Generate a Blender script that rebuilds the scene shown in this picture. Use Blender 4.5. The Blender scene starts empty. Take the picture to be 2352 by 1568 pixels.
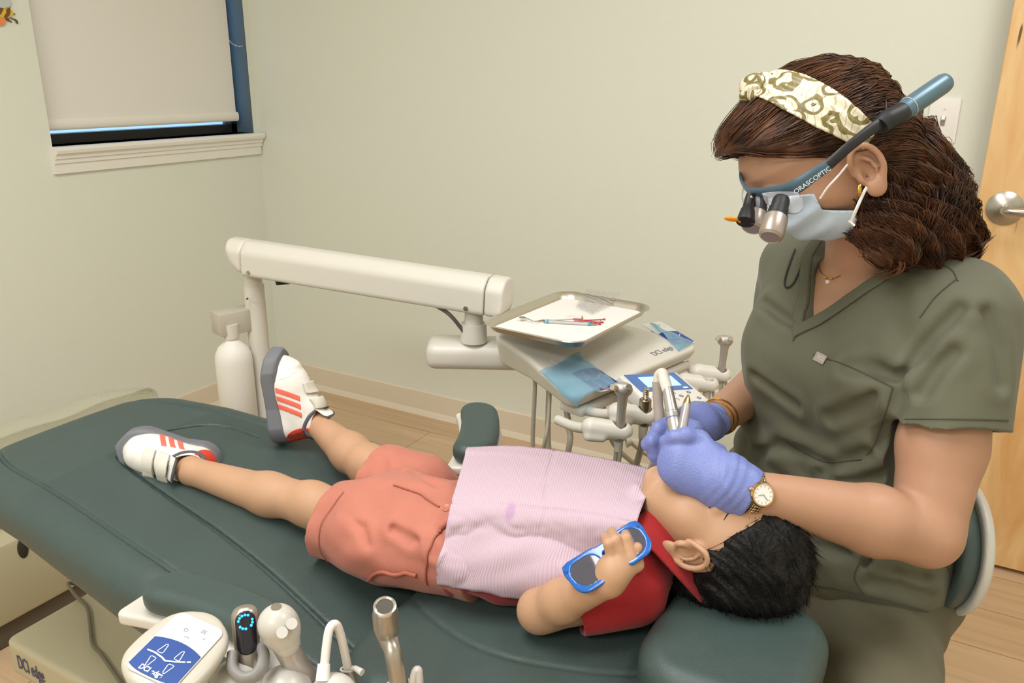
import bpy, bmesh, math, random
import numpy as np
from mathutils import Vector, Matrix
R = math.radians
scene = bpy.context.scene

# ------------------------------------------------------------------ camera, light, exposure
FPX, PITCH, ROLL, YAW = 1863.28, 0.31454971, 0.00811081, 0.51182973   # focal length in pixels of a 2352 px wide frame
EYE = np.array([0.0, 0.0, 1.30])
_fw = np.array([-math.sin(YAW)*math.cos(PITCH), math.cos(YAW)*math.cos(PITCH), -math.sin(PITCH)])
_rt = np.array([math.cos(YAW), math.sin(YAW), 0.0]); _up = np.cross(_rt, _fw)
_c, _s = math.cos(ROLL), math.sin(ROLL)
CR, CU = _c*_rt + _s*_up, -_s*_rt + _c*_up
cam_data = bpy.data.cameras.new('camera')
cam_data.sensor_width = 36.0
cam_data.lens = FPX*36.0/2352
cam_data.clip_start = 0.02
cam = bpy.data.objects.new('camera', cam_data)
scene.collection.objects.link(cam)
cam.matrix_world = Matrix(((CR[0], CU[0], -_fw[0], EYE[0]), (CR[1], CU[1], -_fw[1], EYE[1]), (CR[2], CU[2], -_fw[2], EYE[2]), (0, 0, 0, 1)))
scene.camera = cam
scene.view_settings.view_transform = 'Standard'
scene.view_settings.look = 'None'
scene.view_settings.gamma = 1.0
scene.view_settings.exposure = 0.0
scene.view_settings.use_curve_mapping = False

world = bpy.data.worlds.new('daylight'); scene.world = world; world.use_nodes = True
_bg = world.node_tree.nodes['Background']
_bg.inputs[0].default_value = (0.28, 0.50, 0.85, 1); _bg.inputs[1].default_value = 2.0    # blue daylight outside the window

def ceiling_lamp(name, x, y, sx, sy, watts, colour):
    l = bpy.data.lights.new(name, 'AREA'); l.shape = 'RECTANGLE'; l.size = sx; l.size_y = sy
    l.energy = watts; l.color = colour
    o = bpy.data.objects.new(name, l); scene.collection.objects.link(o); o.location = (x, y, 2.50)
    return o
WARM = (0.985, 0.99, 1.0)
LAMPS = [(-0.85, 0.35, 0.60, 1.20, 29), (-0.55, -1.35, 1.20, 0.60, 40), (0.50, 1.30, 0.60, 0.60, 15)]
for _i, (_x, _y, _sx, _sy, _w) in enumerate(LAMPS):
    ceiling_lamp('ceiling_lamp', _x, _y, _sx, _sy, _w, WARM)

# ------------------------------------------------------------------ helpers
def ray(px, py):
    """direction through a pixel of the photograph, scaled so that one unit is one metre along the optical axis"""
    return CR*((px-1176)/FPX) - CU*((py-784)/FPX) + _fw
def dep(px, py, d): return EYE + ray(px, py)*d
def atz(px, py, z): r = ray(px, py); return EYE + r*((z-EYE[2])/r[2])
def aty(px, py, y): r = ray(px, py); return EYE + r*(y/r[1])
def V3(*a): return np.array(a, float)
def nrm(v): v = np.asarray(v, float); return v/np.linalg.norm(v)

def lin(c):
    if isinstance(c, str):
        c = c.lstrip('#'); c = [int(c[i:i+2], 16)/255 for i in (0, 2, 4)]
    return tuple((x/12.92 if x <= 0.04045 else ((x+0.055)/1.055)**2.4) for x in c)

MATS = {}
def mat(name, col, rough=0.5, metal=0.0, bump=0.0, bscale=200.0, var=0.0, vscale=8.0, spec=0.5, emit=0.0, sss=0.0, sheen=0.0, coat=0.0, stretch=None, alpha=1.0):
    if name in MATS: return MATS[name]
    m = bpy.data.materials.new(name); m.use_nodes = True; nt = m.node_tree; N = nt.nodes; L = nt.links
    b = N['Principled BSDF']; c = lin(col) + (1,)
    b.inputs['Base Color'].default_value = c; b.inputs['Roughness'].default_value = rough; b.inputs['Metallic'].default_value = metal
    b.inputs['Specular IOR Level'].default_value = spec; b.inputs['Alpha'].default_value = alpha
    if sss: b.inputs['Subsurface Weight'].default_value = sss; b.inputs['Subsurface Radius'].default_value = (1, .4, .25); b.inputs['Subsurface Scale'].default_value = 0.008
    if sheen: b.inputs['Sheen Weight'].default_value = sheen; b.inputs['Sheen Roughness'].default_value = 0.4
    if coat: b.inputs['Coat Weight'].default_value = coat; b.inputs['Coat Roughness'].default_value = 0.15
    if emit: b.inputs['Emission Color'].default_value = c; b.inputs['Emission Strength'].default_value = emit
    if bump or var:
        tc = N.new('ShaderNodeTexCoord'); vec = tc.outputs['Object']
        if stretch:
            mp = N.new('ShaderNodeMapping'); mp.inputs['Scale'].default_value = stretch; L.new(vec, mp.inputs[0]); vec = mp.outputs[0]
        if bump:
            n = N.new('ShaderNodeTexNoise'); n.inputs['Scale'].default_value = bscale; n.inputs['Detail'].default_value = 3; L.new(vec, n.inputs['Vector'])
            bp = N.new('ShaderNodeBump'); bp.inputs['Strength'].default_value = bump; bp.inputs['Distance'].default_value = 0.002
            L.new(n.outputs[0], bp.inputs['Height']); L.new(bp.outputs[0], b.inputs['Normal'])
        if var:
            n2 = N.new('ShaderNodeTexNoise'); n2.inputs['Scale'].default_value = vscale; n2.inputs['Detail'].default_value = 4; L.new(vec, n2.inputs['Vector'])
            hs = N.new('ShaderNodeHueSaturation'); hs.inputs['Color'].default_value = c
            mr = N.new('ShaderNodeMapRange'); mr.inputs[1].default_value = 0.3; mr.inputs[2].default_value = 0.7; mr.inputs[3].default_value = 1-var; mr.inputs[4].default_value = 1+var
            L.new(n2.outputs[0], mr.inputs[0]); L.new(mr.outputs[0], hs.inputs['Value']); L.new(hs.outputs[0], b.inputs['Base Color'])
    MATS[name] = m
    return m

def glass_mat(name, col, rough=0.05, mix=0.25, tint=None):
    """clear film: mostly see-through, with a gloss"""
    if name in MATS: return MATS[name]
    m = bpy.data.materials.new(name); m.use_nodes = True; nt = m.node_tree; N = nt.nodes; L = nt.links
    N.remove(N['Principled BSDF']); out = N['Material Output']
    t = N.new('ShaderNodeBsdfTransparent'); t.inputs[0].default_value = lin(tint or '#ffffff') + (1,)
    g = N.new('ShaderNodeBsdfPrincipled'); g.inputs['Base Color'].default_value = lin(col) + (1,); g.inputs['Roughness'].default_value = rough
    fr = N.new('ShaderNodeLayerWeight'); fr.inputs[0].default_value = 0.25
    mr = N.new('ShaderNodeMapRange'); mr.inputs[3].default_value = mix; mr.inputs[4].default_value = min(1, mix+0.5); L.new(fr.outputs['Facing'], mr.inputs[0])
    mx = N.new('ShaderNodeMixShader'); L.new(mr.outputs[0], mx.inputs[0]); L.new(t.outputs[0], mx.inputs[1]); L.new(g.outputs[0], mx.inputs[2]); L.new(mx.outputs[0], out.inputs[0])
    MATS[name] = m
    return m

def empty(name, label, cat, loc=(0, 0, 0), group=None):
    o = bpy.data.objects.new(name, None); scene.collection.objects.link(o); o.location = Vector(loc)
    o.empty_display_size = 0.05
    return tag(o, label, cat, group)
def tag(o, label, cat, group=None):
    o['label'] = label; o['category'] = cat
    if group: o['group'] = group
    return o
def structure(o): o['kind'] = 'structure'; return o

def mesh_obj(name, verts, faces, m, parent=None, smooth=True, label=None, angle=None):
    """one mesh object; world coordinates in, parented without moving"""
    me = bpy.data.meshes.new(name)
    me.from_pydata([tuple(v) for v in verts], [], [tuple(f) for f in faces]) if not isinstance(faces, np.ndarray) else _fast(me, verts, faces)
    me.update(); return _link(name, me, m, parent, smooth, label, angle)
def _fast(me, v, f):
    v = np.ascontiguousarray(v, np.float32); f = np.ascontiguousarray(f, np.int32)
    me.vertices.add(len(v)); me.vertices.foreach_set('co', v.ravel())
    k = f.shape[1]; me.loops.add(len(f)*k); me.loops.foreach_set('vertex_index', f.ravel())
    me.polygons.add(len(f)); me.polygons.foreach_set('loop_start', np.arange(len(f), dtype=np.int32)*k)
    me.update(calc_edges=True); me.validate()
def _link(name, me, m, parent, smooth, label, angle=None):
    if smooth and len(me.polygons):
        me.polygons.foreach_set('use_smooth', np.ones(len(me.polygons), bool))
        if angle is not None:
            try: me.set_sharp_from_angle(angle=angle)
            except Exception: pass
    for x in (m if isinstance(m, (list, tuple)) else [m]): me.materials.append(x)
    o = bpy.data.objects.new(name, me); scene.collection.objects.link(o)
    if parent is not None:
        o.parent = parent
        w = Matrix.Translation(parent.location) if parent.parent is None else Matrix.Translation(parent.location + parent.parent.location)
        if parent.parent is not None and parent.get('_off') is None: pass
        o.matrix_parent_inverse = Matrix.Identity(4)
        off = Vector((0, 0, 0)); q = parent
        while q is not None: off += q.location; q = q.parent
        me.transform(Matrix.Translation(-off))
    if label: o['label'] = label
    return o
def bm_obj(name, bm, m, parent=None, smooth=True, label=None, angle=R(40)):
    bmesh.ops.recalc_face_normals(bm, faces=bm.faces)
    me = bpy.data.meshes.new(name); bm.to_mesh(me); bm.free()
    return _link(name, me, m, parent, smooth, label, angle)

def frame(o, x, y=None, z=None):
    """4x4 from an origin and axes (columns)"""
    x = nrm(x)
    if y is None: z = nrm(np.asarray(z) - x*np.dot(x, z)); y = np.cross(z, x)
    else: y = nrm(np.asarray(y) - x*np.dot(x, y)); z = np.cross(x, y)
    return Matrix(((x[0], y[0], z[0], o[0]), (x[1], y[1], z[1], o[1]), (x[2], y[2], z[2], o[2]), (0, 0, 0, 1)))
def MT(x, y, z, rz=0.0): return Matrix.Translation((x, y, z)) @ Matrix.Rotation(rz, 4, 'Z')

def add_box(bm, c, s, M=None, bev=0.0, seg=2):
    r = bmesh.ops.create_cube(bm, size=1.0); vs = r['verts']
    bmesh.ops.scale(bm, vec=Vector(s), verts=vs); bmesh.ops.translate(bm, vec=Vector(c), verts=vs)
    if bev:
        es = list({e for v in vs for e in v.link_edges}); rb = bmesh.ops.bevel(bm, geom=es, offset=bev, segments=seg, profile=0.5, affect='EDGES')
        vs = list(set(rb['verts']) | {v for v in vs if v.is_valid})
    if M is not None: bmesh.ops.transform(bm, matrix=M, verts=vs)
    return vs
def add_cyl(bm, a, b, ra, rb=None, seg=24, cap=True):
    a, b = np.asarray(a, float), np.asarray(b, float); d = b-a; L = np.linalg.norm(d); z = d/L
    t = V3(1, 0, 0) if abs(z[0]) < 0.9 else V3(0, 1, 0); x = nrm(np.cross(t, z)); y = np.cross(z, x)
    r = bmesh.ops.create_cone(bm, cap_ends=cap, segments=seg, radius1=ra, radius2=ra if rb is None else rb, depth=L)
    c = (a+b)/2; M = Matrix(((x[0], y[0], z[0], c[0]), (x[1], y[1], z[1], c[1]), (x[2], y[2], z[2], c[2]), (0, 0, 0, 1)))
    bmesh.ops.transform(bm, matrix=M, verts=r['verts']); return r['verts']
def add_ball(bm, c, r, s=(1, 1, 1), M=None, u=16, v=10):
    q = bmesh.ops.create_uvsphere(bm, u_segments=u, v_segments=v, radius=r)
    bmesh.ops.scale(bm, vec=Vector(s), verts=q['verts']); bmesh.ops.translate(bm, vec=Vector(c), verts=q['verts'])
    if M is not None: bmesh.ops.transform(bm, matrix=M, verts=q['verts'])
    return q['verts']
def add_lathe(bm, prof, M=None, seg=32, close=False):
    """prof: (radius, z) pairs turned about z"""
    rings = []
    for r, z in prof:
        if r < 1e-6: rings.append([bm.verts.new((0, 0, z))])
        else: rings.append([bm.verts.new((r*math.cos(2*math.pi*i/seg), r*math.sin(2*math.pi*i/seg), z)) for i in range(seg)])
    for p, q in zip(rings, rings[1:]):
        for i in range(seg):
            j = (i+1) % seg
            f = [p[i % len(p)], p[j % len(p)], q[j % len(q)], q[i % len(q)]]
            f = [v for k, v in enumerate(f) if v not in f[:k]]
            if len(f) > 2: bm.faces.new(f)
    vs = [v for r in rings for v in r]
    if M is not None: bmesh.ops.transform(bm, matrix=M, verts=vs)
    return vs
def smooth_path(pts, n=10):
    """Catmull-Rom through pts"""
    P = np.asarray(pts, float); P = np.vstack([2*P[0]-P[1], P, 2*P[-1]-P[-2]]); out = []
    for i in range(1, len(P)-2):
        for t in np.linspace(0, 1, n, endpoint=False):
            a, b, c, d = P[i-1], P[i], P[i+1], P[i+2]
            out.append(0.5*((2*b)+(-a+c)*t+(2*a-5*b+4*c-d)*t*t+(-a+3*b-3*c+d)*t**3))
    out.append(P[-2]); return np.array(out)
def add_tube(bm, pts, r, seg=10, cap=True, flat=None, up=None):
    """tube along points; r a number or one per point; flat=(w,h) makes an oval band"""
    P = np.asarray(pts, float); n = len(P); rr = np.full(n, r) if np.isscalar(r) else np.interp(np.linspace(0, 1, n), np.linspace(0, 1, len(r)), r)
    T = np.gradient(P, axis=0); T /= np.linalg.norm(T, axis=1)[:, None]+1e-12
    u = V3(0, 0, 1) if up is None else np.asarray(up, float)
    if abs(np.dot(T[0], u)) > 0.95: u = V3(1, 0, 0)
    rings = []
    for i in range(n):
        u = u - T[i]*np.dot(u, T[i]); u = nrm(u); w = np.cross(T[i], u)
        a, b = (1, 1) if flat is None else flat
        rings.append([bm.verts.new(tuple(P[i] + rr[i]*(a*math.cos(k*2*math.pi/seg)*w + b*math.sin(k*2*math.pi/seg)*u))) for k in range(seg)])
    for p, q in zip(rings, rings[1:]):
        for k in range(seg): bm.faces.new((p[k], p[(k+1) % seg], q[(k+1) % seg], q[k]))
    if cap: bm.faces.new(rings[0][::-1]); bm.faces.new(rings[-1])
def add_poly(bm, pts2, z0, z1, M=None, bev=0.0):
    """prism from a 2-D outline"""
    lo = [bm.verts.new((x, y, z0)) for x, y in pts2]; hi = [bm.verts.new((x, y, z1)) for x, y in pts2]; n = len(pts2)
    bm.faces.new(lo[::-1]); bm.faces.new(hi)
    for i in range(n): bm.faces.new((lo[i], lo[(i+1) % n], hi[(i+1) % n], hi[i]))
    vs = lo+hi
    if bev:
        es = [e for e in {e for v in hi for e in v.link_edges} if e.verts[0] in hi and e.verts[1] in hi]
        rb = bmesh.ops.bevel(bm, geom=es, offset=bev, segments=3, profile=0.5, affect='EDGES'); vs = [v for v in set(rb['verts']) | set(vs) if v.is_valid]
    if M is not None: bmesh.ops.transform(bm, matrix=M, verts=vs)
    return vs
def rrect(w, h, r, n=6):
    out = []
    for cx, cy, a in ((w/2-r, h/2-r, 0), (-w/2+r, h/2-r, 90), (-w/2+r, -h/2+r, 180), (w/2-r, -h/2+r, 270)):
        out += [(cx+r*math.cos(R(a+90*i/n)), cy+r*math.sin(R(a+90*i/n))) for i in range(n+1)]
    return out
def text_obj(name, s, size, M, m, parent, extrude=0.0003, sx=1.0, shear=0.0, bold=0.0):
    cu = bpy.data.curves.new(name, 'FONT'); cu.body = s; cu.size = size; cu.extrude = extrude; cu.align_x = 'CENTER'; cu.align_y = 'CENTER'; cu.shear = shear; cu.offset = bold
    o = bpy.data.objects.new(name, cu); scene.collection.objects.link(o)
    dg = bpy.context.evaluated_depsgraph_get(); me = bpy.data.meshes.new_from_object(o.evaluated_get(dg))
    bpy.data.objects.remove(o); me.transform(M @ Matrix.Diagonal((sx, 1, 1, 1)))
    return _link(name, me, m, parent, False, None)

# ------------------------------------------------------------------ signed distance modelling (smooth bodies, cloth, cushions)
def smin(a, b, k):
    h = np.clip(0.5+0.5*(b-a)/k, 0, 1); return b*(1-h)+a*h-k*h*(1-h)
def smax(a, b, k): return -smin(-a, -b, k)
def cap(P, a, b, ra, rb=None):
    a = np.asarray(a, float); d = np.asarray(b, float)-a; rb = ra if rb is None else rb
    t = np.clip((P-a)@d/(d@d), 0, 1); return np.linalg.norm(P-a-t[:, None]*d, axis=1)-(ra+(rb-ra)*t)
def capflat(P, a, b, ra, rb, n, s):
    """capsule squashed by the factor s along direction n"""
    a = np.asarray(a, float); d = np.asarray(b, float)-a; n = nrm(n)
    t = np.clip((P-a)@d/(d@d), 0, 1); q = P-a-t[:, None]*d; h = q@n; q = q + (h*(1/s-1))[:, None]*n
    return (np.linalg.norm(q, axis=1)-(ra+(rb-ra)*t))*min(1, s*1.15)
def chain(P, pts, rad, k=None):
    d = None
    for i in range(len(pts)-1):
        e = cap(P, pts[i], pts[i+1], rad[i], rad[i+1]); d = e if d is None else (np.minimum(d, e) if k is None else smin(d, e, k))
    return d
def ell(P, c, r, A=None):
    q = P-np.asarray(c, float); q = q if A is None else q@np.asarray(A, float).T; r = np.asarray(r, float)
    k0 = np.linalg.norm(q/r, axis=1); k1 = np.linalg.norm(q/(r*r), axis=1)+1e-9; return k0*(k0-1)/k1
def rbox(P, c, h, r, A=None):
    q = P-np.asarray(c, float); q = q if A is None else q@np.asarray(A, float).T
    q = np.abs(q)-np.asarray(h, float)+r; return np.linalg.norm(np.maximum(q, 0), axis=1)+np.minimum(q.max(axis=1), 0)-r
def wav(P, seed, f, n=4):
    """smooth wandering value about -1..1"""
    g = np.random.default_rng(seed); s = 0
    for _ in range(n):
        d = g.normal(size=3); d /= np.linalg.norm(d); s = s+np.sin(P@d*f*g.uniform(0.6, 1.5)+g.uniform(0, 6.28))
    return s/n**0.5*0.8

def sdf_arrays(fn, lo, hi, h, fix=1):
    lo, hi = np.asarray(lo, float), np.asarray(hi, float); B = 8
    nb = np.maximum(1, np.ceil((hi-lo)/(h*B)).astype(int)); n = nb*B
    c = np.stack(np.meshgrid(*[np.arange(k) for k in nb], indexing='ij'), -1).reshape(-1, 3)
    ctr = lo+(c*B+(B-1)/2)*h; dv = fn(ctr); keep = np.abs(dv) < B*h*0.87*1.7+2*h
    D = np.where(dv < 0, -1e3, 1e3).reshape(nb); D = np.repeat(np.repeat(np.repeat(D, B, 0), B, 1), B, 2)
    D6 = D.reshape(nb[0], B, nb[1], B, nb[2], B)
    off = np.stack(np.meshgrid(*[np.arange(B)]*3, indexing='ij'), -1).reshape(-1, 3); kc = c[keep]
    for s in range(0, len(kc), 800):
        k = kc[s:s+800]; P = lo+(k[:, None, :]*B+off[None])*h; v = fn(P.reshape(-1, 3)).reshape(len(k), B, B, B)
        D6[k[:, 0], :, k[:, 1], :, k[:, 2], :] = v
    S = D < 0
    a = S[:-1, :-1, :-1]; same = np.ones_like(a)
    for i, j, k in ((1, 0, 0), (0, 1, 0), (0, 0, 1), (1, 1, 0), (1, 0, 1), (0, 1, 1), (1, 1, 1)):
        same &= S[i:n[0]-1+i, j:n[1]-1+j, k:n[2]-1+k] == a
    idx = np.argwhere(~same); vid = np.full(same.shape, -1, np.int64); vid[tuple(idx.T)] = np.arange(len(idx))
    pos = np.zeros((len(idx), 3)); cnt = np.zeros(len(idx))
    cs = np.array([(i, j, k) for i in (0, 1) for j in (0, 1) for k in (0, 1)])
    val = [D[tuple((idx+o).T)] for o in cs]
    for p in range(8):
        for q in range(p+1, 8):
            if np.abs(cs[p]-cs[q]).sum() != 1: continue
            x, y = val[p], val[q]; m = (x < 0) != (y < 0); t = np.where(m, x/np.where(m, x-y, 1), 0)
            t = np.clip(t, 0, 1); pos += np.where(m[:, None], cs[p]+t[:, None]*(cs[q]-cs[p]), 0); cnt += m
    V = lo+(idx+pos/np.maximum(cnt, 1)[:, None])*h; F = []
    for ax in range(3):
        u, w = [(1, 2), (2, 0), (0, 1)][ax]
        sl0 = [slice(None)]*3; sl1 = [slice(None)]*3; sl0[ax] = slice(0, -1); sl1[ax] = slice(1, None)
        s0, s1 = S[tuple(sl0)], S[tuple(sl1)]; e = np.argwhere(s0 != s1)
        e = e[(e[:, u] > 0) & (e[:, w] > 0) & (e[:, u] < n[u]-1) & (e[:, w] < n[w]-1)]
        if not len(e): continue
        fl = s0[tuple(e.T)]; du = np.zeros(3, int); dw = np.zeros(3, int); du[u] = 1; dw[w] = 1
        q = np.stack([vid[tuple((e-du-dw).T)], vid[tuple((e-dw).T)], vid[tuple(e.T)], vid[tuple((e-du).T)]], 1)
        q[~fl] = q[~fl][:, ::-1]; F.append(q)
    F = np.concatenate(F) if F else np.zeros((0, 4), int); F = F[(F >= 0).all(1)]
    for _ in range(fix):
        d = fn(V); e = h*0.5; G = np.stack([fn(V+e*np.eye(3)[i])-d for i in range(3)], 1)/e
        g2 = np.maximum((G*G).sum(1), 0.15); V = V-np.clip(d/g2, -h*0.6, h*0.6)[:, None]*G
    return V, F
def sdf_obj(name, fn, lo, hi, h, m, parent=None, label=None, fix=1, M=None):
    """M: the function is in a local frame, M carries it to the world"""
    V, F = sdf_arrays(fn, lo, hi, h, fix)
    if M is not None:
        A = np.array(M); V = V@A[:3, :3].T+A[:3, 3]
    o = mesh_obj(name, V, F, m, parent, True, label)
    return o
# ------------------------------------------------------------------ the room
YB, XL, ZC = 2.471, -2.585, 2.55
XR, YF = 1.35, -2.0
def wall_mat():
    m = mat('wall_paint', '#e3e5d8', 0.55, bump=0.12, bscale=260, spec=0.35)
    return m
def plank_mat():
    m = bpy.data.materials.new('wood_planks'); m.use_nodes = True; nt = m.node_tree; N = nt.nodes; L = nt.links; b = N['Principled BSDF']
    b.inputs['Roughness'].default_value = 0.45
    tc = N.new('ShaderNodeTexCoord'); br = N.new('ShaderNodeTexBrick'); L.new(tc.outputs['Object'], br.inputs['Vector'])
    br.inputs['Scale'].default_value = 1.0; br.inputs['Brick Width'].default_value = 1.22; br.inputs['Row Height'].default_value = 0.18
    br.inputs['Mortar Size'].default_value = 0.0012; br.offset = 0.37; br.inputs['Color1'].default_value = lin('#c9ab88') + (1,); br.inputs['Color2'].default_value = lin('#d5b896') + (1,); br.inputs['Mortar'].default_value = lin('#8a6c4a') + (1,)
    mp = N.new('ShaderNodeMapping'); mp.inputs['Scale'].default_value = (1.6, 34, 1); L.new(tc.outputs['Object'], mp.inputs[0])
    n = N.new('ShaderNodeTexNoise'); n.inputs['Scale'].default_value = 1.0; n.inputs['Detail'].default_value = 6; n.inputs['Distortion'].default_value = 1.2; L.new(mp.outputs[0], n.inputs['Vector'])
    cr = N.new('ShaderNodeValToRGB'); cr.color_ramp.elements[0].position = 0.32; cr.color_ramp.elements[0].color = (0.86, 0.84, 0.81, 1); cr.color_ramp.elements[1].position = 0.72; cr.color_ramp.elements[1].color = (1.10, 1.10, 1.10, 1); L.new(n.outputs[0], cr.inputs[0])
    mx = N.new('ShaderNodeMix'); mx.data_type = 'RGBA'; mx.blend_type = 'MULTIPLY'; mx.inputs[0].default_value = 0.8; L.new(br.outputs[0], mx.inputs[6]); L.new(cr.outputs[0], mx.inputs[7]); L.new(mx.outputs[2], b.inputs['Base Color'])
    return m
WALL = wall_mat(); WHITE = mat('white_trim_paint', '#efece4', 0.35)
def slab(name, lo, hi, m, kind=True):
    bm = bmesh.new(); lo, hi = V3(*lo), V3(*hi); add_box(bm, (lo+hi)/2, hi-lo); o = bm_obj(name, bm, m, None, False)
    return structure(o) if kind else o
slab('floor', (XL-0.2, YF-0.1, -0.08), (XR+0.1, YB+0.1, 0.0), plank_mat())
slab('ceiling', (XL-0.2, YF-0.1, ZC), (XR+0.1, YB+0.1, ZC+0.08), mat('ceiling_paint', '#eceae2', 0.8))
slab('wall_back', (XL-0.2, YB, 0), (XR+0.1, YB+0.1, ZC), WALL)
slab('wall_right', (XR, YF-0.1, 0), (XR+0.1, YB, ZC), WALL)
slab('wall_front', (XL-0.2, YF-0.1, 0), (XR, YF, ZC), WALL)
# left wall with the window hole
WY0, WY1, WZ0, WZ1 = 1.592, 2.445, 1.078, 2.30
bm = bmesh.new()
for y0, y1, z0, z1 in ((YF, WY0, 0, ZC), (WY1, YB, 0, ZC), (WY0, WY1, 0, WZ0), (WY0, WY1, WZ1, ZC)):
    add_box(bm, (XL-0.08, (y0+y1)/2, (z0+z1)/2), (0.16, y1-y0, z1-z0))
structure(bm_obj('wall_left', bm, WALL, None, False))
# window: dark frame with a pane deep in the hole
w = bpy.data.objects.new('window_1', None); scene.collection.objects.link(w); w.location = (XL-0.12, (WY0+WY1)/2, WZ0); structure(w)
DARK = mat('dark_bronze_frame', '#2b2723', 0.4, 0.3)
bm = bmesh.new(); t = 0.032
add_box(bm, (XL-0.115, (WY0+WY1)/2, WZ0+t/2), (0.05, WY1-WY0, t)); add_box(bm, (XL-0.115, (WY0+WY1)/2, WZ1-t/2), (0.05, WY1-WY0, t))
add_box(bm, (XL-0.115, WY0+t/2, (WZ0+WZ1)/2), (0.05, t, WZ1-WZ0)); add_box(bm, (XL-0.115, WY1-t/2, (WZ0+WZ1)/2), (0.05, t, WZ1-WZ0))
bm_obj('window_frame', bm, DARK, w, False)
# painted return of the hole beside the blind
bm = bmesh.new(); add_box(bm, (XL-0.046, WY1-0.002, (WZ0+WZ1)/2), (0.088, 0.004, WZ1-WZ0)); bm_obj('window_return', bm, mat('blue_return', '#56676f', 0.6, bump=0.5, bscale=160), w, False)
bm = bmesh.new(); add_box(bm, (XL-0.125, (WY0+WY1)/2, (WZ0+WZ1)/2), (0.006, WY1-WY0-0.06, WZ1-WZ0-0.06)); bm_obj('pane', bm, glass_mat('window_glass', '#ffffff', 0.02, 0.06), w, False)
# sill: a moulded apron below the hole
bm = bmesh.new(); prof = [(0, 0), (0, -0.085), (0.012, -0.085), (0.014, -0.055), (0.020, -0.052), (0.021, -0.040), (0.027, -0.037), (0.029, -0.026), (0.040, -0.020), (0.043, -0.010), (0.040, 0.0), (-0.09, 0.0), (-0.09, -0.01), (0, -0.01)]
y0, y1 = WY0-0.012, WY1+0.020
A = [bm.verts.new((XL+x, y0, WZ0+z)) for x, z in prof]; Bv = [bm.verts.new((XL+x, y1, WZ0+z)) for x, z in prof]
for i in range(len(prof)): j = (i+1) % len(prof); bm.faces.new((A[i], A[j], Bv[j], Bv[i]))
bm.faces.new(A); bm.faces.new(Bv[::-1])
structure(bm_obj('trim_1', bm, WHITE, None, True, angle=R(25)))
# baseboards
BASE = mat('baseboard_vinyl', '#e2d6c0', 0.5)
def baseboard(name, a, b, nx, ny):
    bm = bmesh.new(); p = [(0.0, 0.0), (0.016, 0.0), (0.011, 0.014), (0.006, 0.022), (0.006, 0.098), (0.003, 0.1029), (0.0, 0.1029)]
    A = [bm.verts.new((a[0]+nx*d, a[1]+ny*d, z)) for d, z in p]; B_ = [bm.verts.new((b[0]+nx*d, b[1]+ny*d, z)) for d, z in p]
    for i in range(len(p)-1): bm.faces.new((A[i], A[i+1], B_[i+1], B_[i]))
    bm.faces.new(A); bm.faces.new(B_[::-1]); structure(bm_obj(name, bm, BASE, None, True, angle=R(25)))
baseboard('baseboard_back', (XL, YB), (XR, YB), 0, -1)
baseboard('baseboard_left', (XL, YF), (XL, YB), 1, 0)
baseboard('baseboard_right', (XR, YB), (XR, YF), -1, 0)
# roller blind in the hole
rb = empty('roller_blind', 'cream roller blind pulled down over the window', 'blind', (XL-0.03, (WY0+WY1)/2, 2.27))
BL = mat('blind_fabric', '#ece8e0', 0.75, bump=0.1, bscale=500)
by0, by1, bz = WY0+0.004, WY1-0.040, 1.155
bm = bmesh.new(); add_box(bm, (XL-0.050, (by0+by1)/2, (bz+2.26)/2), (0.0016, by1-by0, 2.26-bz)); bm_obj('fabric', bm, BL, rb, False)
bm = bmesh.new(); add_tube(bm, [(XL-0.048, y, bz-0.013) for y in np.linspace(by0, by1+0.006, 8)], 0.018, 14, True, (0.42, 1.0)); bm_obj('hem_bar', bm, mat('blind_hem', '#efe9dd', 0.6), rb)
bm = bmesh.new(); add_cyl(bm, (XL-0.045, by0, 2.255), (XL-0.045, by1+0.03, 2.255), 0.022); bm_obj('roller_tube', bm, WHITE, rb)
bm = bmesh.new()
ch = smooth_path([(XL-0.028, by1-0.035, 2.25), (XL-0.028, by1-0.037, 1.6), (XL-0.028, by1-0.035, 1.47), (XL-0.025, by1-0.015, 1.422), (XL-0.018, by1+0.022, 1.408), (XL-0.012, by1+0.055, 1.424), (XL-0.012, by1+0.060, 1.48), (XL-0.02, by1+0.030, 2.25)], 12)
seg = np.linalg.norm(np.diff(ch, axis=0), axis=1); cum = np.r_[0, np.cumsum(seg)]
for s in np.arange(0, cum[-1], 0.0062):
    p = V3(*[np.interp(s, cum, ch[:, i]) for i in range(3)]); add_ball(bm, p, 0.0021, u=6, v=4)
bm_obj('bead_chain', bm, mat('chain_plastic', '#ece8de', 0.4), rb)
# light switch on the back wall
sw = empty('light_switch', 'white toggle light switch plate on the wall beside the door', 'light switch', (-0.10, YB, 1.2))
SWM = mat('switch_plastic', '#f3efea', 0.3)
Msw = Matrix(((1, 0, 0, -0.0985), (0, 0, -1, YB), (0, 1, 0, 1.2005), (0, 0, 0, 1)))
bm = bmesh.new(); add_poly(bm, rrect(0.070, 0.1145, 0.004), 0, 0.006, Msw, 0.003); bm_obj('plate', bm, SWM, sw, True, angle=R(30))
bm = bmesh.new(); add_box(bm, (0, 0, 0.0065), (0.0105, 0.0245, 0.002), Msw); bm_obj('toggle_slot', bm, mat('slot_shadow_grey', '#8d8880', 0.6), sw, False)
bm = bmesh.new(); add_box(bm, (0, 0.003, 0.011), (0.0085, 0.011, 0.013), Msw @ Matrix.Rotation(R(-22), 4, 'X'), 0.001); bm_obj('toggle', bm, SWM, sw)
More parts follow.
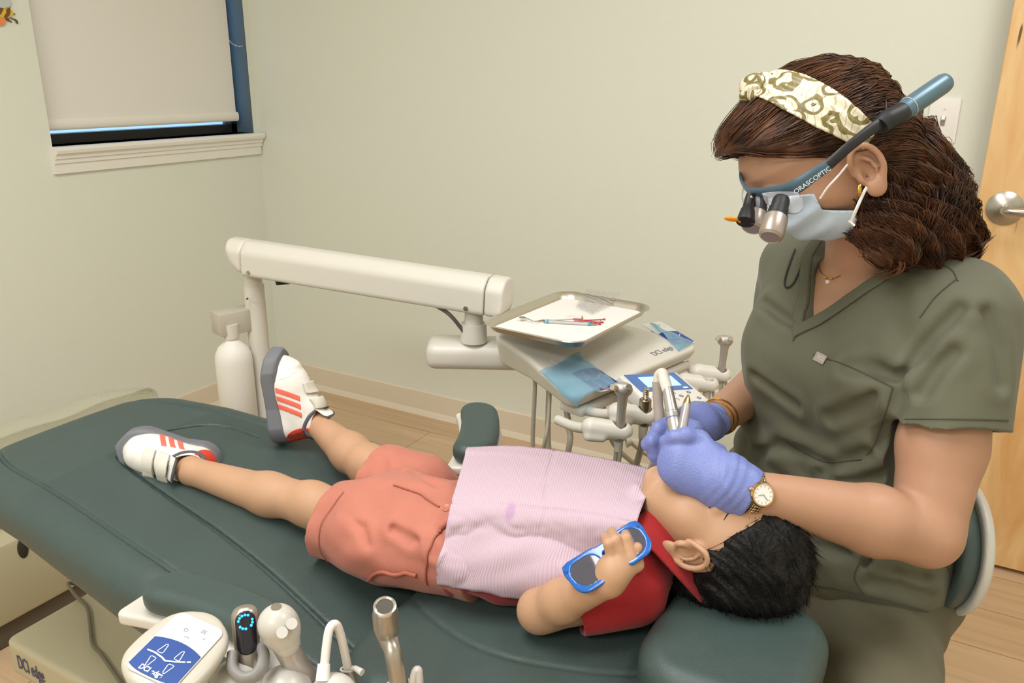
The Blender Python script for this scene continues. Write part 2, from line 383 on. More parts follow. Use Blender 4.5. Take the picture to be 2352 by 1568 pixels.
for s in (-1, 1):
    bm = bmesh.new(); add_cyl(bm, (-0.0985, YB-0.005, 1.2005+s*0.030), (-0.0985, YB-0.0075, 1.2005+s*0.030), 0.0028, seg=12); bm_obj('screw', bm, mat('screw_painted', '#e2ddd6', 0.35), sw)
# open door standing against the back wall
DX0 = 0.013; DT = 0.044; DY = 2.383
door = bpy.data.objects.new('door_1', None); scene.collection.objects.link(door); door.location = (DX0, DY, 0); structure(door)
def birch():
    m = bpy.data.materials.new('birch_veneer'); m.use_nodes = True; nt = m.node_tree; N = nt.nodes; L = nt.links; b = N['Principled BSDF']; b.inputs['Roughness'].default_value = 0.4; b.inputs['Coat Weight'].default_value = 0.15
    tc = N.new('ShaderNodeTexCoord'); mp = N.new('ShaderNodeMapping'); mp.inputs['Scale'].default_value = (5, 5, 1.3); L.new(tc.outputs['Object'], mp.inputs[0])
    n = N.new('ShaderNodeTexNoise'); n.inputs['Scale'].default_value = 2.2; n.inputs['Detail'].default_value = 5; n.inputs['Distortion'].default_value = 1.5; L.new(mp.outputs[0], n.inputs['Vector'])
    cr = N.new('ShaderNodeValToRGB'); e = cr.color_ramp.elements; e[0].position = 0.3; e[0].color = lin('#dca566') + (1,); e[1].position = 0.7; e[1].color = lin('#f0cb94') + (1,); L.new(n.outputs[0], cr.inputs[0])
    # small dark knots and short mineral streaks
    mp2 = N.new('ShaderNodeMapping'); mp2.inputs['Scale'].default_value = (60, 60, 9); L.new(tc.outputs['Object'], mp2.inputs[0])
    n2 = N.new('ShaderNodeTexNoise'); n2.inputs['Scale'].default_value = 1.0; n2.inputs['Detail'].default_value = 1; L.new(mp2.outputs[0], n2.inputs['Vector'])
    mr = N.new('ShaderNodeMapRange'); mr.inputs[1].default_value = 0.735; mr.inputs[2].default_value = 0.80; L.new(n2.outputs[0], mr.inputs[0])
    mx = N.new('ShaderNodeMix'); mx.data_type = 'RGBA'; L.new(mr.outputs[0], mx.inputs[0]); L.new(cr.outputs[0], mx.inputs[6]); mx.inputs[7].default_value = lin('#6d4520') + (1,); L.new(mx.outputs[2], b.inputs['Base Color'])
    return m
bm = bmesh.new(); add_box(bm, (DX0+0.45, DY+DT/2, 0.012+1.03), (0.90, DT, 2.06), None, 0.002, 1); bm_obj('door_leaf', bm, birch(), door, False)
STEEL = mat('brushed_steel', '#b9b4ab', 0.32, 1.0)
hx, hz = DX0+0.062, 0.998
hnd = bpy.data.objects.new('door_handle', None); scene.collection.objects.link(hnd); hnd.parent = door
Mh = Matrix(((1, 0, 0, hx), (0, 0, -1, DY), (0, 1, 0, hz), (0, 0, 0, 1)))
bm = bmesh.new(); add_lathe(bm, [(0, 0), (0.042, 0), (0.042, 0.004), (0.036, 0.008), (0.016, 0.017), (0.0, 0.018)], Mh, 40); bm_obj('rose', bm, STEEL, hnd, True, angle=R(30))
bm = bmesh.new(); add_tube(bm, smooth_path([(hx, DY-0.012, hz), (hx, DY-0.045, hz), (hx+0.006, DY-0.056, hz), (hx+0.025, DY-0.060, hz), (hx+0.075, DY-0.060, hz), (hx+0.125, DY-0.058, hz)], 8), 0.0115, 16); bm_obj('lever', bm, STEEL, hnd)
# bee cut-out on the left wall
bee = empty('bee_wall_sticker', 'bee wall cut-out with striped body on the wall left of the window', 'wall decoration', (XL, 1.38, 1.75))
def onleft(px, py): r = ray(px, py); return EYE + r*(XL/r[0])
def wallpiece(name, pix, col, lift, th=0.004):
    q = [onleft(*p) for p in pix]; bm = bmesh.new(); add_poly(bm, [(p[1], p[2]) for p in q], 0, th, Matrix(((0, 0, 1, XL+lift), (1, 0, 0, 0), (0, 1, 0, 0), (0, 0, 0, 1)))); return bm_obj(name, bm, mat('bee_'+col, col, 0.6), bee, False)
def oval(cx, cy, a, b, rot=0, n=24): return [(cx+a*math.cos(t)*math.cos(rot)-b*math.sin(t)*math.sin(rot), cy+a*math.cos(t)*math.sin(rot)+b*math.sin(t)*math.cos(rot)) for t in np.linspace(0, 2*math.pi, n, endpoint=False)]
wallpiece('body', oval(4, 27, 25, 13, 0.25), '#e2c040', 0.001)
wallpiece('stripe', [(20, 17), (12, 21), (12, 30), (6, 39), (13, 40.5), (18, 36), (21, 28)], '#744a26', 0.0055, 0.002)
wallpiece('stripe', [(5, 20), (-6, 17), (-8, 38), (-1, 32)], '#744a26', 0.0055, 0.002)
wallpiece('wing', oval(2, 4, 21, 14, 0.2), '#c3c9c7', 0.0055, 0.002)
wallpiece('sting', [(28, 30), (35, 32.5), (28.5, 33)], '#5b4a35', 0.001)
wallpiece('leg', [(17, 37), (20, 39), (25, 42), (32, 43), (37, 46), (40, 51), (39, 55), (36, 53), (33, 46), (26, 44)], '#6a4e36', 0.001)
wallpiece('leg', [(10, 40), (13, 44), (17, 42), (22, 47), (26, 51), (25, 52), (20, 49), (14, 47)], '#6a4e36', 0.001)
wallpiece('pollen_basket', oval(0, 49, 10.5, 10), '#e48f50', 0.0055, 0.002)
# ------------------------------------------------------------------ dental chair
GREEN = mat('green_vinyl', '#3f4e4b', 0.42, bump=0.25, bscale=700, var=0.03, vscale=30, spec=0.45)
PUTTY = mat('putty_plastic', '#cfc8b8', 0.4)
LIGHTGREY = mat('light_grey_plastic', '#d2cdc3', 0.35)
chair = empty('dental_chair', 'dark green reclining dental chair carrying the lying child', 'dental chair', (-0.75, 0.86, 0.0))
def ccy(x): return 0.80+(x+1.3)*0.045                    # centre line of the cushions
def lz(x): return np.interp(x, [-1.45, -1.2, -0.9, -0.66, -0.5], [0.688, 0.685, 0.655, 0.612, 0.575])   # legrest surface
def bz_(x): return np.interp(x, [-0.62, -0.52, -0.4, -0.2], [0.630, 0.650, 0.660, 0.668])               # backrest surface
def hw(x): return np.interp(x, [-1.45, -1.3, -0.95, -0.55], [0.205, 0.215, 0.255, 0.270])
def groove(P, d, pts, r=0.0034, k=0.004):
    return smax(d, -(chain(P, pts, [r]*len(pts))), k)
def onleg(x, y): return V3(x, y, float(lz(x))+0.001)
def dense(pts, f): return [f(p[0], p[1]) for p in smooth_path([(a, b, 0) for a, b in pts], 6)]
S1 = dense(((-1.43, 0.69), (-1.31, 0.645), (-1.1, 0.628), (-0.9, 0.612), (-0.7, 0.607), (-0.52, 0.605)), onleg)
S1b = [V3(p[0], 2*ccy(p[0])-p[1], p[2]) for p in S1]
S2 = dense(((-1.06, 0.95), (-1.15, 0.935), (-1.195, 0.87), (-1.205, 0.80), (-1.18, 0.755), (-1.10, 0.735), (-0.93, 0.712), (-0.78, 0.692), (-0.6, 0.655), (-0.52, 0.645)), onleg)
def legrest(P):
    x, y, z = P.T; t = lz(x); w = hw(x); yy = y-ccy(x)
    th = np.interp(x, [-1.45, -1.0, -0.6], [0.085, 0.10, 0.12])
    end = np.sqrt(np.maximum(0, x+1.22*0+1.22)**2*0+0)  # straight sides
    # plan: long shape with a rounded foot end
    qx = np.abs(x+0.97)-0.44; qy = np.abs(yy)-w; r = np.where(x < -0.97, 0.11, 0.05)
    ax, ay = qx+r, qy+r; d2 = np.hypot(np.maximum(ax, 0), np.maximum(ay, 0))+np.minimum(np.maximum(ax, ay), 0)-r
    rr = 0.042; zc = t-th/2; bul = 0.006*np.clip(1-(yy/w)**2, 0, 1)
    a = d2+rr; b = np.abs(z-zc-bul*0.5)-th/2-bul*0.5+rr
    d = np.hypot(np.maximum(a, 0), np.maximum(b, 0))+np.minimum(np.maximum(a, b), 0)-rr
    for s in (S1, S1b): d = groove(P, d, s)
    return groove(P, d, S2)
sdf_obj('legrest', legrest, (-1.46, 0.50, 0.43), (-0.50, 1.20, 0.74), 0.0032, GREEN, chair)
def onback(x, y): return V3(x, y, float(bz_(x))+0.002+0.012*min(1, (abs(y-ccy(x))/float(np.interp(x, [-0.6, -0.5, -0.35, -0.22, -0.1], [0.25, 0.285, 0.275, 0.20, 0.13])))**2))
B1 = dense(((-0.57, 0.74), (-0.50, 0.70), (-0.40, 0.675), (-0.28, 0.70), (-0.20, 0.74)), onback)
B1b = [V3(p[0], 2*ccy(p[0])-p[1], p[2]) for p in B1]
def backrest(P):
    x, y, z = P.T; t = bz_(x); yy = y-ccy(x); w = np.interp(x, [-0.6, -0.5, -0.35, -0.22, -0.1], [0.25, 0.285, 0.275, 0.20, 0.13]); th = 0.095
    qx = np.abs(x+0.365)-0.225; qy = np.abs(yy)-w; r = 0.09
    ax, ay = qx+r, qy+r; d2 = np.hypot(np.maximum(ax, 0), np.maximum(ay, 0))+np.minimum(np.maximum(ax, ay), 0)-r
    # front edge bows toward the seat in the middle
    rr = 0.040; a = d2+rr; crown = 0.012*np.clip((np.abs(yy)/w)**2, 0, 1); b = np.abs(z-(t-th/2)-crown*0.5)-th/2-crown*0.5+rr
    d = np.hypot(np.maximum(a, 0), np.maximum(b, 0))+np.minimum(np.maximum(a, b), 0)-rr
    for s in (B1, B1b): d = groove(P, d, s)
    return d
sdf_obj('backrest', backrest, (-0.66, 0.52, 0.52), (-0.08, 1.20, 0.72), 0.0032, GREEN, chair)
HR = V3(-0.150, 0.778, 0.688)
def headrest(P):
    q = P-HR; x, y, z = q.T
    d2 = (np.hypot(np.maximum(np.abs(x)-0.030, 0), np.maximum(np.abs(y)-0.045, 0))-0.062)
    rr = 0.024; dip = 0.008*np.exp(-((y-0.06)/0.06)**2)
    a = d2+rr; b = np.abs(z+dip*0.5)-0.034+dip*0.5+rr
    return np.hypot(np.maximum(a, 0), np.maximum(b, 0))+np.minimum(np.maximum(a, b), 0)-rr
sdf_obj('headrest', headrest, HR-V3(0.12, 0.15, 0.06), HR+V3(0.12, 0.15, 0.06), 0.004, GREEN, chair)
bm = bmesh.new(); add_box(bm, (HR[0]-0.06, HR[1]-0.02, 0.585), (0.16, 0.05, 0.012), None, 0.004); add_cyl(bm, (HR[0]-0.05, HR[1]-0.05, 0.585), (HR[0]-0.05, HR[1]+0.05, 0.585), 0.012, seg=16)
bm_obj('headrest_bracket', bm, STEEL, chair)
# armrests: pad on a putty-coloured carrier
def armrest(cx, cy, cz, L, W, yaw, side):
    M = MT(cx, cy, cz, yaw); root = chair
    def pad(P):
        x, y, z = P.T; qx = np.abs(x)-L/2; qy = np.abs(y+0.012*side*(x/(L/2))**2)-W/2; r = 0.032
        ax, ay = qx+r, qy+r; d2 = np.hypot(np.maximum(ax, 0), np.maximum(ay, 0))+np.minimum(np.maximum(ax, ay), 0)-r
        rr = 0.014; a = d2+rr; b = np.abs(z-0.016)-0.017+rr
        return np.hypot(np.maximum(a, 0), np.maximum(b, 0))+np.minimum(np.maximum(a, b), 0)-rr
    ar = bpy.data.objects.new('armrest', None); scene.collection.objects.link(ar); ar.parent = chair
    sdf_obj('pad', pad, (-L/2-0.02, -W/2-0.03, -0.02), (L/2+0.02, W/2+0.03, 0.05), 0.003, GREEN, ar, M=M)
    def car(P):
        x, y, z = P.T; qx = np.abs(x+0.008)-L/2-0.012; qy = np.abs(y+0.012*side*(x/(L/2))**2)-W/2-0.004; r = 0.012
        ax, ay = qx+r, qy+r; d2 = np.hypot(np.maximum(ax, 0), np.maximum(ay, 0))+np.minimum(np.maximum(ax, ay), 0)-r
        rr = 0.004; a = d2+rr; b = np.abs(z+0.008)-0.008+rr
        return np.hypot(np.maximum(a, 0), np.maximum(b, 0))+np.minimum(np.maximum(a, b), 0)-rr
    sdf_obj('carrier', car, (-L/2-0.04, -W/2-0.04, -0.04), (L/2+0.04, W/2+0.04, 0.02), 0.003, LIGHTGREY, ar, M=M)
    bm = bmesh.new(); add_tube(bm, smooth_path([(0.06, 0, -0.02), (0.075, 0.02*side, -0.07), (0.09, 0.045*side, -0.12), (0.10, 0.075*side, -0.16)], 8), 0.020, 14, True, (1.4, 0.8)); bmesh.ops.transform(bm, matrix=M, verts=bm.verts); bm_obj('bracket', bm, LIGHTGREY, ar)
armrest(-0.682, 0.530, 0.700, 0.200, 0.060, R(3), 1)
armrest(-0.665, 1.075, 0.712, 0.200, 0.066, R(-62), 1)
# underside: frame, lift column, base
bm = bmesh.new(); add_box(bm, (-0.86, 0.84, 0.535), (0.75, 0.26, 0.05), None, 0.015); add_box(bm, (-0.40, 0.86, 0.53), (0.42, 0.22, 0.04), None, 0.012); bm_obj('under_frame', bm, PUTTY, chair)
bm = bmesh.new(); add_box(bm, (-0.80, 0.88, 0.41), (0.34, 0.20, 0.22), None, 0.03); bm_obj('lift_column', bm, PUTTY, chair)
BEIGE = mat('beige_cover', '#b3aa8c', 0.5, bump=0.06, bscale=500)
def base_top(P):
    x, y, z = P.T; qx = np.abs(x+1.0)-0.44; qy = np.abs(y-0.83)-0.19; r = 0.018
    ax, ay = qx+r, qy+r; d2 = np.hypot(np.maximum(ax, 0), np.maximum(ay, 0))+np.minimum(np.maximum(ax, ay), 0)-r
    rr = 0.007; top = 0.298+0.015*np.clip((x+1.3)/0.6, 0, 1); a = d2+rr; b = np.abs(z-(top-0.036))-0.036+rr
    return np.hypot(np.maximum(a, 0), np.maximum(b, 0))+np.minimum(np.maximum(a, b), 0)-rr
sdf_obj('base_cover', base_top, (-1.5, 0.58, 0.18), (-0.5, 1.08, 0.36), 0.006, BEIGE, chair)
bm = bmesh.new(); add_box(bm, (-1.0, 0.83, 0.12), (0.84, 0.34, 0.24), None, 0.02); bm_obj('base_box', bm, mat('base_grey', '#8d8a84', 0.6), chair)
Mt = Matrix(((1, 0, 0, -1.365), (0, 0, -1, 0.6385), (0, 1, 0, 0.262), (0, 0, 0, 1)))
NAVY = mat('navy_print', '#3c3f66', 0.5)
text_obj('lettering', 'DCI edge', 0.042, Mt, NAVY, chair, sx=0.50)
# clear plastic sleeve over the foot end
def sleeve(P):
    x, y, z = P.T; t = lz(x)+0.006; w = hw(x)+0.03; yy = y-ccy(x)
    qx = np.abs(x+1.10)-0.385; qy = np.abs(yy)-w; r = np.where(x < -1.1, 0.15, 0.02); th = 0.07
    ax, ay = qx+r, qy+r; d2 = np.hypot(np.maximum(ax, 0), np.maximum(ay, 0))+np.minimum(np.maximum(ax, ay), 0)-r
    rr = 0.03; a = d2+rr; b = np.abs(z-(t-th/2)-0.004*wav(P, 5, 40))-th/2+rr
    return np.hypot(np.maximum(a, 0), np.maximum(b, 0))+np.minimum(np.maximum(a, b), 0)-rr
def sleeve_shell(P):
    d = sleeve(P); return np.maximum(np.abs(d)-0.0016, P[:, 0]+1.405+0.25*(P[:, 1]-0.82)**2)
sv = sdf_obj('toe_cover', sleeve_shell, (-1.50, 0.52, 0.56), (-1.38, 1.12, 0.74), 0.0022, glass_mat('clear_vinyl', '#d9d6c6', 0.12, 0.05, '#f4f4ee'), chair)
# utility box on the floor past the foot end
ub = empty('utility_box', 'low beige utility box on the floor beyond the foot end', 'utility box', (-1.95, 0.95, 0))
bm = bmesh.new(); add_box(bm, (-1.99, 1.02, 0.17), (0.36, 0.62, 0.20), None, 0.012); bm_obj('cover', bm, BEIGE, ub)
bm = bmesh.new(); add_box(bm, (-1.99, 1.02, 0.037), (0.32, 0.58, 0.074), None, 0.01); bm_obj('plinth', bm, mat('plinth_brown', '#5d5346', 0.6), ub)
bm = bmesh.new(); add_box(bm, (-2.01, 1.00, 0.276), (0.26, 0.50, 0.018), None, 0.006); bm_obj('lid', bm, mat('putty_lid', '#bdb397', 0.45), ub)
bm = bmesh.new(); add_ball(bm, (-1.81, 0.885, 0.24), 0.016, (0.3, 0.8, 1.6)); bm_obj('cable_slot', bm, mat('slot_dark', '#2c2822', 0.7), ub)
# grey cord over the base
cd = None
bm = bmesh.new(); add_tube(bm, smooth_path([(-1.52, 0.86, 0.10), (-1.475, 0.845, 0.25)] + [tuple(atz(x, y, 0.3045+h)) for x, y, h in ((158, 1338, 0.004), (172, 1365, 0), (199, 1394, 0), (206, 1430, 0), (212, 1478, 0), (232, 1502, 0.002), (255, 1535, 0.003), (278, 1568, 0.005), (330, 1640, 0.008))] + [(-0.95, 0.655, 0.315), (-0.88, 0.637, 0.27), (-0.86, 0.628, 0.15)], 8), 0.0033, 8)
tag(bm_obj('cord', bm, mat('cord_grey', '#6d6754', 0.6)), 'thin grey cord trailing over the beige chair base', 'cord')
# ------------------------------------------------------------------ delivery unit on its arm
OFFW = mat('warm_white_plastic', '#d9d4c9', 0.38)
du = empty('delivery_unit', 'off-white dental delivery unit on a jointed arm by the back wall', 'delivery unit', (-1.55, 1.42, 0))
bm = bmesh.new(); add_cyl(bm, (-1.55, 1.42, 0), (-1.55, 1.42, 0.03), 0.16, 0.15, 40); bm_obj('foot', bm, PUTTY, du, angle=R(30))
bm = bmesh.new(); add_cyl(bm, (-1.55, 1.42, 0.03), (-1.55, 1.42, 0.795), 0.0255, seg=32); bm_obj('post', bm, OFFW, du, angle=R(30))
bm = bmesh.new(); add_cyl(bm, (-1.55, 1.42, 0.795), (-1.55, 1.42, 0.835), 0.0225, seg=32); bm_obj('swivel', bm, OFFW, du, angle=R(30))
bm = bmesh.new(); add_cyl(bm, dep(568, 686, 2.0), dep(568, 686, 2.03), 0.003, seg=10); bm_obj('set_screw', bm, mat('dark_screw', '#4a453d', 0.5), du)
aL, aR = V3(-1.595, 1.405, 0.873), V3(-0.895, 1.510, 0.839); ad = nrm(aR-aL); aLen = np.linalg.norm(aR-aL)
Ma = frame(aL, ad, z=V3(0, 0, 1))
def arm_section(P, x0, x1, rend):
    x, y, z = P.T; w = 0.040; hgt = 0.043
    taper = 1.0-0.10*np.clip(x/aLen, 0, 1)
    a = np.abs(y)-w; b = np.abs(z)-hgt
    c = (np.abs(y)+z*1.0-0.060)*0.707                       # chamfered top edges
    r = 0.010; q = smax(smax(a, b, 0.012), c, 0.008)
    return q
def arm_body(P): return smax(arm_section(P, 0, 0, 0), np.maximum(0.052-P[:, 0], P[:, 0]-(aLen-0.010)), 0.003)
def arm_cap(P):
    x, y, z = P.T
    q = smax(arm_section(P, 0, 0, 0), np.maximum(-0.004-x, x-0.0505), 0.012); return smax(q, ell(P, (0.09, 0, 0.03), (0.100, 0.075, 0.088)), 0.01)
def arm_cap2(P):
    x, y, z = P.T; q = smax(arm_section(P, 0, 0, 0), np.maximum(aLen-0.0085-x, x-aLen-0.035), 0.008); return smax(q, ell(P, (aLen-0.05, 0, 0.02), (0.094, 0.12, 0.12)), 0.006)
sdf_obj('arm', arm_body, (0.03, -0.06, -0.06), (aLen+0.01, 0.06, 0.06), 0.004, OFFW, du, M=Ma)
sdf_obj('end_cap', arm_cap, (-0.03, -0.06, -0.07), (0.07, 0.06, 0.06), 0.003, OFFW, du, M=Ma)
sdf_obj('end_cap', arm_cap2, (aLen-0.03, -0.06, -0.07), (aLen+0.07, 0.06, 0.06), 0.003, OFFW, du, M=Ma)
for lx in (0.075, aLen-0.05):
    bm = bmesh.new(); add_cyl(bm, (lx, -0.039, -0.030), (lx, -0.0425, -0.030), 0.0055, seg=16); add_cyl(bm, (lx, -0.0425, -0.030), (lx, -0.0435, -0.030), 0.003, seg=6); bmesh.ops.transform(bm, matrix=Ma, verts=bm.verts); bm_obj('pivot_bolt', bm, STEEL, du)
bm = bmesh.new(); add_cyl(bm, (0.135, -0.012, -0.046), (0.155, 0.012, -0.046), 0.013, seg=16); bmesh.ops.transform(bm, matrix=Ma, verts=bm.verts); bm_obj('spring_slot', bm, mat('slot_dark', '#2c2822', 0.7), du)
# knuckle below the far end and the carrier under the head
kx = aR - ad*0.050
bm = bmesh.new(); add_cyl(bm, kx+V3(0, 0, -0.04), kx+V3(0, 0, -0.075), 0.020, 0.022, 28); add_cyl(bm, kx+V3(0, 0, -0.075), kx+V3(0, 0, -0.118), 0.029, 0.031, 28); bm_obj('knuckle', bm, OFFW, du, angle=R(30))
bm = bmesh.new(); add_tube(bm, smooth_path([kx-ad*0.10+V3(0, -0.012, -0.040), kx-ad*0.045+V3(0, -0.03, -0.052), kx-ad*0.018+V3(0, -0.022, -0.085), kx+V3(-0.01, -0.02, -0.10)], 8), 0.0045, 8); bm_obj('cable', bm, mat('cable_dark', '#55504a', 0.5), du)
# head frame: e runs along the front edge, n points to the user
E_ = nrm(V3(0.25, 0.97, 0)); N_ = nrm(V3(0.97, -0.25, 0)); H0 = V3(-0.570, 1.565, 0.710)
tilt = math.atan2(0.045, 0.27)
nx = nrm(N_*math.cos(tilt)-V3(0, 0, 1)*math.sin(tilt)); Mhd = frame(H0, nx, y=E_)      # local x: down the slope to the user, y: along the front, z: up out of the top
def head(P):
    x, y, z = P.T
    w = np.interp(x, [-0.30, -0.16, -0.02, 0.03], [0.155, 0.175, 0.222, 0.225])
    r = 0.02; qx = np.abs(x+0.135)-0.150; qy = np.abs(y)-w; ax, ay = qx+r, qy+r
    d2 = np.hypot(np.maximum(ax, 0), np.maximum(ay, 0))+np.minimum(np.maximum(ax, ay), 0)-r
    th = np.interp(x, [-0.28, 0.0], [0.075, 0.034]); rr = 0.008
    a = d2+rr+np.clip(-z-0.012, 0, 1)*0.35; b = np.abs(z+th/2)-th/2+rr
    return np.hypot(np.maximum(a, 0), np.maximum(b, 0))+np.minimum(np.maximum(a, b), 0)-rr
sdf_obj('head', head, (-0.31, -0.25, -0.11), (0.04, 0.25, 0.02), 0.004, OFFW, du, M=Mhd)
cen = np.array(Mhd @ Vector((-0.14, 0, -0.05)))
cb = bmesh.new(); Mc = frame(V3(kx[0]-0.055, kx[1]-0.045, kx[2]-0.150), nrm(V3(0.85, 0.5, -0.02)), z=V3(0, 0, 1)); add_box(cb, (0.13, 0.03, 0), (0.34, 0.10, 0.062), Mc, 0.022, 4); bm_obj('carrier', cb, OFFW, du, angle=R(30))
def hloc(px, py, lift=0.0):
    """where a pixel ray meets the top of the head, in its local frame"""
    A = np.array(Mhd); n = A[:3, 2]; r = ray(px, py); t = np.dot(A[:3, 3]+n*lift-EYE, n)/np.dot(r, n); return A[:3, :3].T @ (EYE+r*t-A[:3, 3])
tp = hloc(1521, 806)
text_obj('lettering', 'DCI edge', 0.024, Mhd @ Matrix.Translation((tp[0], tp[1], 0.0004)) @ Matrix.Rotation(R(90), 4, 'Z'), mat('grey_print', '#6f6f78', 0.5), du, sx=0.8)
BLUE = mat('blue_print', '#10418c', 0.4); PALEBLUE = mat('pale_print', '#dfe9f2', 0.4)
def strokes(bm, lines, z, w=0.0007, M=None):
    for pts in lines:
        P = np.array([(x, y, z) for x, y in pts]); T = np.gradient(P, axis=0); T /= np.linalg.norm(T, axis=1)[:, None]+1e-9; Nn = np.stack([-T[:, 1], T[:, 0], 0*T[:, 0]], 1)
        a = [bm.verts.new(tuple(p+n*w)) for p, n in zip(P, Nn)]; b = [bm.verts.new(tuple(p-n*w)) for p, n in zip(P, Nn)]
        for i in range(len(P)-1): bm.faces.new((a[i], a[i+1], b[i+1], b[i]))
    if M is not None: bmesh.ops.transform(bm, matrix=M, verts=bm.verts)
def touchpad(parent, M, L, W, icons=True):
    """printed keypad: white field, blue arched field with four chair arrows and the chair-back line; x along the pad, y across"""
    bm = bmesh.new(); add_poly(bm, rrect(L, W, W*0.16), 0, 0.0012, M); bm_obj('keypad', bm, mat('keypad_white', '#d6d4cf', 0.35), parent, False)
    arc = [(L*0.02+0.10*W*(1-(2*t-1)**2), W*(t-0.5)*0.97) for t in np.linspace(0, 1, 11)]
    rest = [(-L*0.5+0.02*L+L*0.05*abs(2*t-1)**3, W*(0.5-t)*0.97) for t in np.linspace(0, 1, 11)]
    bm = bmesh.new(); add_poly(bm, arc+rest, 0.0013, 0.0018, M); bm_obj('blue_panel', bm, BLUE, parent, False)
    q = W
    def arrow(cx, cy, sx, sy): return [(cx+sx*u, cy+sy*v) for u, v in ((-.5, .5), (.5, .1), (.55, -.05), (.42, -.28), (-.38, -.5), (-.55, -.42), (-.58, .3), (-.5, .5))]
    bm = bmesh.new()
    strokes(bm, [arrow(-L*0.08, W*0.18, L*0.13, W*0.11), arrow(-L*0.08, -W*0.17, L*0.13, -W*0.11), arrow(-L*0.31, W*0.20, -L*0.13, W*0.11), arrow(-L*0.31, -W*0.17, -L*0.13, -W*0.11)], 0.0021, W*0.008, M); bm_obj('arrow_symbol', bm, PALEBLUE, parent, False)
    bm = bmesh.new(); strokes(bm, [[(-L*0.185, W*0.40), (-L*0.18, W*0.25), (-L*0.20, W*0.08), (-L*0.225, -W*0.02)], [(-L*0.225, -W*0.02), (-L*0.175, -W*0.2), (-L*0.13, -W*0.33)], [(-L*0.122, -W*0.35), (-L*0.10, -W*0.41)]], 0.0022, W*0.016, M); bm_obj('chair_symbol', bm, PALEBLUE, parent, False)
    if icons:
        for k, (x, y) in enumerate(((0.28, 0.12), (0.36, -0.18), (0.18, 0.0), (0.26, -0.28))):
            bm = bmesh.new()
            if k == 0: strokes(bm, [[(L*x+W*0.035*math.cos(t), W*y+W*0.035*math.sin(t)) for t in np.linspace(0, 6.3, 14)]], 0.0015, W*0.006, M)
            elif k == 1: strokes(bm, [[(L*x+W*0.03*i, W*y-W*0.05), (L*x+W*0.03*i, W*y+W*0.05)] for i in (-1, 0, 1)], 0.0015, W*0.006, M)
            elif k == 2: strokes(bm, [[(L*x, W*y+W*0.05), (L*x+W*0.02, W*y+W*0.01), (L*x+W*0.012, W*y-W*0.05)]], 0.0015, W*0.006, M)
            else: strokes(bm, [[(L*x-W*0.02, W*y), (L*x+W*0.03, W*y), (L*x+W*0.03, W*y-W*0.025)]], 0.0015, W*0.006, M)
            bm_obj('key_symbol', bm, mat('key_grey', '#8b8e97', 0.5), parent, False)
# keypads on both wings
for pa, pb, wd in (((1287, 817), (1405, 895), 0.070), ((1495, 742), (1578, 792), 0.062)):
    a, b = hloc(*pa), hloc(*pb); c = (a+b)/2; dv = a-b; ang = math.atan2(dv[1], dv[0])
    tpd = bpy.data.objects.new('touch_keypad', None); scene.collection.objects.link(tpd); tpd.parent = du
    touchpad(tpd, Mhd @ Matrix.Translation((c[0], c[1], 0.0004)) @ Matrix.Rotation(ang, 4, 'Z'), float(np.linalg.norm(dv)), wd)
# blue barrier films wrapped over both wings
FILM = glass_mat('blue_film', '#cfe8f2', 0.2, 0.07, '#d3e9f3')
def film(name, pix, drop, label):
    """a sheet on the head top whose outer edge folds down past the wing"""
    top = [hloc(*p, 0.003) for p in pix]; nu, nv = 14, 18; vs = []; A, Bq, Cq, Dq = top
    for i in range(nu+1):
        for j in range(nv+1):
            u, v = i/nu, j/nv; p = (A*(1-u)+Bq*u)*(1-v)+(Dq*(1-u)+Cq*u)*v; s = np.sign(np.mean([t[1] for t in top]))
            over = max(0.0, (abs(p[1])-0.222)); p = p.copy()
            if over > 0: p[1] = s*(0.222+min(over, 0.008)+0.25*over); p[2] -= over*0.9
            p[2] += 0.003+0.0022*math.sin(9*u+5*v)+0.0015*math.sin(17*v-6*u); vs.append(p)
    A4 = np.array(Mhd); vs = np.array(vs)@A4[:3, :3].T+A4[:3, 3]
    fs = [(i*(nv+1)+j, (i+1)*(nv+1)+j, (i+1)*(nv+1)+j+1, i*(nv+1)+j+1) for i in range(nu) for j in range(nv)]
    o = mesh_obj(name, vs, fs, FILM, None, True); md = o.modifiers.new('thick', 'SOLIDIFY'); md.thickness = 0.0004; return tag(o, label, 'barrier film', 'barrier films')
film('barrier_film', ((1236, 857), (1330, 812), (1412, 882), (1325, 922)), 0.05, 'light blue plastic film over the near keypad wing of the unit')
film('barrier_film', ((1492, 742), (1522, 733), (1592, 788), (1560, 806)), 0.05, 'light blue plastic film over the far keypad wing of the unit')
# tray post and tray
trc = atz(1295, 728, 0.80); ta, tb, tcn, td = [atz(*q, 0.805) for q in ((1108, 740), (1310, 663), (1485, 706), (1320, 793))]
ex = nrm((tb-ta)+(tcn-td)); trc = (ta+tb+tcn+td)/4
bm = bmesh.new(); add_cyl(bm, np.array(Mhd @ Vector((-0.16, -0.02, -0.02))), (trc[0], trc[1], 0.785), 0.03, 0.03, 28); add_box(bm, (0, 0, 0), (0.24, 0.15, 0.008), frame((trc[0], trc[1], 0.783), ex, z=V3(0, 0, 1)), 0.003); bm_obj('tray_holder', bm, OFFW, du, angle=R(30))
Mtr = frame((trc[0], trc[1], 0.7905), ex, z=V3(0, 0, 1))
tray = empty('instrument_tray', 'shallow steel instrument tray on top of the delivery unit', 'tray', (trc[0], trc[1], 0.788))
TRM = mat('tray_steel', '#d2ccc0', 0.36, 1.0)
bm = bmesh.new(); rings = []
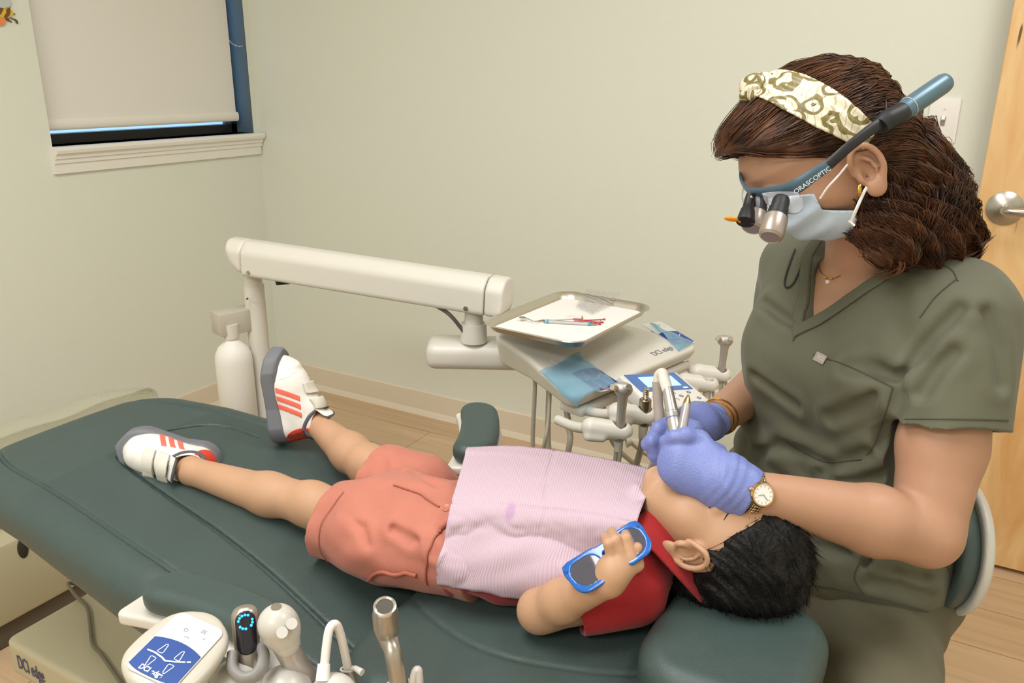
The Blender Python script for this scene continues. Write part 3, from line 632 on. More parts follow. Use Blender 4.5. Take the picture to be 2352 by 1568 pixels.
for w, h, r, z in ((0.318, 0.218, 0.030, 0.0), (0.322, 0.222, 0.032, 0.0), (0.338, 0.238, 0.038, 0.014), (0.350, 0.250, 0.042, 0.0155), (0.352, 0.252, 0.043, 0.0135), (0.338, 0.238, 0.038, 0.0115), (0.321, 0.221, 0.031, -0.0015), (0.316, 0.216, 0.029, -0.0018)):
    rings.append([bm.verts.new((x, y, z)) for x, y in rrect(w, h, r, 8)])
for p, q in zip(rings, rings[1:]):
    for i in range(len(p)): bm.faces.new((p[i], p[(i+1) % len(p)], q[(i+1) % len(p)], q[i]))
bm.faces.new(rings[0]); bm.faces.new(rings[-1][::-1]); bmesh.ops.transform(bm, matrix=Mtr, verts=bm.verts); bm_obj('pan', bm, TRM, tray, True, angle=R(50))
bm = bmesh.new(); add_poly(bm, rrect(0.312, 0.212, 0.024), 0.0006, 0.0014, Mtr); tag(bm_obj('tray_liner', bm, mat('liner_paper', '#f1ece8', 0.7), None, False), 'white paper liner inside the steel tray', 'paper')
def ontray(px, py, lift=0.002): return atz(px, py, 0.7905+lift)
def tool(name, label, pts, rad, m, seg=10, z=0.005):
    o = None; P = [ontray(*p, z) for p in pts]; root = empty(name, label, 'dental instrument', tuple((P[0]+P[-1])/2-V3(0, 0, z-0.0016)), 'instruments on the tray'); return root, P
r1, P = tool('dental_scaler', 'double-ended silver scaler with two blue bands on the tray', [(1208, 735), (1228, 740), (1246, 735), (1252, 738), (1356, 744), (1372, 744), (1382, 738)], 0, None)
SIL = mat('silver_handle', '#c8c6c4', 0.3, 0.9, bump=0.6, bscale=1200)
bm = bmesh.new(); add_cyl(bm, P[3], P[4], 0.0042, seg=16); bm_obj('handle', bm, SIL, r1, angle=R(30))
for t in (0.03, 0.95):
    a = P[3]+(P[4]-P[3])*t; b = P[3]+(P[4]-P[3])*(t+0.05); bm = bmesh.new(); add_cyl(bm, a, b, 0.0050, seg=16); bm_obj('blue_band', bm, mat('band_teal', '#3a9ac0', 0.4), r1, angle=R(30))
bm = bmesh.new(); add_tube(bm, smooth_path([P[3], P[2]+V3(0, 0, 0.0), P[1]+V3(0, 0, 0.002), P[0]+V3(0, 0, 0.006)], 5), [0.0035, 0.0016, 0.0011, 0.0006], 8); bm_obj('tip', bm, STEEL, r1)
bm = bmesh.new(); add_tube(bm, smooth_path([P[4], P[5], P[6]+V3(0, 0, 0.005)], 5), [0.0035, 0.0014, 0.0006], 8); bm_obj('tip', bm, STEEL, r1)
r2, P = tool('dental_mirror', 'thin pale dental mirror with a tan ring behind the scaler', [(1200, 733), (1222, 736), (1335, 729), (1338, 727), (1360, 725)], 0, None)
bm = bmesh.new(); add_tube(bm, [P[1], P[2]], [0.0018, 0.0028], 12); bm_obj('handle', bm, mat('pale_handle', '#e5e0d8', 0.35), r2)
bm = bmesh.new(); add_cyl(bm, P[2], P[2]+(P[2]-P[1])*0.03, 0.0034, seg=12); bm_obj('ring', bm, mat('ring_tan', '#b08552', 0.5), r2)
bm = bmesh.new(); add_tube(bm, [P[1], P[0]+V3(0, 0, 0.004)], 0.001, 8); add_ball(bm, P[0]+V3(0, 0, 0.004), 0.008, (1, 1, 0.2)); bm_obj('mirror_head', bm, STEEL, r2)
RED = mat('red_bristle', '#c2384a', 0.5)
for k, (pp, lb) in enumerate((([(1315, 732), (1345, 735), (1388, 733)], 'longest red applicator stick, nearest the tray liner middle'), ([(1318, 737), (1350, 738), (1384, 740)], 'red applicator stick between its two red neighbours'), ([(1324, 741), (1352, 737), (1378, 744)], 'bent red applicator stick touching the scaler'))):
    P = [ontray(*p, 0.0035) for p in pp]; ro = empty('applicator_stick', lb, 'applicator', tuple(P[1]-V3(0, 0, 0.002)), 'red applicator sticks'); bm = bmesh.new(); add_tube(bm, smooth_path(P, 6), 0.0013, 8); bm_obj('shaft', bm, RED, ro); bm = bmesh.new(); add_ball(bm, P[-1], 0.0022, (1.4, 1, 1)); bm_obj('tip', bm, RED, ro)
# crumpled clear wrapper with silver mesh print
def wrap_mat():
    m = bpy.data.materials.new('printed_wrapper'); m.use_nodes = True; nt = m.node_tree; N = nt.nodes; L = nt.links; b = N['Principled BSDF']; out = N['Material Output']
    b.inputs['Base Color'].default_value = lin('#a7a49d') + (1,); b.inputs['Roughness'].default_value = 0.2
    tc = N.new('ShaderNodeTexCoord'); mp = N.new('ShaderNodeMapping'); mp.inputs['Scale'].default_value = (75, 160, 60); mp.inputs['Rotation'].default_value = (0, 0, 0.5); L.new(tc.outputs['Object'], mp.inputs[0])
    v = N.new('ShaderNodeTexWave'); v.bands_direction = 'Y'; L.new(mp.outputs[0], v.inputs['Vector']); v.inputs['Scale'].default_value = 0.30; v.inputs['Distortion'].default_value = 5.0; v.inputs['Detail Scale'].default_value = 1.2
    mr = N.new('ShaderNodeMapRange'); mr.inputs[1].default_value = 0.60; mr.inputs[2].default_value = 0.72; mr.inputs[3].default_value = 0.10; mr.inputs[4].default_value = 0.85; L.new(v.outputs['Fac'], mr.inputs[0])
    t = N.new('ShaderNodeBsdfTransparent'); mx = N.new('ShaderNodeMixShader'); L.new(mr.outputs[0], mx.inputs[0]); L.new(t.outputs[0], mx.inputs[1]); L.new(b.outputs[0], mx.inputs[2]); L.new(mx.outputs[0], out.inputs[0]); return m
c4 = [ontray(*q, 0.004) for q in ((1322, 705), (1345, 679), (1428, 690), (1360, 722))]; nu = nv = 26; vs = []
for i in range(nu+1):
    for j in range(nv+1):
        u, v = i/nu, j/nv; p = (c4[0]*(1-u)+c4[1]*u)*(1-v)+(c4[3]*(1-u)+c4[2]*u)*v
        vs.append(p+V3(0, 0, 0.004+0.003*abs(math.sin(5*u+3*v))+0.002*abs(math.sin(9*v-4*u))+0.014*u*u))
fs = [(i*(nv+1)+j, (i+1)*(nv+1)+j, (i+1)*(nv+1)+j+1, i*(nv+1)+j+1) for i in range(nu) for j in range(nv)]
tag(mesh_obj('plastic_wrapper', np.array(vs)-V3(0, 0, 0.0035), fs, wrap_mat(), None, True), 'crumpled clear wrapper with a grey net print in the tray', 'wrapper')
# control screen box in front of the head
s4 = [atz(*q, z) for q, z in (((1450, 878), 0.713), ((1520, 832), 0.713), ((1606, 910), 0.688), ((1540, 958), 0.688))]
sx_ = nrm((s4[3]-s4[0])+(s4[2]-s4[1])); sy_ = nrm((s4[1]-s4[0])+(s4[2]-s4[3])); SL = np.linalg.norm(s4[3]-s4[0]); SW = np.linalg.norm(s4[1]-s4[0]); sc = sum(s4)/4
Ms = frame(sc, sx_, y=sy_)
cs_ = bpy.data.objects.new('control_screen', None); scene.collection.objects.link(cs_); cs_.parent = du
bm = bmesh.new(); add_box(bm, (0, 0, -0.017), (SL, SW, 0.034), Ms, 0.006, 3); bm_obj('case', bm, mat('console_white', '#e6e2da', 0.35), cs_, angle=R(30))
bm = bmesh.new(); add_poly(bm, rrect(SL*0.52, SW*0.86, 0.002), 0.0002, 0.0008, Ms @ Matrix.Translation((-SL*0.20, 0, 0))); bm_obj('blue_panel', bm, mat('screen_blue', '#4a72b8', 0.35), cs_, False)
bm = bmesh.new(); add_poly(bm, rrect(SL*0.30, SW*0.56, 0.001), 0.0009, 0.0014, Ms @ Matrix.Translation((-SL*0.21, 0.004, 0))); bm_obj('display', bm, mat('lit_display', '#a5d9fa', 0.3, emit=0.8), cs_, False)
bm = bmesh.new(); add_poly(bm, rrect(0.006, 0.012, 0.001), 0.0009, 0.0013, Ms @ Matrix.Translation((SL*0.01, SW*0.33, 0))); bm_obj('badge', bm, mat('badge_white', '#e8edf3', 0.4), cs_, False)
for i, (u, v) in enumerate(((0.14, 0.30), (0.14, 0.05), (0.14, -0.2), (0.23, 0.12), (0.23, -0.1), (0.23, -0.33), (0.32, 0.36), (0.32, 0.0), (0.32, -0.24), (0.41, 0.1), (0.41, -0.15), (0.42, -0.35))):
    bm = bmesh.new(); strokes(bm, [[(SL*u+0.0035*math.cos(t), SW*v+0.0035*math.sin(t)) for t in np.linspace(0, 6.3 if i % 3 == 0 else 4.2, 12)]], 0.0005, 0.0007 if i % 3 else 0.0014, Ms); bm_obj('key_symbol', bm, mat('key_print', '#6a7396', 0.5), cs_, False)
# holders along a bar under the front edge
HOLD = [V3(*atz(*q)) for q in ((1406, 986, .682), (1464, 951, .690), (1570, 915, .655), (1612, 880, .655), (1642, 858, .655))]
hb = bmesh.new(); add_box(hb, (0, 0, 0), (0.06, 0.40, 0.02), frame(np.array(Mhd @ Vector((-0.01, 0.0, -0.048))), N_, y=E_), 0.006); bm_obj('holder_bar', hb, OFFW, du)
HA = nrm(N_*0.55-E_*0.0); hx_ = nrm(V3(0.87, 0.49, 0.0))          # holders point across the picture
def holder(c):
    Mh_ = frame(c, hx_, z=V3(0, 0, 1)); ho = bpy.data.objects.new('holder', None); scene.collection.objects.link(ho); ho.parent = du
    def f(P):
        d = capflat(P, (-0.038, 0, 0.004), (0.020, 0, -0.004), 0.0195, 0.0185, (0, 1, 0), 0.95)
        d = smin(d, cap(P, (-0.045, -0.012, -0.010), (-0.02, -0.012, -0.012), 0.008), 0.008)
        return smax(d, -cap(P, (0.014, 0, -0.05), (0.014, 0, 0.06), 0.0125), 0.003)
    sdf_obj('cradle', f, (-0.07, -0.03, -0.04), (0.05, 0.03, 0.04), 0.0025, OFFW, ho, M=Mh_)
    bm = bmesh.new(); add_cyl(bm, (0.026, 0, -0.018), (0.036, 0, -0.017), 0.018, 0.013, 24); bmesh.ops.transform(bm, matrix=Mh_, verts=bm.verts); bm_obj('end_knob', bm, OFFW, ho)
    back = np.array(Mhd @ Vector((0.0, float((np.array(Mhd.inverted() @ Vector(c)))[1]), -0.05))); bm = bmesh.new(); add_tube(bm, smooth_path([c-hx_*0.035, (c+back)/2-V3(0, 0, 0.004)-hx_*0.02, back], 6), 0.010, 10); bm_obj('stalk', bm, OFFW, ho)
    return np.array(Mh_ @ Vector((0.014, 0, 0)))
HP = [holder(c) for c in HOLD]
TUBE = mat('grey_tubing', '#a9a18f', 0.45); CHROME = mat('chrome', '#d5d2cc', 0.16, 1.0); SATIN = mat('satin_metal', '#b9b4ae', 0.42, 0.6)
def hose(bm, p, sag, k): return add_tube(bm, smooth_path([p, p-V3(0, 0, 0.06)+V3(-0.004*k, 0, 0), p+V3(-0.03*k, 0.02, -0.18), p+V3(-0.06*k, 0.10, -0.30), np.array(Mhd @ Vector((-0.12, (p-H0)@E_*0.7, -0.06)))+V3(0, 0, -0.22), np.array(Mhd @ Vector((-0.16, (p-H0)@E_*0.6, -0.05)))], 8), sag, 8)
UPH = nrm(V3(0.04, 0.0, 1))
def syringe(p, label, tip):
    ro = empty('air_water_syringe', label, 'dental syringe', tuple(p-V3(0, 0, 0.03)), 'handpieces on the delivery unit'); bm = bmesh.new()
    add_tube(bm, [p+UPH*t for t in (-0.022, 0.0, 0.03, 0.06, 0.072)], [0.0105, 0.0108, 0.0095, 0.0105, 0.0125], 18, True, (1, 0.85)); bm_obj('body', bm, SATIN, ro)
    top = p+UPH*0.080
    def f(P): return smin(ell(P, (0, 0, 0.0), (0.017, 0.013, 0.014)), cap(P, (-0.004, 0, 0.002), (-0.014, 0, 0.006), 0.010, 0.007), 0.006)
    sdf_obj('nozzle_block', f, (-0.03, -0.02, -0.02), (0.03, 0.02, 0.02), 0.0016, SATIN, ro, M=frame(top, hx_, z=V3(0, 0, 1)))
    for s in (-1, 1):
        bm = bmesh.new(); add_cyl(bm, top+hx_*0.011*s+V3(0, -0.008, 0.006), top+hx_*0.015*s+V3(0, -0.015, 0.010), 0.0058, seg=16); bm_obj('button', bm, CHROME, ro)
    if tip:
        q = [atz(1410, 893, top[2]), atz(1360, 884, 0.752), atz(1348, 872, 0.756)]; bm = bmesh.new(); add_tube(bm, smooth_path([top-hx_*0.012, q[0]-V3(0, 0, 0), dep(1372, 888, 1.66), dep(1345, 868, 1.70)], 6), 0.0022, 8); bm_obj('clear_tip', bm, mat('violet_tip', '#c08fb4', 0.2), ro)
    for k in ((-0.004, 1.0), (0.004, 0.8)):
        bm = bmesh.new(); hose(bm, p-V3(k[0], 0, 0.022), 0.0042, k[1]); bm_obj('hose', bm, TUBE, ro)
    bm = bmesh.new(); add_cyl(bm, p-UPH*0.020, p-UPH*0.044, 0.0095, 0.006, 16); bm_obj('collar', bm, OFFW, ro)
syringe(HP[0], 'satin three-way syringe in the nearest holder with a violet tip', True)
syringe(HP[4], 'satin three-way syringe standing in the farthest holder', False)
ro = empty('handpiece_coupling', 'bare metal handpiece coupling with a threaded stub in the second holder', 'coupling', tuple(HP[1]-V3(0, 0, 0.03)), 'handpieces on the delivery unit')
bm = bmesh.new(); add_lathe(bm, [(0, -0.022), (0.0105, -0.022), (0.0115, -0.01), (0.0115, 0.030), (0.010, 0.032), (0, 0.032)], frame(HP[1], V3(1, 0, 0), z=UPH), 24); bm_obj('sleeve', bm, mat('nickel', '#a39a86', 0.28, 1.0), ro, angle=R(30))
bm = bmesh.new(); add_lathe(bm, [(0.005, 0.030), (0.0055, 0.034)] + [(0.0052+0.0007*(k % 2), 0.034+0.002*k) for k in range(10)] + [(0.0035, 0.054), (0, 0.055)], frame(HP[1], V3(1, 0, 0), z=UPH), 20); bm_obj('threaded_stub', bm, CHROME, ro, angle=R(30))
bm = bmesh.new(); hose(bm, HP[1]-V3(0, 0, 0.020), 0.0065, 1.2); bm_obj('hose', bm, TUBE, ro)
bm = bmesh.new(); add_cyl(bm, HP[1]-UPH*0.020, HP[1]-UPH*0.05, 0.010, 0.0075, 16); bm_obj('collar', bm, OFFW, ro)
for i in (3,):
    ro = empty('dental_hose', 'grey hose hanging from the empty holder beside the farthest syringe', 'hose', tuple(HP[i]-V3(0, 0, 0.05)))
    bm = bmesh.new(); add_cyl(bm, HP[i]+UPH*0.004, HP[i]-UPH*0.045, 0.0095, 0.0085, 16); bm_obj('collar', bm, OFFW, ro)
    bm = bmesh.new(); hose(bm, HP[i]-V3(0, 0, 0.04), 0.006, 0.5); bm_obj('tubing', bm, TUBE, ro)
# umbilical hoses under the head
for a, b, w in (((1262, 900), (1248, 1030), 0.0040), ((1300, 930), (1306, 1032), 0.0065)):
    p, q = dep(*a, 1.72), dep(*b, 1.70); bm = bmesh.new(); add_tube(bm, smooth_path([p+V3(-0.02, 0.03, 0.06), p, (p+q)/2+V3(0.004, 0, 0), q, q+V3(-0.05, 0.02, -0.20), q+V3(-0.30, 0.03, -0.36)], 8), w, 10); bm_obj('supply_hose', bm, TUBE, du)
# water bottle and its bracket on the post
bt = dep(538, 835, 2.07); bpos = V3(bt[0], bt[1], 0)
bm = bmesh.new(); add_box(bm, (0, 0, 0), (0.105, 0.055, 0.058), frame(dep(541, 735, 2.06)+V3(0, 0, 0.0), nrm(V3(-1.55, 1.42, 0)-V3(bpos[0], bpos[1], 0)), z=V3(0, 0, 1)), 0.003); bm_obj('bottle_bracket', bm, mat('bracket_grey', '#bcb5a5', 0.45), du)
wb = empty('water_bottle', 'frosted white water bottle hanging under the post bracket', 'bottle', (bpos[0], bpos[1], 0.42))
zt = 0.745
bm = bmesh.new(); ZB = -0.045; add_lathe(bm, [(0, 0.44), (0.040, 0.44), (0.046, 0.448), (0.046, 0.655), (0.044, 0.672), (0.036, 0.690), (0.022, 0.704), (0.016, 0.710), (0.016, 0.722), (0, 0.722)], MT(bpos[0], bpos[1], ZB), 40); bm_obj('bottle_body', bm, mat('frosted_plastic', '#e6e2d9', 0.5, sss=0.3), wb)
bm = bmesh.new(); add_cyl(bm, (bpos[0], bpos[1], 0.715+ZB), (bpos[0], bpos[1], 0.752+ZB), 0.019, 0.021, 28); bm_obj('cap', bm, OFFW, wb, angle=R(30))
# ------------------------------------------------------------------ assistant's instruments in front of the chair
au = empty('assistant_unit', 'white assistant instrument holder with blue keypad in front of the chair', 'instrument holder', tuple(dep(600, 1560, 0.80)))
GLOSSW = mat('gloss_white_plastic', '#cbc7c0', 0.3)
# keypad head: rounded wedge, face tilted to the camera
k0, k1, k2, k3 = [dep(*q) for q in ((440, 1410, 0.775), (512, 1425, 0.775), (385, 1568, 0.705), (300, 1545, 0.705))]
kc = (k0+k1+k2+k3)/4; kxa = nrm((k0+k1)-(k2+k3)); kya = nrm((k0-k1)+(k3-k2)); KL = 0.5*np.linalg.norm((k0+k1)-(k2+k3))*1.06; KW = 0.078
Mk = frame(kc, kxa, y=kya)
if Mk[2][2] < 0: Mk = frame(kc, kxa, y=-kya)
def kbody(P):
    x, y, z = P.T; w = np.interp(x, [-KL/2, KL/2], [0.0355, 0.0285]); r = 0.028
    qx = np.abs(x)-KL/2-0.006; qy = np.abs(y)-w; ax, ay = qx+r, qy+r
    d2 = np.hypot(np.maximum(ax, 0), np.maximum(ay, 0))+np.minimum(np.maximum(ax, ay), 0)-r-0.007*np.clip(1-(x/(KL/2))**2, 0, 1)
    rr = 0.007; a = d2+rr+np.clip(-z-0.008, 0, 1)*0.30; b = np.abs(z+0.016)-0.016+rr
    return np.hypot(np.maximum(a, 0), np.maximum(b, 0))+np.minimum(np.maximum(a, b), 0)-rr
kh = bpy.data.objects.new('keypad_head', None); scene.collection.objects.link(kh); kh.parent = au
sdf_obj('housing', kbody, (-0.12, -0.09, -0.05), (0.12, 0.09, 0.02), 0.0022, mat('keypad_ivory', '#bfb9ab', 0.32), kh, M=Mk)
touchpad(kh, Mk @ Matrix.Translation((-0.004, 0, 0.0004)), KL*0.88, 0.0505)
text_obj('lettering', 'DCI edge', 0.0072, Mk @ Matrix.Translation((-KL*0.415, 0.002, 0.0024)) @ Matrix.Rotation(R(-90), 4, 'Z'), PALEBLUE, kh, sx=0.85, bold=0.0002)
# holder blocks
def blob(name, pts, rads, m, parent, h=0.003, k=0.01):
    P = np.array(pts); lo = P.min(0)-max(rads)-0.01; hi = P.max(0)+max(rads)+0.01
    return sdf_obj(name, lambda Q: chain(Q, pts, rads, k), lo, hi, h, m, parent)
blob('holder_block', [dep(545, 1575, 0.775), dep(545, 1640, 0.775)], [0.026, 0.028], GLOSSW, au)
blob('holder_block', [dep(655, 1590, 0.78), dep(655, 1650, 0.78)], [0.026, 0.027], GLOSSW, au)
blob('holder_block', [dep(765, 1605, 0.77), dep(765, 1660, 0.77)], [0.024, 0.026], GLOSSW, au)
blob('holder_block', [dep(920, 1615, 0.80), dep(920, 1670, 0.80)], [0.024, 0.026], GLOSSW, au)
bm = bmesh.new(); add_tube(bm, [dep(420, 1640, 0.76), dep(700, 1665, 0.78), dep(960, 1680, 0.80)], 0.016, 16); bm_obj('holder_rail', bm, GLOSSW, au)
bm = bmesh.new(); add_tube(bm, smooth_path([dep(395, 1530, 0.745), dep(430, 1590, 0.75), dep(480, 1640, 0.77)], 6), 0.011, 12); bm_obj('keypad_stem', bm, OFFW, au)
bm = bmesh.new(); q = dep(700, 1660, 0.78); add_tube(bm, smooth_path([q, q+V3(0, 0.03, -0.10), q+V3(-0.12, 0.20, -0.30), q+V3(-0.26, 0.28, -0.40)], 8), 0.022, 16); bm_obj('support_arm', bm, OFFW, au)
UP = nrm(V3(0, 0, 1)); TOCAM = nrm(-ray(600, 1480)*V3(1, 1, 0.3))
# curing light with a ring of blue lamps
cl = empty('curing_light', 'champagne curing light with glowing blue ring in the grey fork', 'curing light', tuple(dep(563, 1540, 0.775)))
a_, b_ = dep(562, 1402, 0.785), dep(572, 1545, 0.775); Mcl = frame(b_, nrm(np.cross(nrm(a_-b_), TOCAM))*-1, z=nrm(a_-b_)); Lc = np.linalg.norm(a_-b_)
fy = np.array(Mcl)[:3, 1]; sgn = 1.0 if np.dot(fy, TOCAM) > 0 else -1.0
CHAMP = mat('champagne_metal', '#b3aa9e', 0.36, 0.8)
def clb(P):
    x, y, z = P.T; r = np.interp(z, [-0.02, 0.012, 0.035, Lc], [0.0070, 0.0090, 0.0105, 0.0108])
    q = np.hypot(np.maximum(np.abs(x)-0.0020, 0), y)-r; return smax(q*0.85, np.maximum(z-Lc-0.006, -0.03-z), 0.012)
sdf_obj('body', clb, (-0.03, -0.03, -0.04), (0.03, 0.03, Lc+0.02), 0.0016, CHAMP, cl, M=Mcl)
def clf(P):
    x, y, z = P.T; zz = np.maximum(np.abs(z-Lc*0.66)-Lc*0.19, 0); return np.maximum(np.maximum(np.hypot(x, zz)-0.0094, clb(P)-0.0009), -(y*sgn))
sdf_obj('display', clf, (-0.03, -0.03, -0.04), (0.03, 0.03, Lc+0.02), 0.0012, mat('display_black', '#1d1b22', 0.2), cl, M=Mcl)
for k in range(14):
    t = 2*math.pi*k/14
    if k in (4, 8, 12) : continue
    x, z = 0.0064*math.sin(t), Lc*0.84+0.0064*math.cos(t)
    ys = sgn*(0.0128 + (0 if True else 0)); bm = bmesh.new()
    yy = sgn*math.sqrt(max(0.0001, 0.0118**2-max(0, abs(x)-0.002)**2))
    add_ball(bm, (x, yy, z), 0.0013, (1, 0.5, 1), Mcl, 8, 6); bm_obj('lamp', bm, mat('blue_lamp', '#1f8cff', 0.3, emit=3.0), cl)
fk = smooth_path([dep(534, 1500, 0.765), dep(534, 1535, 0.755), dep(556, 1556, 0.75), dep(585, 1552, 0.75), dep(602, 1530, 0.755), dep(606, 1500, 0.77), dep(596, 1490, 0.785)], 8)
bm = bmesh.new(); add_tube(bm, fk, 0.0052, 12, True, (1, 1.5)); bm_obj('fork', bm, mat('fork_grey', '#8d8b88', 0.4), au)
# three-way syringe with white plastic nose and two buttons
s1, s2, s3, s4_ = dep(638, 1432, 0.77), dep(652, 1478, 0.775), dep(690, 1540, 0.79), dep(735, 1600, 0.81)
sy = empty('air_water_syringe', 'ivory syringe head with two round buttons between curing light and bent tube', 'dental syringe', tuple(s3))
IVORY = mat('syringe_ivory', '#c4beb3', 0.3)
def syh(P): return smin(cap(P, s1-ray(600, 1400)*0.006, s1+V3(0.003, 0, -0.004), 0.0165, 0.0175), cap(P, s1, s2+V3(0.004, 0, 0), 0.0165, 0.0115), 0.010)
sdf_obj('head', syh, s1-0.05, s1+0.06, 0.0016, IVORY, sy)
bm = bmesh.new(); add_tube(bm, smooth_path([s2-(s3-s2)*0.25, s2, s3, s4_], 8), [0.0105, 0.0115, 0.012, 0.012], 18); bm_obj('handle', bm, mat('syringe_handle', '#b9b2ab', 0.25, 0.5), sy)
fwd = -nrm(ray(655, 1440))
for px_, py_ in ((648, 1452), (670, 1432)):
    t_ = 0.70
    while t_ < 0.85 and syh(dep(px_, py_, t_)[None])[0] > 0.0005: t_ += 0.0005
    p = dep(px_, py_, t_); bm = bmesh.new(); add_cyl(bm, p-fwd*0.006, p+fwd*0.0045, 0.0056, 0.0052, 18); bm_obj('button', bm, GLOSSW, sy, angle=R(30))
bm = bmesh.new(); add_cyl(bm, s1+UP*0.010-ray(600, 1400)*0.002, s1+UP*0.019-ray(600, 1400)*0.004, 0.006, 0.005, 16); bm_obj('nozzle_collar', bm, CHROME, sy)
blob('holder_arm', [dep(610, 1470, 0.82), dep(640, 1540, 0.82)], [0.014, 0.022], GLOSSW, au)
# bent saliva tube
st = empty('saliva_ejector', 'white bent saliva tube hooked over itself beside the suction tip', 'suction tube', tuple(dep(745, 1540, 0.77)))
bm = bmesh.new(); P = [dep(*q) for q in ((744, 1545, 0.765), (748, 1500, 0.768), (755, 1450, 0.772), (765, 1434, 0.776), (776, 1440, 0.781), (788, 1480, 0.79), (800, 1538, 0.80))]
add_tube(bm, smooth_path(P, 8), 0.0043, 14); bm_obj('tube', bm, mat('tube_white', '#e9e0d8', 0.35), st)
bm = bmesh.new(); add_cyl(bm, dep(744, 1524, 0.766), dep(741, 1562, 0.762), 0.0058, 0.0066, 18); bm_obj('tip', bm, mat('tip_white', '#f4efec', 0.3), st)
bm = bmesh.new(); add_cyl(bm, dep(799, 1536, 0.80), dep(808, 1600, 0.80), 0.0062, 0.0085, 18); bm_obj('valve_body', bm, mat('valve_metal', '#a89d93', 0.35, 0.8), st)
bm = bmesh.new(); add_tube(bm, [dep(799, 1536, 0.80)+0.0068*(math.cos(t)*CR+math.sin(t)*nrm(np.cross(CR, nrm(dep(799, 1536, 0.8)-dep(808, 1600, 0.8))))) for t in np.linspace(0, 2*math.pi, 25)], 0.0011, 8, False); bm_obj('collar', bm, GLOSSW, st)
bm = bmesh.new(); add_tube(bm, [dep(806, 1536, 0.797), dep(816, 1534, 0.793), dep(832, 1544, 0.788)], [0.0018, 0.0028, 0.0036], 10); bm_obj('lever', bm, GLOSSW, st)
# high volume suction handpiece
hv = empty('suction_handpiece', 'flared champagne suction handpiece with an open mouth', 'suction handpiece', tuple(dep(905, 1540, 0.78)))
h0, h1 = dep(884, 1393, 0.775), dep(918, 1600, 0.80); ax_ = nrm(h1-h0); mouth = nrm(nrm(-ax_)*0.75+fwd*0.55)
pp = smooth_path([h0, h0-mouth*0.020, h0-mouth*0.032+ax_*0.012, dep(902, 1495, 0.785), dep(913, 1550, 0.79), dep(925, 1610, 0.80)], 8); n = len(pp)
rad = np.interp(np.linspace(0, 1, n), [0, .12, .28, .42, .58, .8, 1], [0.0110, 0.0125, 0.0128, 0.0098, 0.0082, 0.0088, 0.0095])
bm = bmesh.new(); add_tube(bm, pp, list(rad), 24, True); bm_obj('body', bm, CHAMP, hv)
Mm = frame(h0, nrm(np.cross(mouth, V3(0, 0, 1))), z=mouth)
bm = bmesh.new(); add_lathe(bm, [(0.0078, -0.001), (0.0082, 0.0012), (0.0095, 0.0022), (0.0110, 0.0016), (0.0114, -0.001)], Mm, 36); bm_obj('rim', bm, mat('bright_rim', '#d9d5cf', 0.25, 0.9), hv)
bm = bmesh.new(); add_lathe(bm, [(0.0, 0.0004), (0.0080, 0.0006)], Mm, 30); bm_obj('bore', bm, mat('bore_dark', '#4b443c', 0.7), hv)
bm = bmesh.new(); add_tube(bm, smooth_path([dep(948, 1600, 0.79), dep(950, 1560, 0.79), dep(956, 1540, 0.79), dep(962, 1545, 0.79), dep(964, 1600, 0.79)], 6), 0.0042, 10); bm_obj('valve_lever', bm, mat('lever_grey', '#bdb6ad', 0.35), hv)
# ------------------------------------------------------------------ the child on the chair
SKIN = mat('child_skin', '#bd9475', 0.5, bump=0.08, bscale=600, var=0.035, vscale=25, sss=0.12, spec=0.4)
def near(P, c, r, fn, pad=0.035):
    d = np.linalg.norm(P-np.asarray(c, float), axis=1)-r; out = np.maximum(d, 0.02); i = d < pad
    if i.any(): out[i] = fn(P[i])
    return out
def loc(P, M):
    A = np.array(M); return (P-A[:3, 3])@A[:3, :3]
def ear_sdf(Q, s=1.0):
    """x outward, y forward, z up, about 6 cm tall at s=1"""
    q = Q/s
    helix = smooth_path([(0.004, 0.012, 0.004), (0.010, 0.010, 0.016), (0.013, 0.002, 0.027), (0.015, -0.010, 0.026), (0.016, -0.017, 0.014), (0.015, -0.017, -0.002), (0.012, -0.011, -0.014), (0.009, -0.006, -0.020)], 3)
    anti = smooth_path([(0.009, -0.002, 0.017), (0.011, -0.008, 0.008), (0.011, -0.009, -0.003), (0.009, -0.003, -0.012)], 3)
    d = ell(q, (0.006, -0.004, 0.004), (0.0050, 0.017, 0.024))
    d = smin(d, cap(q, (-0.006, -0.002, 0.012), (0.004, -0.006, 0.004), 0.010, 0.008), 0.006)
    d = smax(d, -ell(q, (0.015, -0.005, 0.004), (0.0095, 0.0125, 0.020)), 0.003)
    d = smin(d, chain(q, helix, np.interp(np.linspace(0, 1, len(helix)), [0, .2, .8, 1], [0.0030, 0.0034, 0.0034, 0.0040])), 0.003)
    d = smin(d, chain(q, anti, [0.0022]*len(anti)), 0.0035)
    d = smin(d, ell(q, (0.008, 0.001, -0.0215), (0.0060, 0.0110, 0.0110)), 0.004)      # lobe
    d = smin(d, ell(q, (0.007, 0.009, -0.006), (0.0045, 0.0035, 0.0065)), 0.004)      # tragus
    d = smax(d, -ell(q, (0.010, 0.000, -0.005), (0.006, 0.0065, 0.0075)), 0.003)      # bowl
    return d*s

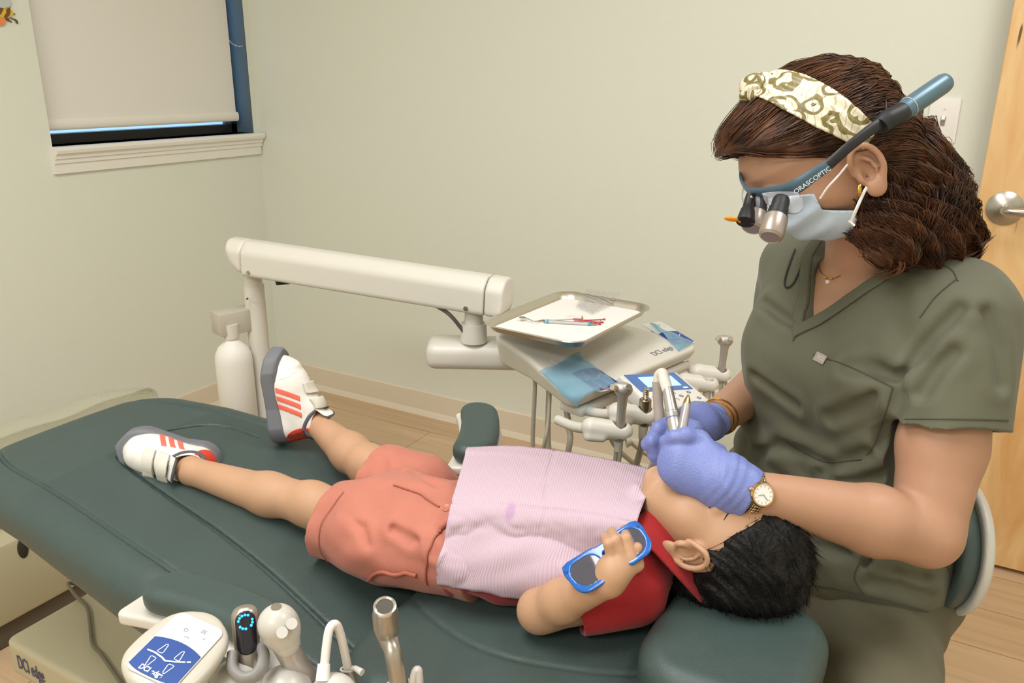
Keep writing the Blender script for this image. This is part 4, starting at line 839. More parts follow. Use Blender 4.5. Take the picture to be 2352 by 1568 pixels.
boy = empty('person', 'child in red polo shirt and coral shorts lying back on the dental chair', 'person', (-0.55, 0.82, 0.68))
HS = 0.94                                                             # head size against the full-size head below
BC = nrm(V3(0.99, -0.02, -0.02)); BF = nrm(V3(0.0, -0.10, 1.0)); BHC = dep(1652, 1240, 0.985)
MH = frame(BHC, np.cross(nrm(BF-BC*np.dot(BF, BC)), BC), z=BC)        # x: child's right, y: face, z: crown
def wh(x, y, z): return np.array(MH @ Vector((x*HS, y*HS, z*HS)))
def boy_head(P):
    q = loc(P, MH)/HS; qs = q.copy(); qs[:, 0] = np.abs(q[:, 0])
    d = ell(q, (0, -0.004, 0.022), (0.072, 0.083, 0.077))
    d = smin(d, ell(q, (0, 0.028, -0.034), (0.056, 0.054, 0.066)), 0.03)
    d = smin(d, ell(q, (0, 0.042, -0.074), (0.040, 0.036, 0.030)), 0.022)
    d = smin(d, ell(q, (0, 0.066, -0.090), (0.017, 0.014, 0.014)), 0.014)
    d = smin(d, ell(qs, (0.034, 0.050, -0.036), (0.025, 0.024, 0.028)), 0.02)
    d = smin(d, cap(q, (0, 0.080, 0.008), (0, 0.092, -0.022), 0.006, 0.0085), 0.012)
    d = smin(d, ell(qs, (0.008, 0.086, -0.027), (0.007, 0.008, 0.006)), 0.006)
    d = smax(d, -ell(qs, (0.029, 0.086, 0.004), (0.017, 0.014, 0.011)), 0.012)
    d = smin(d, ell(qs, (0.029, 0.068, 0.002), (0.014, 0.0125, 0.0115)), 0.004)
    d = smax(d, -cap(qs, (0.017, 0.081, -0.003), (0.041, 0.075, -0.004), 0.0016), 0.002)
    d = smin(d, ell(q, (0, 0.079, -0.060), (0.024, 0.013, 0.015)), 0.008)
    d = smax(d, -ell(q, (0, 0.094, -0.060), (0.019, 0.016, 0.0105)), 0.003)
    e = qs-V3(0.066, 0.026, -0.020); a = R(-14); e = np.stack([e[:, 0], e[:, 1]*math.cos(a)+e[:, 2]*math.sin(a), -e[:, 1]*math.sin(a)+e[:, 2]*math.cos(a)], 1)
    d = np.minimum(d+0*d, smin(d, ear_sdf(e, 1.02), 0.003))
    return smin(d, cap(q, (0, -0.004, -0.05), (0, -0.030, -0.135), 0.040, 0.041), 0.02)*HS
# shoe frames: x heel->toe, y toward the inner side, z out of the top
TL = nrm(V3(-0.80, -0.42, 0.20)); UL = V3(0.42, -0.76, 0.27); ML = frame(dep(502, 1072, 1.375), TL, z=UL)
TR = nrm(V3(-0.16, 0.10, 0.97)); UR = V3(0.85, 0.40, 0.10); MR = frame(dep(655, 1012, 1.455), TR, z=UR)
def shp(Mx, x, y, z): return np.array(Mx @ Vector((x, y, z)))
kneeL, ankL, hipL = atz(716, 1160, 0.682), shp(ML, 0.023, 0, 0.064), atz(925, 1232, 0.672)
kneeR, ankR, hipR = atz(846, 1070, 0.690), shp(MR, 0.025, 0, 0.064), atz(968, 1130, 0.680)
footL, footR = shp(ML, 0.045, 0, 0.030), shp(MR, 0.045, 0, 0.030)
PEL, CHE, NEK = V3(-0.605, 0.803, 0.692), V3(-0.37, 0.845, 0.728), V3(-0.270, 0.868, 0.745)
shL, shR = V3(-0.285, 0.792, 0.720), V3(-0.305, 0.945, 0.725)
elL, wrL = atz(1240, 1402, 0.697), atz(1398, 1332, 0.785)
elR, wrR = V3(-0.43, 0.955, 0.695), V3(-0.55, 0.915, 0.70)
def mid(a, b, t): return a+(b-a)*t
def leg(P, h, k, a, toe):
    d = cap(P, h, k, 0.046, 0.034); d = smin(d, cap(P, k, mid(k, a, .35), 0.031, 0.0315), 0.012); d = smin(d, cap(P, mid(k, a, .33)-V3(0, 0, 0.004), a, 0.0325, 0.0215), 0.015)
    d = smin(d, ell(P, k+V3(0, 0, 0.012), (0.028, 0.026, 0.022)), 0.014)
    return smin(d, cap(P, a, toe, 0.021, 0.018), 0.01)
# left hand resting on the bib, fingers over the sunglasses
def pz(x, y, z): return atz(x, y, z)
KN = [pz(1406, 1282, 0.810), pz(1428, 1277, 0.813), pz(1450, 1280, 0.811), pz(1465, 1292, 0.803)]
MIDP = [pz(1398, 1248, 0.826), pz(1414, 1240, 0.829), pz(1438, 1236, 0.828), pz(1464, 1258, 0.818)]
TIP = [pz(1389, 1233, 0.812), pz(1405, 1220, 0.815), pz(1434, 1214, 0.814), pz(1459, 1236, 0.808)]
def boy_hand(P):
    pal = mid(wrL, KN[1], 0.55)
    d = cap(P, wrL, mid(wrL, KN[1], .4), 0.0175, 0.019)
    for i, k in enumerate(KN): d = smin(d, cap(P, mid(wrL, KN[1], .35), k-V3(0, 0, 0.003), 0.0160, 0.0072), 0.006)
    f = None
    for i in range(4):
        e = chain(P, [KN[i], MIDP[i], TIP[i]], [0.0068 if i < 3 else 0.0062, 0.0059 if i < 3 else 0.0054, 0.0051 if i < 3 else 0.0047], 0.002); f = e if f is None else np.minimum(f, e)
    t = chain(P, [mid(wrL, KN[0], .35)-V3(0.008, 0, 0.008), pz(1378, 1300, 0.792), pz(1376, 1272, 0.793)], [0.012, 0.0085, 0.0068], 0.004)
    return smin(smin(d, f, 0.0022), t, 0.006)
def boy_body(P):
    d = near(P, BHC-BC*0.02, 0.17, boy_head)
    def tr(P):
        t = capflat(P, PEL, mid(PEL, CHE, .5), 0.086, 0.085, (0, 0, 1), 0.66); t = smin(t, capflat(P, mid(PEL, CHE, .5), CHE, 0.084, 0.088, (0, 0, 1), 0.66), 0.03)
        t = smin(t, cap(P, shL, shR, 0.036), 0.03); return smin(t, cap(P, NEK, BHC-BC*0.09-BF*0.02, 0.040), 0.02)
    d = smin(d, near(P, mid(PEL, CHE, .5), 0.32, tr), 0.01)
    d = smin(d, near(P, kneeL, 0.36, lambda P: leg(P, hipL, kneeL, ankL, footL)), 0.015)
    d = smin(d, near(P, kneeR, 0.36, lambda P: leg(P, hipR, kneeR, ankR, footR)), 0.015)
    def armL(P):
        a = cap(P, shL, elL, 0.031, 0.025); a = smin(a, cap(P, elL, mid(elL, wrL, .35), 0.0245, 0.0242), 0.012); a = smin(a, cap(P, mid(elL, wrL, .35), wrL, 0.0240, 0.0170), 0.01); return smin(a, boy_hand(P), 0.008)
    d = smin(d, near(P, mid(elL, wrL, .5), 0.22, armL), 0.006)
    def armR(P): return smin(cap(P, shR, elR, 0.031, 0.026), cap(P, elR, wrR, 0.025, 0.018), 0.01)
    return smin(d, near(P, elR, 0.22, armR), 0.008)
sdf_obj('body', boy_body, (-1.12, 0.62, 0.58), (-0.04, 1.08, 0.92), 0.0026, SKIN, boy)
# lips and teeth
bm = bmesh.new(); add_tube(bm, [wh(0.0185*math.cos(t), 0.0905-0.006*abs(math.cos(t)), -0.060+0.0112*math.sin(t)) for t in np.linspace(0, 2*math.pi, 29)], 0.0034, 8, False); bm_obj('lips', bm, mat('lip_pink', '#b0655a', 0.4), boy)
bm = bmesh.new()
for k in range(-3, 4): add_box(bm, (k*0.0046, 0.0865-0.0006*k*k, -0.0525), (0.0042, 0.003, 0.006), MH, 0.001)
bm_obj('teeth', bm, mat('tooth_white', '#f1ebe0', 0.25), boy)
def onto(fn, pts, up, it=16):
    V = np.array(pts, float)
    for _ in range(it):
        d = fn(V); e = 8e-4; G = np.stack([fn(V+e*np.eye(3)[i])-d for i in range(3)], 1)/e; V = V-(d-up)[:, None]*G/np.maximum((G*G).sum(1), .3)[:, None]
    return V
# eyelashes and brows
for s in (-1, 1):
    bm = bmesh.new(); add_tube(bm, onto(boy_head, smooth_path([wh(s*0.016, 0.0815, -0.004), wh(s*0.029, 0.0825, -0.007), wh(s*0.042, 0.0745, -0.006)], 5), 0.0004), [0.0006, 0.0012, 0.0008], 6); bm_obj('eyelash', bm, mat('lash_dark', '#2a1a14', 0.6), boy)
    bm = bmesh.new(); add_tube(bm, onto(boy_head, smooth_path([wh(s*0.012, 0.0870, 0.017), wh(s*0.030, 0.0830, 0.022), wh(s*0.048, 0.0680, 0.015)], 5), -0.0006), [0.0010, 0.0017, 0.0008], 8); bm_obj('eyebrow', bm, mat('brow_dark', '#2b1d16', 0.8), boy)
# short black hair
HAIRB = mat('black_hair', '#0e0c0c', 0.55, bump=0.9, bscale=260, spec=0.3)
def hair_vol(P):
    q = loc(P, MH)/HS; d = ell(q, (0, -0.014, 0.028), (0.080, 0.090, 0.088)); d = smin(d, ell(q, (0, -0.040, -0.025), (0.060, 0.045, 0.055)), 0.02)
    ax = np.abs(q[:, 0])
    d = d + 0.0022*np.sin(q[:, 1]*260+q[:, 2]*190+9*np.sin(q[:, 0]*90))*0.7 + 0.003*wav(q, 3, 130)
    # hairline: a curve in the side view (y forward, z up)
    y, z = q[:, 1], q[:, 2]
    line = np.interp(y, [-0.09, -0.045, -0.015, 0.006, 0.020, 0.026, 0.034, 0.045, 0.055, 0.065, 0.09], [-0.075, -0.055, -0.02, 0.012, 0.018, -0.022, 0.018, 0.020, 0.032, 0.050, 0.060])
    return smax(d, (line-z)*0.8, 0.004)*HS
def strands(V, F, rng, n, length, r, dirfn, lift=0.3, curl=0.0):
    """many fine tapered hairs rooted on a surface: V,F quads"""
    tri = V[F]; ctr = tri.mean(1); nn = np.cross(tri[:, 2]-tri[:, 0], tri[:, 3]-tri[:, 1]); ar = np.linalg.norm(nn, axis=1)+1e-12; nn /= ar[:, None]
    pick = rng.choice(len(F), n, p=ar/ar.sum()); p = ctr[pick]+rng.normal(size=(n, 3))*0.0012; nr = nn[pick]; t = dirfn(p); t = t-nr*(t*nr).sum(1)[:, None]; t /= np.linalg.norm(t, axis=1)[:, None]+1e-9
    t = t+rng.normal(size=(n, 3))*0.16+nr*lift*rng.uniform(0.1, 1, n)[:, None]; t /= np.linalg.norm(t, axis=1)[:, None]
    L = length*rng.uniform(0.5, 1.2, n); side = np.cross(t, nr); side /= np.linalg.norm(side, axis=1)[:, None]+1e-9; K = 5; out = []; fs = []
    pts = [p-nr*0.001]
    for k in range(1, K): pts.append(pts[-1]+(t-nr*(0.45*lift*k/K)+side*curl*math.sin(k))*(L/(K-1))[:, None])
    vs = np.zeros((n, K, 3, 3))
    for k in range(K):
        w = r*(1-k/(K-1)*0.85)
        for j in range(3):
            a = 2*math.pi*j/3; vs[:, k, j] = pts[k]+w*(math.cos(a)*side+math.sin(a)*nr)
    base = (np.arange(n)*K*3)[:, None, None, None]; kk = np.arange(K-1)[None, :, None]; jj = np.arange(3)[None, None, :]
    f = np.stack([kk*3+jj, kk*3+(jj+1) % 3, (kk+1)*3+(jj+1) % 3, (kk+1)*3+jj], -1)+base
    return vs.reshape(-1, 3), f.reshape(-1, 4)
rng = np.random.default_rng(7)
V, F = sdf_arrays(hair_vol, BHC-0.16, BHC+0.16, 0.003)
sv_, sf_ = strands(V, F, rng, 5200, 0.020, 0.0006, lambda p: np.tile(BC*0.55-BF*0.9, (len(p), 1))+0.3*np.stack([wav(p, 11, 60), wav(p, 12, 60), wav(p, 13, 60)], 1), 0.35)
mesh_obj('hair', np.vstack([V, sv_]), np.vstack([F, sf_+len(V)]), HAIRB, boy)
# shorts
CORAL = mat('coral_twill', '#bd7461', 0.75, bump=0.35, bscale=900, var=0.05, vscale=18, sheen=0.15)
def fold(P, seed, f, a): return a*wav(P, seed, f, 5)
cutL = nrm(kneeL-hipL); cutR = nrm(kneeR-hipR); shL_end = atz(752, 1207, 0.676); shR_end = atz(862, 1098, 0.690)
def creases(P, lines, w, depth):
    """pressed-in folds along lines of points, with a soft ridge beside each"""
    o = np.zeros(len(P)); c = np.mean([p for l in lines for p in l], 0); m = np.linalg.norm(P-c, axis=1) < .45
    if not m.any(): return o
    Q = P[m]; a = np.zeros(len(Q))
    for l in lines:
        d = chain(Q, l, [0]*len(l)); a += depth*(np.exp(-(d/w)**2)-.55*np.exp(-((d-2.1*w)/(1.3*w))**2))
    o[m] = a; return o
SHC = [[atz(x, y, z) for x, y, z in l] for l in (
    ((852, 1160, .70), (880, 1185, .735), (905, 1215, .735), (915, 1250, .72)), ((850, 1150, .71), (890, 1160, .745), (935, 1155, .755)), ((800, 1185, .73), (835, 1215, .73), (850, 1250, .715)),
    ((870, 1120, .72), (900, 1105, .74), (940, 1098, .745)), ((905, 1215, .74), (945, 1240, .735), (985, 1245, .735)),     ((960, 1195, .765), (985, 1225, .755), (990, 1270, .735)), ((925, 1080, .74), (960, 1110, .755), (1010, 1120, .765)), ((780, 1235, .70), (800, 1260, .68), (830, 1275, .67)))]
def shorts_vol(P):
    hl, kl = hipL+V3(0, 0, 0.004), shL_end; hr, kr = hipR+V3(0, 0, 0.004), shR_end
    d = smin(cap(P, hl, kl+cutL*0.03, 0.062, 0.053), cap(P, hr, kr+cutR*0.03, 0.060, 0.050), 0.014)
    d = smin(d, capflat(P, PEL-V3(0.03, 0, 0), PEL+V3(0.10, 0.018, 0.012), 0.095, 0.098, (0, 0, 1), 0.72), 0.035)
    return d+creases(P, SHC, .0065, .0042)+fold(P, 21, 55, 0.0024)+0.0030*np.sin((P@nrm(V3(0.6, 0.5, 0.6)))*140+5*wav(P, 23, 30))*np.clip(1-np.linalg.norm(P-mid(hipL, hipR, .5), axis=1)/0.14, 0, 1)+0.0015*wav(P, 24, 120)
def shorts(P):
    d = shorts_vol(P); d = np.maximum(d, -(d+0.0095))
    nL = (P-shL_end)@cutL; nR = (P-shR_end)@cutR; dl, dr = np.linalg.norm(P-hipL, axis=1), np.linalg.norm(P-hipR, axis=1)
    left = (P-mid(shL_end, shR_end, .5))@nrm(shR_end-shL_end) < 0.0
    d = np.maximum(d, np.where(left, nL, nR))
    return np.maximum(d, P[:, 0]-(-0.478))
sdf_obj('shorts', shorts, (-0.95, 0.66, 0.58), (-0.46, 1.02, 0.80), 0.0026, CORAL, boy)
bt_ = atz(1026, 1166, 0.766); bm = bmesh.new(); Mb = frame(bt_, V3(1, 0.1, 0), z=nrm(V3(0, -0.25, 1))); add_lathe(bm, [(0, 0.001), (0.003, 0.001), (0.0055, 0.0022), (0.0068, 0.0012), (0.0068, -0.001), (0, -0.001)], Mb, 24)
# seams: raised strips along hem, fly and pocket
def seam(name, pts, r=0.0011, m=None, up=0.002):
    P = smooth_path(pts, 8); V = P.copy()
    for _ in range(14):
        d = shorts_vol(V); e = 1e-3; G = np.stack([shorts_vol(V+e*np.eye(3)[i])-d for i in range(3)], 1)/e; V = V-(d-up)[:, None]*G/np.maximum((G*G).sum(1), .3)[:, None]
    bm = bmesh.new(); add_tube(bm, V, r, 8); bm_obj(name, bm, m or mat('coral_seam', '#a9604e', 0.8), sho)
sho = [o for o in boy.children if o.name == 'shorts'][0]
bm_obj('button', bm, mat('coral_button', '#c67a5f', 0.4), sho)
for v in sho.children: pass
seam('pocket_edge', [atz(870, 1288, 0.675), atz(905, 1278, 0.69), atz(945, 1278, 0.70), atz(985, 1288, 0.70)], 0.0026)
seam('hem_stitch', [atz(770, 1270, 0.65), atz(760, 1215, 0.70), atz(775, 1165, 0.73), atz(800, 1145, 0.735)], 0.0007)
seam('fly_flap', [atz(905, 1150, 0.74), atz(960, 1150, 0.755), atz(1010, 1165, 0.765)], 0.0012)
seam('waist_seam', [atz(1000, 1215, 0.76), atz(992, 1265, 0.73), atz(998, 1320, 0.69)], 0.0014)
seam('belt_tab', [atz(1036, 1190, 0.762), atz(1010, 1205, 0.762), atz(1004, 1215, 0.76)], 0.0030)
# red polo shirt
REDM = mat('red_cotton', '#a01218', 0.8, bump=0.4, bscale=1100, var=0.05, vscale=30, sheen=0.2)
slv_end = mid(shL, elL, 0.60); slv_dir = nrm(elL-shL); slvR_end = mid(shR, elR, 0.6); slvR_dir = nrm(elR-shR)
def shirt_torso(P):
    t = capflat(P, PEL+V3(0.045, 0, 0.0), mid(PEL, CHE, .5), 0.092, 0.092, (0, 0, 1), 0.68); t = smin(t, capflat(P, mid(PEL, CHE, .5), CHE+V3(0.02, 0, 0), 0.092, 0.095, (0, 0, 1), 0.66), 0.03)
    return smin(t, cap(P, shL, shR, 0.044), 0.03)
def shirt_vol(P):
    t = shirt_torso(P)
    sl = np.maximum(cap(P, shL, slv_end+slv_dir*0.03, 0.044, 0.041), (P-slv_end)@slv_dir); sr = np.maximum(cap(P, shR, slvR_end+slvR_dir*.03, 0.044, 0.041), (P-slvR_end)@slvR_dir)
    return smin(t, np.minimum(sl, sr), 0.012)+fold(P, 31, 50, 0.003)+0.0018*wav(P, 32, 120)
def shirt(P):
    d = shirt_vol(P)
    d = np.maximum(d, -cap(P, mid(shL, slv_end, .6), slv_end+slv_dir*0.06, 0.034, 0.0365)); d = np.maximum(d, -cap(P, mid(shR, slvR_end, .6), slvR_end+slvR_dir*.06, 0.036))
    nk = cap(P, NEK-V3(0.02, 0, 0), BHC-BC*0.06, 0.046); d = smax(d, -nk, 0.004)
    return np.maximum(d, -0.505-P[:, 0])
so = sdf_obj('polo_shirt', shirt, (-0.57, 0.62, 0.60), (-0.17, 1.05, 0.82), 0.0026, REDM, boy)
nkA, nkB = NEK-V3(0.012, 0, 0.006), BHC-BC*0.075-BF*0.018; nax = nrm(nkB-nkA)
def collar(P):
    q = P-nkA; h = q@nax; rad = np.linalg.norm(q-h[:, None]*nax, axis=1); ang = np.arctan2((q@nrm(np.cross(nax, V3(0, 0, 1)))), q@V3(0, 0, 1)-h*nax[2])
    r0 = 0.047+0.0025*np.sin(ang*3)+0.002*wav(P, 41, 60)
    inner = np.maximum(np.abs(rad-r0)-0.0022, np.abs(h-0.020)-0.026)
    slope = r0+0.006+0.70*(0.046-h); lo = 0.046-0.056-0.020*np.cos(ang-2.3)
    outer = np.maximum(np.abs(rad-slope)*0.85-0.0024, np.maximum(h-0.046, lo-h))
    d = smin(inner, outer, 0.004)
    gap = np.abs(ang-0.15)*rad-0.010                     # placket opening at the throat
    return np.maximum(d, -gap)
sdf_obj('collar', collar, nkA-0.14, nkA+0.14, 0.0022, REDM, so)
# ------------------------------------------------------------------ shoes
SOLE = mat('sole_grey', '#6f7076', 0.6, bump=0.15, bscale=900); LEATHER = mat('shoe_white', '#e9e5dd', 0.5, bump=0.12, bscale=500, var=0.02); STRIPE = mat('stripe_coral', '#ee6f5c', 0.5); HEELRED = mat('heel_red', '#d9452f', 0.5); LINING = mat('lining_grey', '#55565d', 0.7); STITCH = mat('stitch_line', '#8a8781', 0.7)
SL_ = 0.166
def sole_w(x): return np.interp(x, [-.01, .005, .03, .065, .10, .13, .155, .172], [.018, .028, .033, .030, .034, .038, .032, .016])
def upper(q):
    x, y, z = q.T
    d = ell(q, (.110, .000, .014), (.046, .032, .032)); d = smin(d, ell(q, (.085, 0, .022), (.050, .031, .038)), .02)
    d = smin(d, cap(q, (.030, 0, .016), (.032, 0, .050), .0305, .026), .02); d = smin(d, cap(q, (.06, 0, .03), (.062, 0, .058), .026, .018), .02)
    return smax(d, -z+.004, .004)
def shoe(Mx, med, label, script):
    sh = bpy.data.objects.new('shoe', None); scene.collection.objects.link(sh); sh.parent = boy; sh['label'] = label
    lo, hi = V3(-.03, -.06, -.03), V3(.20, .06, .10)
    def so(q):
        x, y, z = q.T; qx = np.abs(x-.084)-.088; w = sole_w(x)+.006*np.clip((.012-z)/.03, 0, 1); a = np.maximum(qx, np.abs(y)-w); k = np.hypot(np.maximum(np.abs(x-.084)-.088+.03, 0)*0.95, np.maximum(np.abs(y)-w+.03, 0))-.03+np.minimum(np.maximum(np.abs(x-.084)-.088+.03, np.abs(y)-w+.03), 0)
        zt = np.interp(x, [0, .05, .11, .17], [.016, .012, .010, .020]); zb = np.interp(x, [0, .12, .17], [-.016, -.016, -.006]); rr = .008
        b = np.abs(z-(zt+zb)/2)-(zt-zb)/2+rr; a = k+rr; return np.hypot(np.maximum(a, 0), np.maximum(b, 0))+np.minimum(np.maximum(a, b), 0)-rr
    sdf_obj('sole', so, lo, hi, .0016, SOLE, sh, M=Mx)
    opening = lambda q: smin(cap(q, (.030, 0, .050), (.020, 0, .12), .0225, .028), cap(q, (.042, 0, .060), (.05, 0, .12), .016, .024), .01)
    def up(q):
        d = upper(q); x, y, z = q.T
        d = d+.0012*np.sin(x*260+14*y)*np.clip((x-.115)/.02, 0, 1)*np.clip(1-(np.abs(y)/.03)**2, 0, 1)      # creases of the toe box
        ln = np.abs(x-.118+.35*np.abs(np.abs(y)-.02)-.15*z)-.0006; d = smax(d, -np.maximum(ln, np.abs(d)-.0008), .0006)
        return smax(d, -opening(q), .002)
    sdf_obj('upper', up, lo, hi, .0014, LEATHER, sh, M=Mx)
    for k in range(3):
        def st(q, k=k):
            x, y, z = q.T; s = x-.066-.0148*k+.42*(z-.02)+6*(z-.02)**2; return np.maximum(np.maximum(np.abs(upper(q))-.0009, np.abs(s)-.0046), np.maximum(np.maximum(.008-z, z-.047), .014-y*med*1.0))
        sdf_obj('stripe', st, lo, hi, .0011, STRIPE, sh, M=Mx)
    def hp(q):
        x, y, z = q.T; return np.maximum(np.maximum(np.abs(upper(q))-.0009, np.hypot(x+.002, (z-.044)*0.85)-.0300), np.maximum(.012-z, opening(q)*-1+.002))
    sdf_obj('heel_patch', hp, lo, hi, .0012, HEELRED, sh, M=Mx)
    cl_ = smooth_path([(.004, 0, .068), (.009, .019, .058), (.024, .026, .047), (.044, .024, .056), (.056, .016, .068)], 6)
    cl2 = [(p[0], -p[1], p[2]) for p in cl_[::-1]]
    bm = bmesh.new(); add_tube(bm, list(cl2)[:-1]+list(cl_), .0032, 10, True); bmesh.ops.transform(bm, matrix=Mx, verts=bm.verts); bm_obj('collar_trim', bm, LINING, sh)
    for k, x0 in enumerate((.095, .067)):
        def sp(q, x0=x0):
            x, y, z = q.T; lat = -y*med; s = np.abs(x-x0+.12*lat)-.0098+np.clip(lat-.030, 0, 1)*.4
            off = .0034+np.clip(lat-.02, 0, 1)*.22; u = upper(q)-off
            return smax(np.maximum(np.abs(u)-.0020, s), np.maximum(.016-z-np.clip(-lat, 0, 1)*0+np.clip(-lat+.0, 0, .01)*0, np.maximum(lat-.046, -lat-.020)), .002)
        sdf_obj('strap', sp, lo, hi, .0011, mat('strap_cream', '#d8d2c5', .55, bump=.2, bscale=900), sh, M=Mx)
    tg = smooth_path([(.072, 0, .060), (.058, 0, .070), (.047, 0, .083), (.042, 0, .092)], 5)
    bm = bmesh.new(); add_tube(bm, tg, [.004, .0042, .0044, .003], 14, True, (4.4, .75), up=(1, 0, 1)); bmesh.ops.transform(bm, matrix=Mx, verts=bm.verts); bm_obj('tongue', bm, LEATHER, sh)
    bm = bmesh.new(); e = [(.042+.0004*abs(t), t*.0185, .0925-.004*abs(t)**2) for t in np.linspace(-1, 1, 15)]; add_tube(bm, e, .0022, 8); bmesh.ops.transform(bm, matrix=Mx, verts=bm.verts); bm_obj('tongue_trim', bm, LINING, sh)
    nrm_t = nrm(V3(.8, 0, .55)); text_obj('lettering', 'adidas', .0085, Mx @ frame(V3(.0545, -.004*med, .0830), V3(0, 1, 0), z=nrm_t), mat('ink_black', '#2b2a2c', .6), sh, extrude=.0002)
    if script: text_obj('script', 'Disney', .0125, Mx @ frame(V3(.016, .0292*med, .034), V3(-.25, 0, -.97)*1.0, z=V3(-.2, med, .05)), mat('ink_black', '#2b2a2c', .6), sh, extrude=.0002, shear=.3)
    return sh
shoe(ML, -1, 'white sneaker with coral stripes lying on its side', False)
shoe(MR, 1, 'white sneaker with coral stripes pointing up', True)
# ------------------------------------------------------------------ paper bib over the chest
def bib_mat():
    m = bpy.data.materials.new('bib_paper'); m.use_nodes = True; nt = m.node_tree; N = nt.nodes; L = nt.links; b = N['Principled BSDF']; b.inputs['Roughness'].default_value = 0.8; b.inputs['Specular IOR Level'].default_value = 0.3
    uv = N.new('ShaderNodeUVMap'); sep = N.new('ShaderNodeSeparateXYZ'); L.new(uv.outputs[0], sep.inputs[0])
    w = N.new('ShaderNodeMath'); w.operation = 'MULTIPLY'; w.inputs[1].default_value = 6.2832*78; L.new(sep.outputs[0], w.inputs[0]); s = N.new('ShaderNodeMath'); s.operation = 'SINE'; L.new(w.outputs[0], s.inputs[0])
    bp = N.new('ShaderNodeBump'); bp.inputs['Strength'].default_value = 0.35; bp.inputs['Distance'].default_value = 0.0012; L.new(s.outputs[0], bp.inputs['Height']); L.new(bp.outputs[0], b.inputs['Normal'])
    # lilac rub mark near the middle fold
    dx = N.new('ShaderNodeVectorMath'); dx.operation = 'SUBTRACT'; dx.inputs[1].default_value = (0.325, 0.515, 0); L.new(uv.outputs[0], dx.inputs[0]); sc_ = N.new('ShaderNodeVectorMath'); sc_.operation = 'MULTIPLY'; sc_.inputs[1].default_value = (34, 14, 0); L.new(dx.outputs[0], sc_.inputs[0]); ln_ = N.new('ShaderNodeVectorMath'); ln_.operation = 'LENGTH'; L.new(sc_.outputs[0], ln_.inputs[0])
    mr = N.new('ShaderNodeMapRange'); mr.inputs[1].default_value = 0.55; mr.inputs[2].default_value = 1.1; mr.inputs[3].default_value = 0.65; mr.inputs[4].default_value = 0.0; L.new(ln_.outputs['Value'], mr.inputs[0])
    st = N.new('ShaderNodeMapRange'); st.inputs[1].default_value = -1; st.inputs[2].default_value = 1; L.new(s.outputs[0], st.inputs[0])
    c1 = N.new('ShaderNodeMix'); c1.data_type = 'RGBA'; c1.inputs[6].default_value = lin('#c3a9b7') + (1,); c1.inputs[7].default_value = lin('#ccb4c0') + (1,); L.new(st.outputs[0], c1.inputs[0])
    c2 = N.new('ShaderNodeMix'); c2.data_type = 'RGBA'; L.new(mr.outputs[0], c2.inputs[0]); L.new(c1.outputs[2], c2.inputs[6]); c2.inputs[7].default_value = lin('#b78fb9') + (1,); L.new(c2.outputs[2], b.inputs['Base Color'])
    return m
cols = [[atz(*q, z) for q, z in c] for c in (
    (((1073, 1027), .778), ((1055, 1098), .785), ((1034, 1172), .778), ((1020, 1262), .735), ((1010, 1335), .695)),
    (((1180, 1024), .783), ((1158, 1100), .795), ((1140, 1174), .787), ((1124, 1262), .742), ((1112, 1339), .700)),
    (((1290, 1036), .790), ((1268, 1110), .803), ((1252, 1183), .795), ((1240, 1268), .752), ((1230, 1344), .706)),
    (((1400, 1056), .796), ((1380, 1126), .811), ((1362, 1196), .803), ((1362, 1275), .764), ((1360, 1345), .722)),
    (((1502, 1078), .802), ((1484, 1145), .815), ((1462, 1212), .806), ((1468, 1275), .774), ((1462, 1322), .748)))]
cols = np.array(cols); cols[:, 1:4, 2] += .004; NU, NV = 90, 80
g1 = np.array([smooth_path(c, NV//4) for c in cols]); g = np.stack([smooth_path(g1[:, j], NU//4) for j in range(g1.shape[1])], 1); nu, nv = g.shape[:2]
uu, vv = np.meshgrid(np.linspace(0, 1, nu), np.linspace(0, 1, nv), indexing='ij')
du = np.gradient(g, axis=0); dv = np.gradient(g, axis=1); nn = np.cross(dv, du); nn /= np.linalg.norm(nn, axis=2)[..., None]; nn *= np.sign(nn[..., 2:3].mean())
low = np.clip((vv-0.52)/0.1, 0, 1)
crum = 0.0010*wav(g.reshape(-1, 3), 61, 110, 5).reshape(nu, nv)+0.0012*np.abs(wav(g.reshape(-1, 3), 62, 200, 4)).reshape(nu, nv)
left = np.clip((0.48-uu)/0.1, 0, 1)
crum = crum*(0.35+1.3*low*(0.25+left))-0.0035*np.exp(-((vv-0.465-0.02*uu)/0.006)**2)-0.0022*np.exp(-((uu-0.485-0.05*(vv-.5))/0.006)**2)+0.0030*np.exp(-((vv-0.05-0.08*uu)/0.02)**2)*np.clip(1-uu*2, 0, 1)+0.0045*np.exp(-(((uu-.93)/.03)**2+((vv-.22)/.06)**2))
Pg = (g+nn*crum[..., None]).reshape(-1, 3)
for _ in range(10):                                             # keep the paper outside the clothes
    d = np.minimum(shirt_vol(Pg), shorts_vol(Pg)); e = 1e-3; G = np.stack([np.minimum(shirt_vol(Pg+e*np.eye(3)[i]), shorts_vol(Pg+e*np.eye(3)[i]))-d for i in range(3)], 1)/e
    Pg = Pg+np.clip(0.0042-d, 0, 0.01)[:, None]*G/np.maximum((G*G).sum(1), .3)[:, None]
jag = 0.0022*np.abs(wav(np.stack([uu.ravel()*40, vv.ravel()*0, vv.ravel()*0], 1), 5, 1.0, 4))*(vv.ravel() > 0.985)
Pg = Pg+jag[:, None]*V3(0, 0, 1)
fs = np.array([(i*nv+j, (i+1)*nv+j, (i+1)*nv+j+1, i*nv+j+1) for i in range(nu-1) for j in range(nv-1)])
bib = mesh_obj('bib', Pg, fs, bib_mat(), None, True)
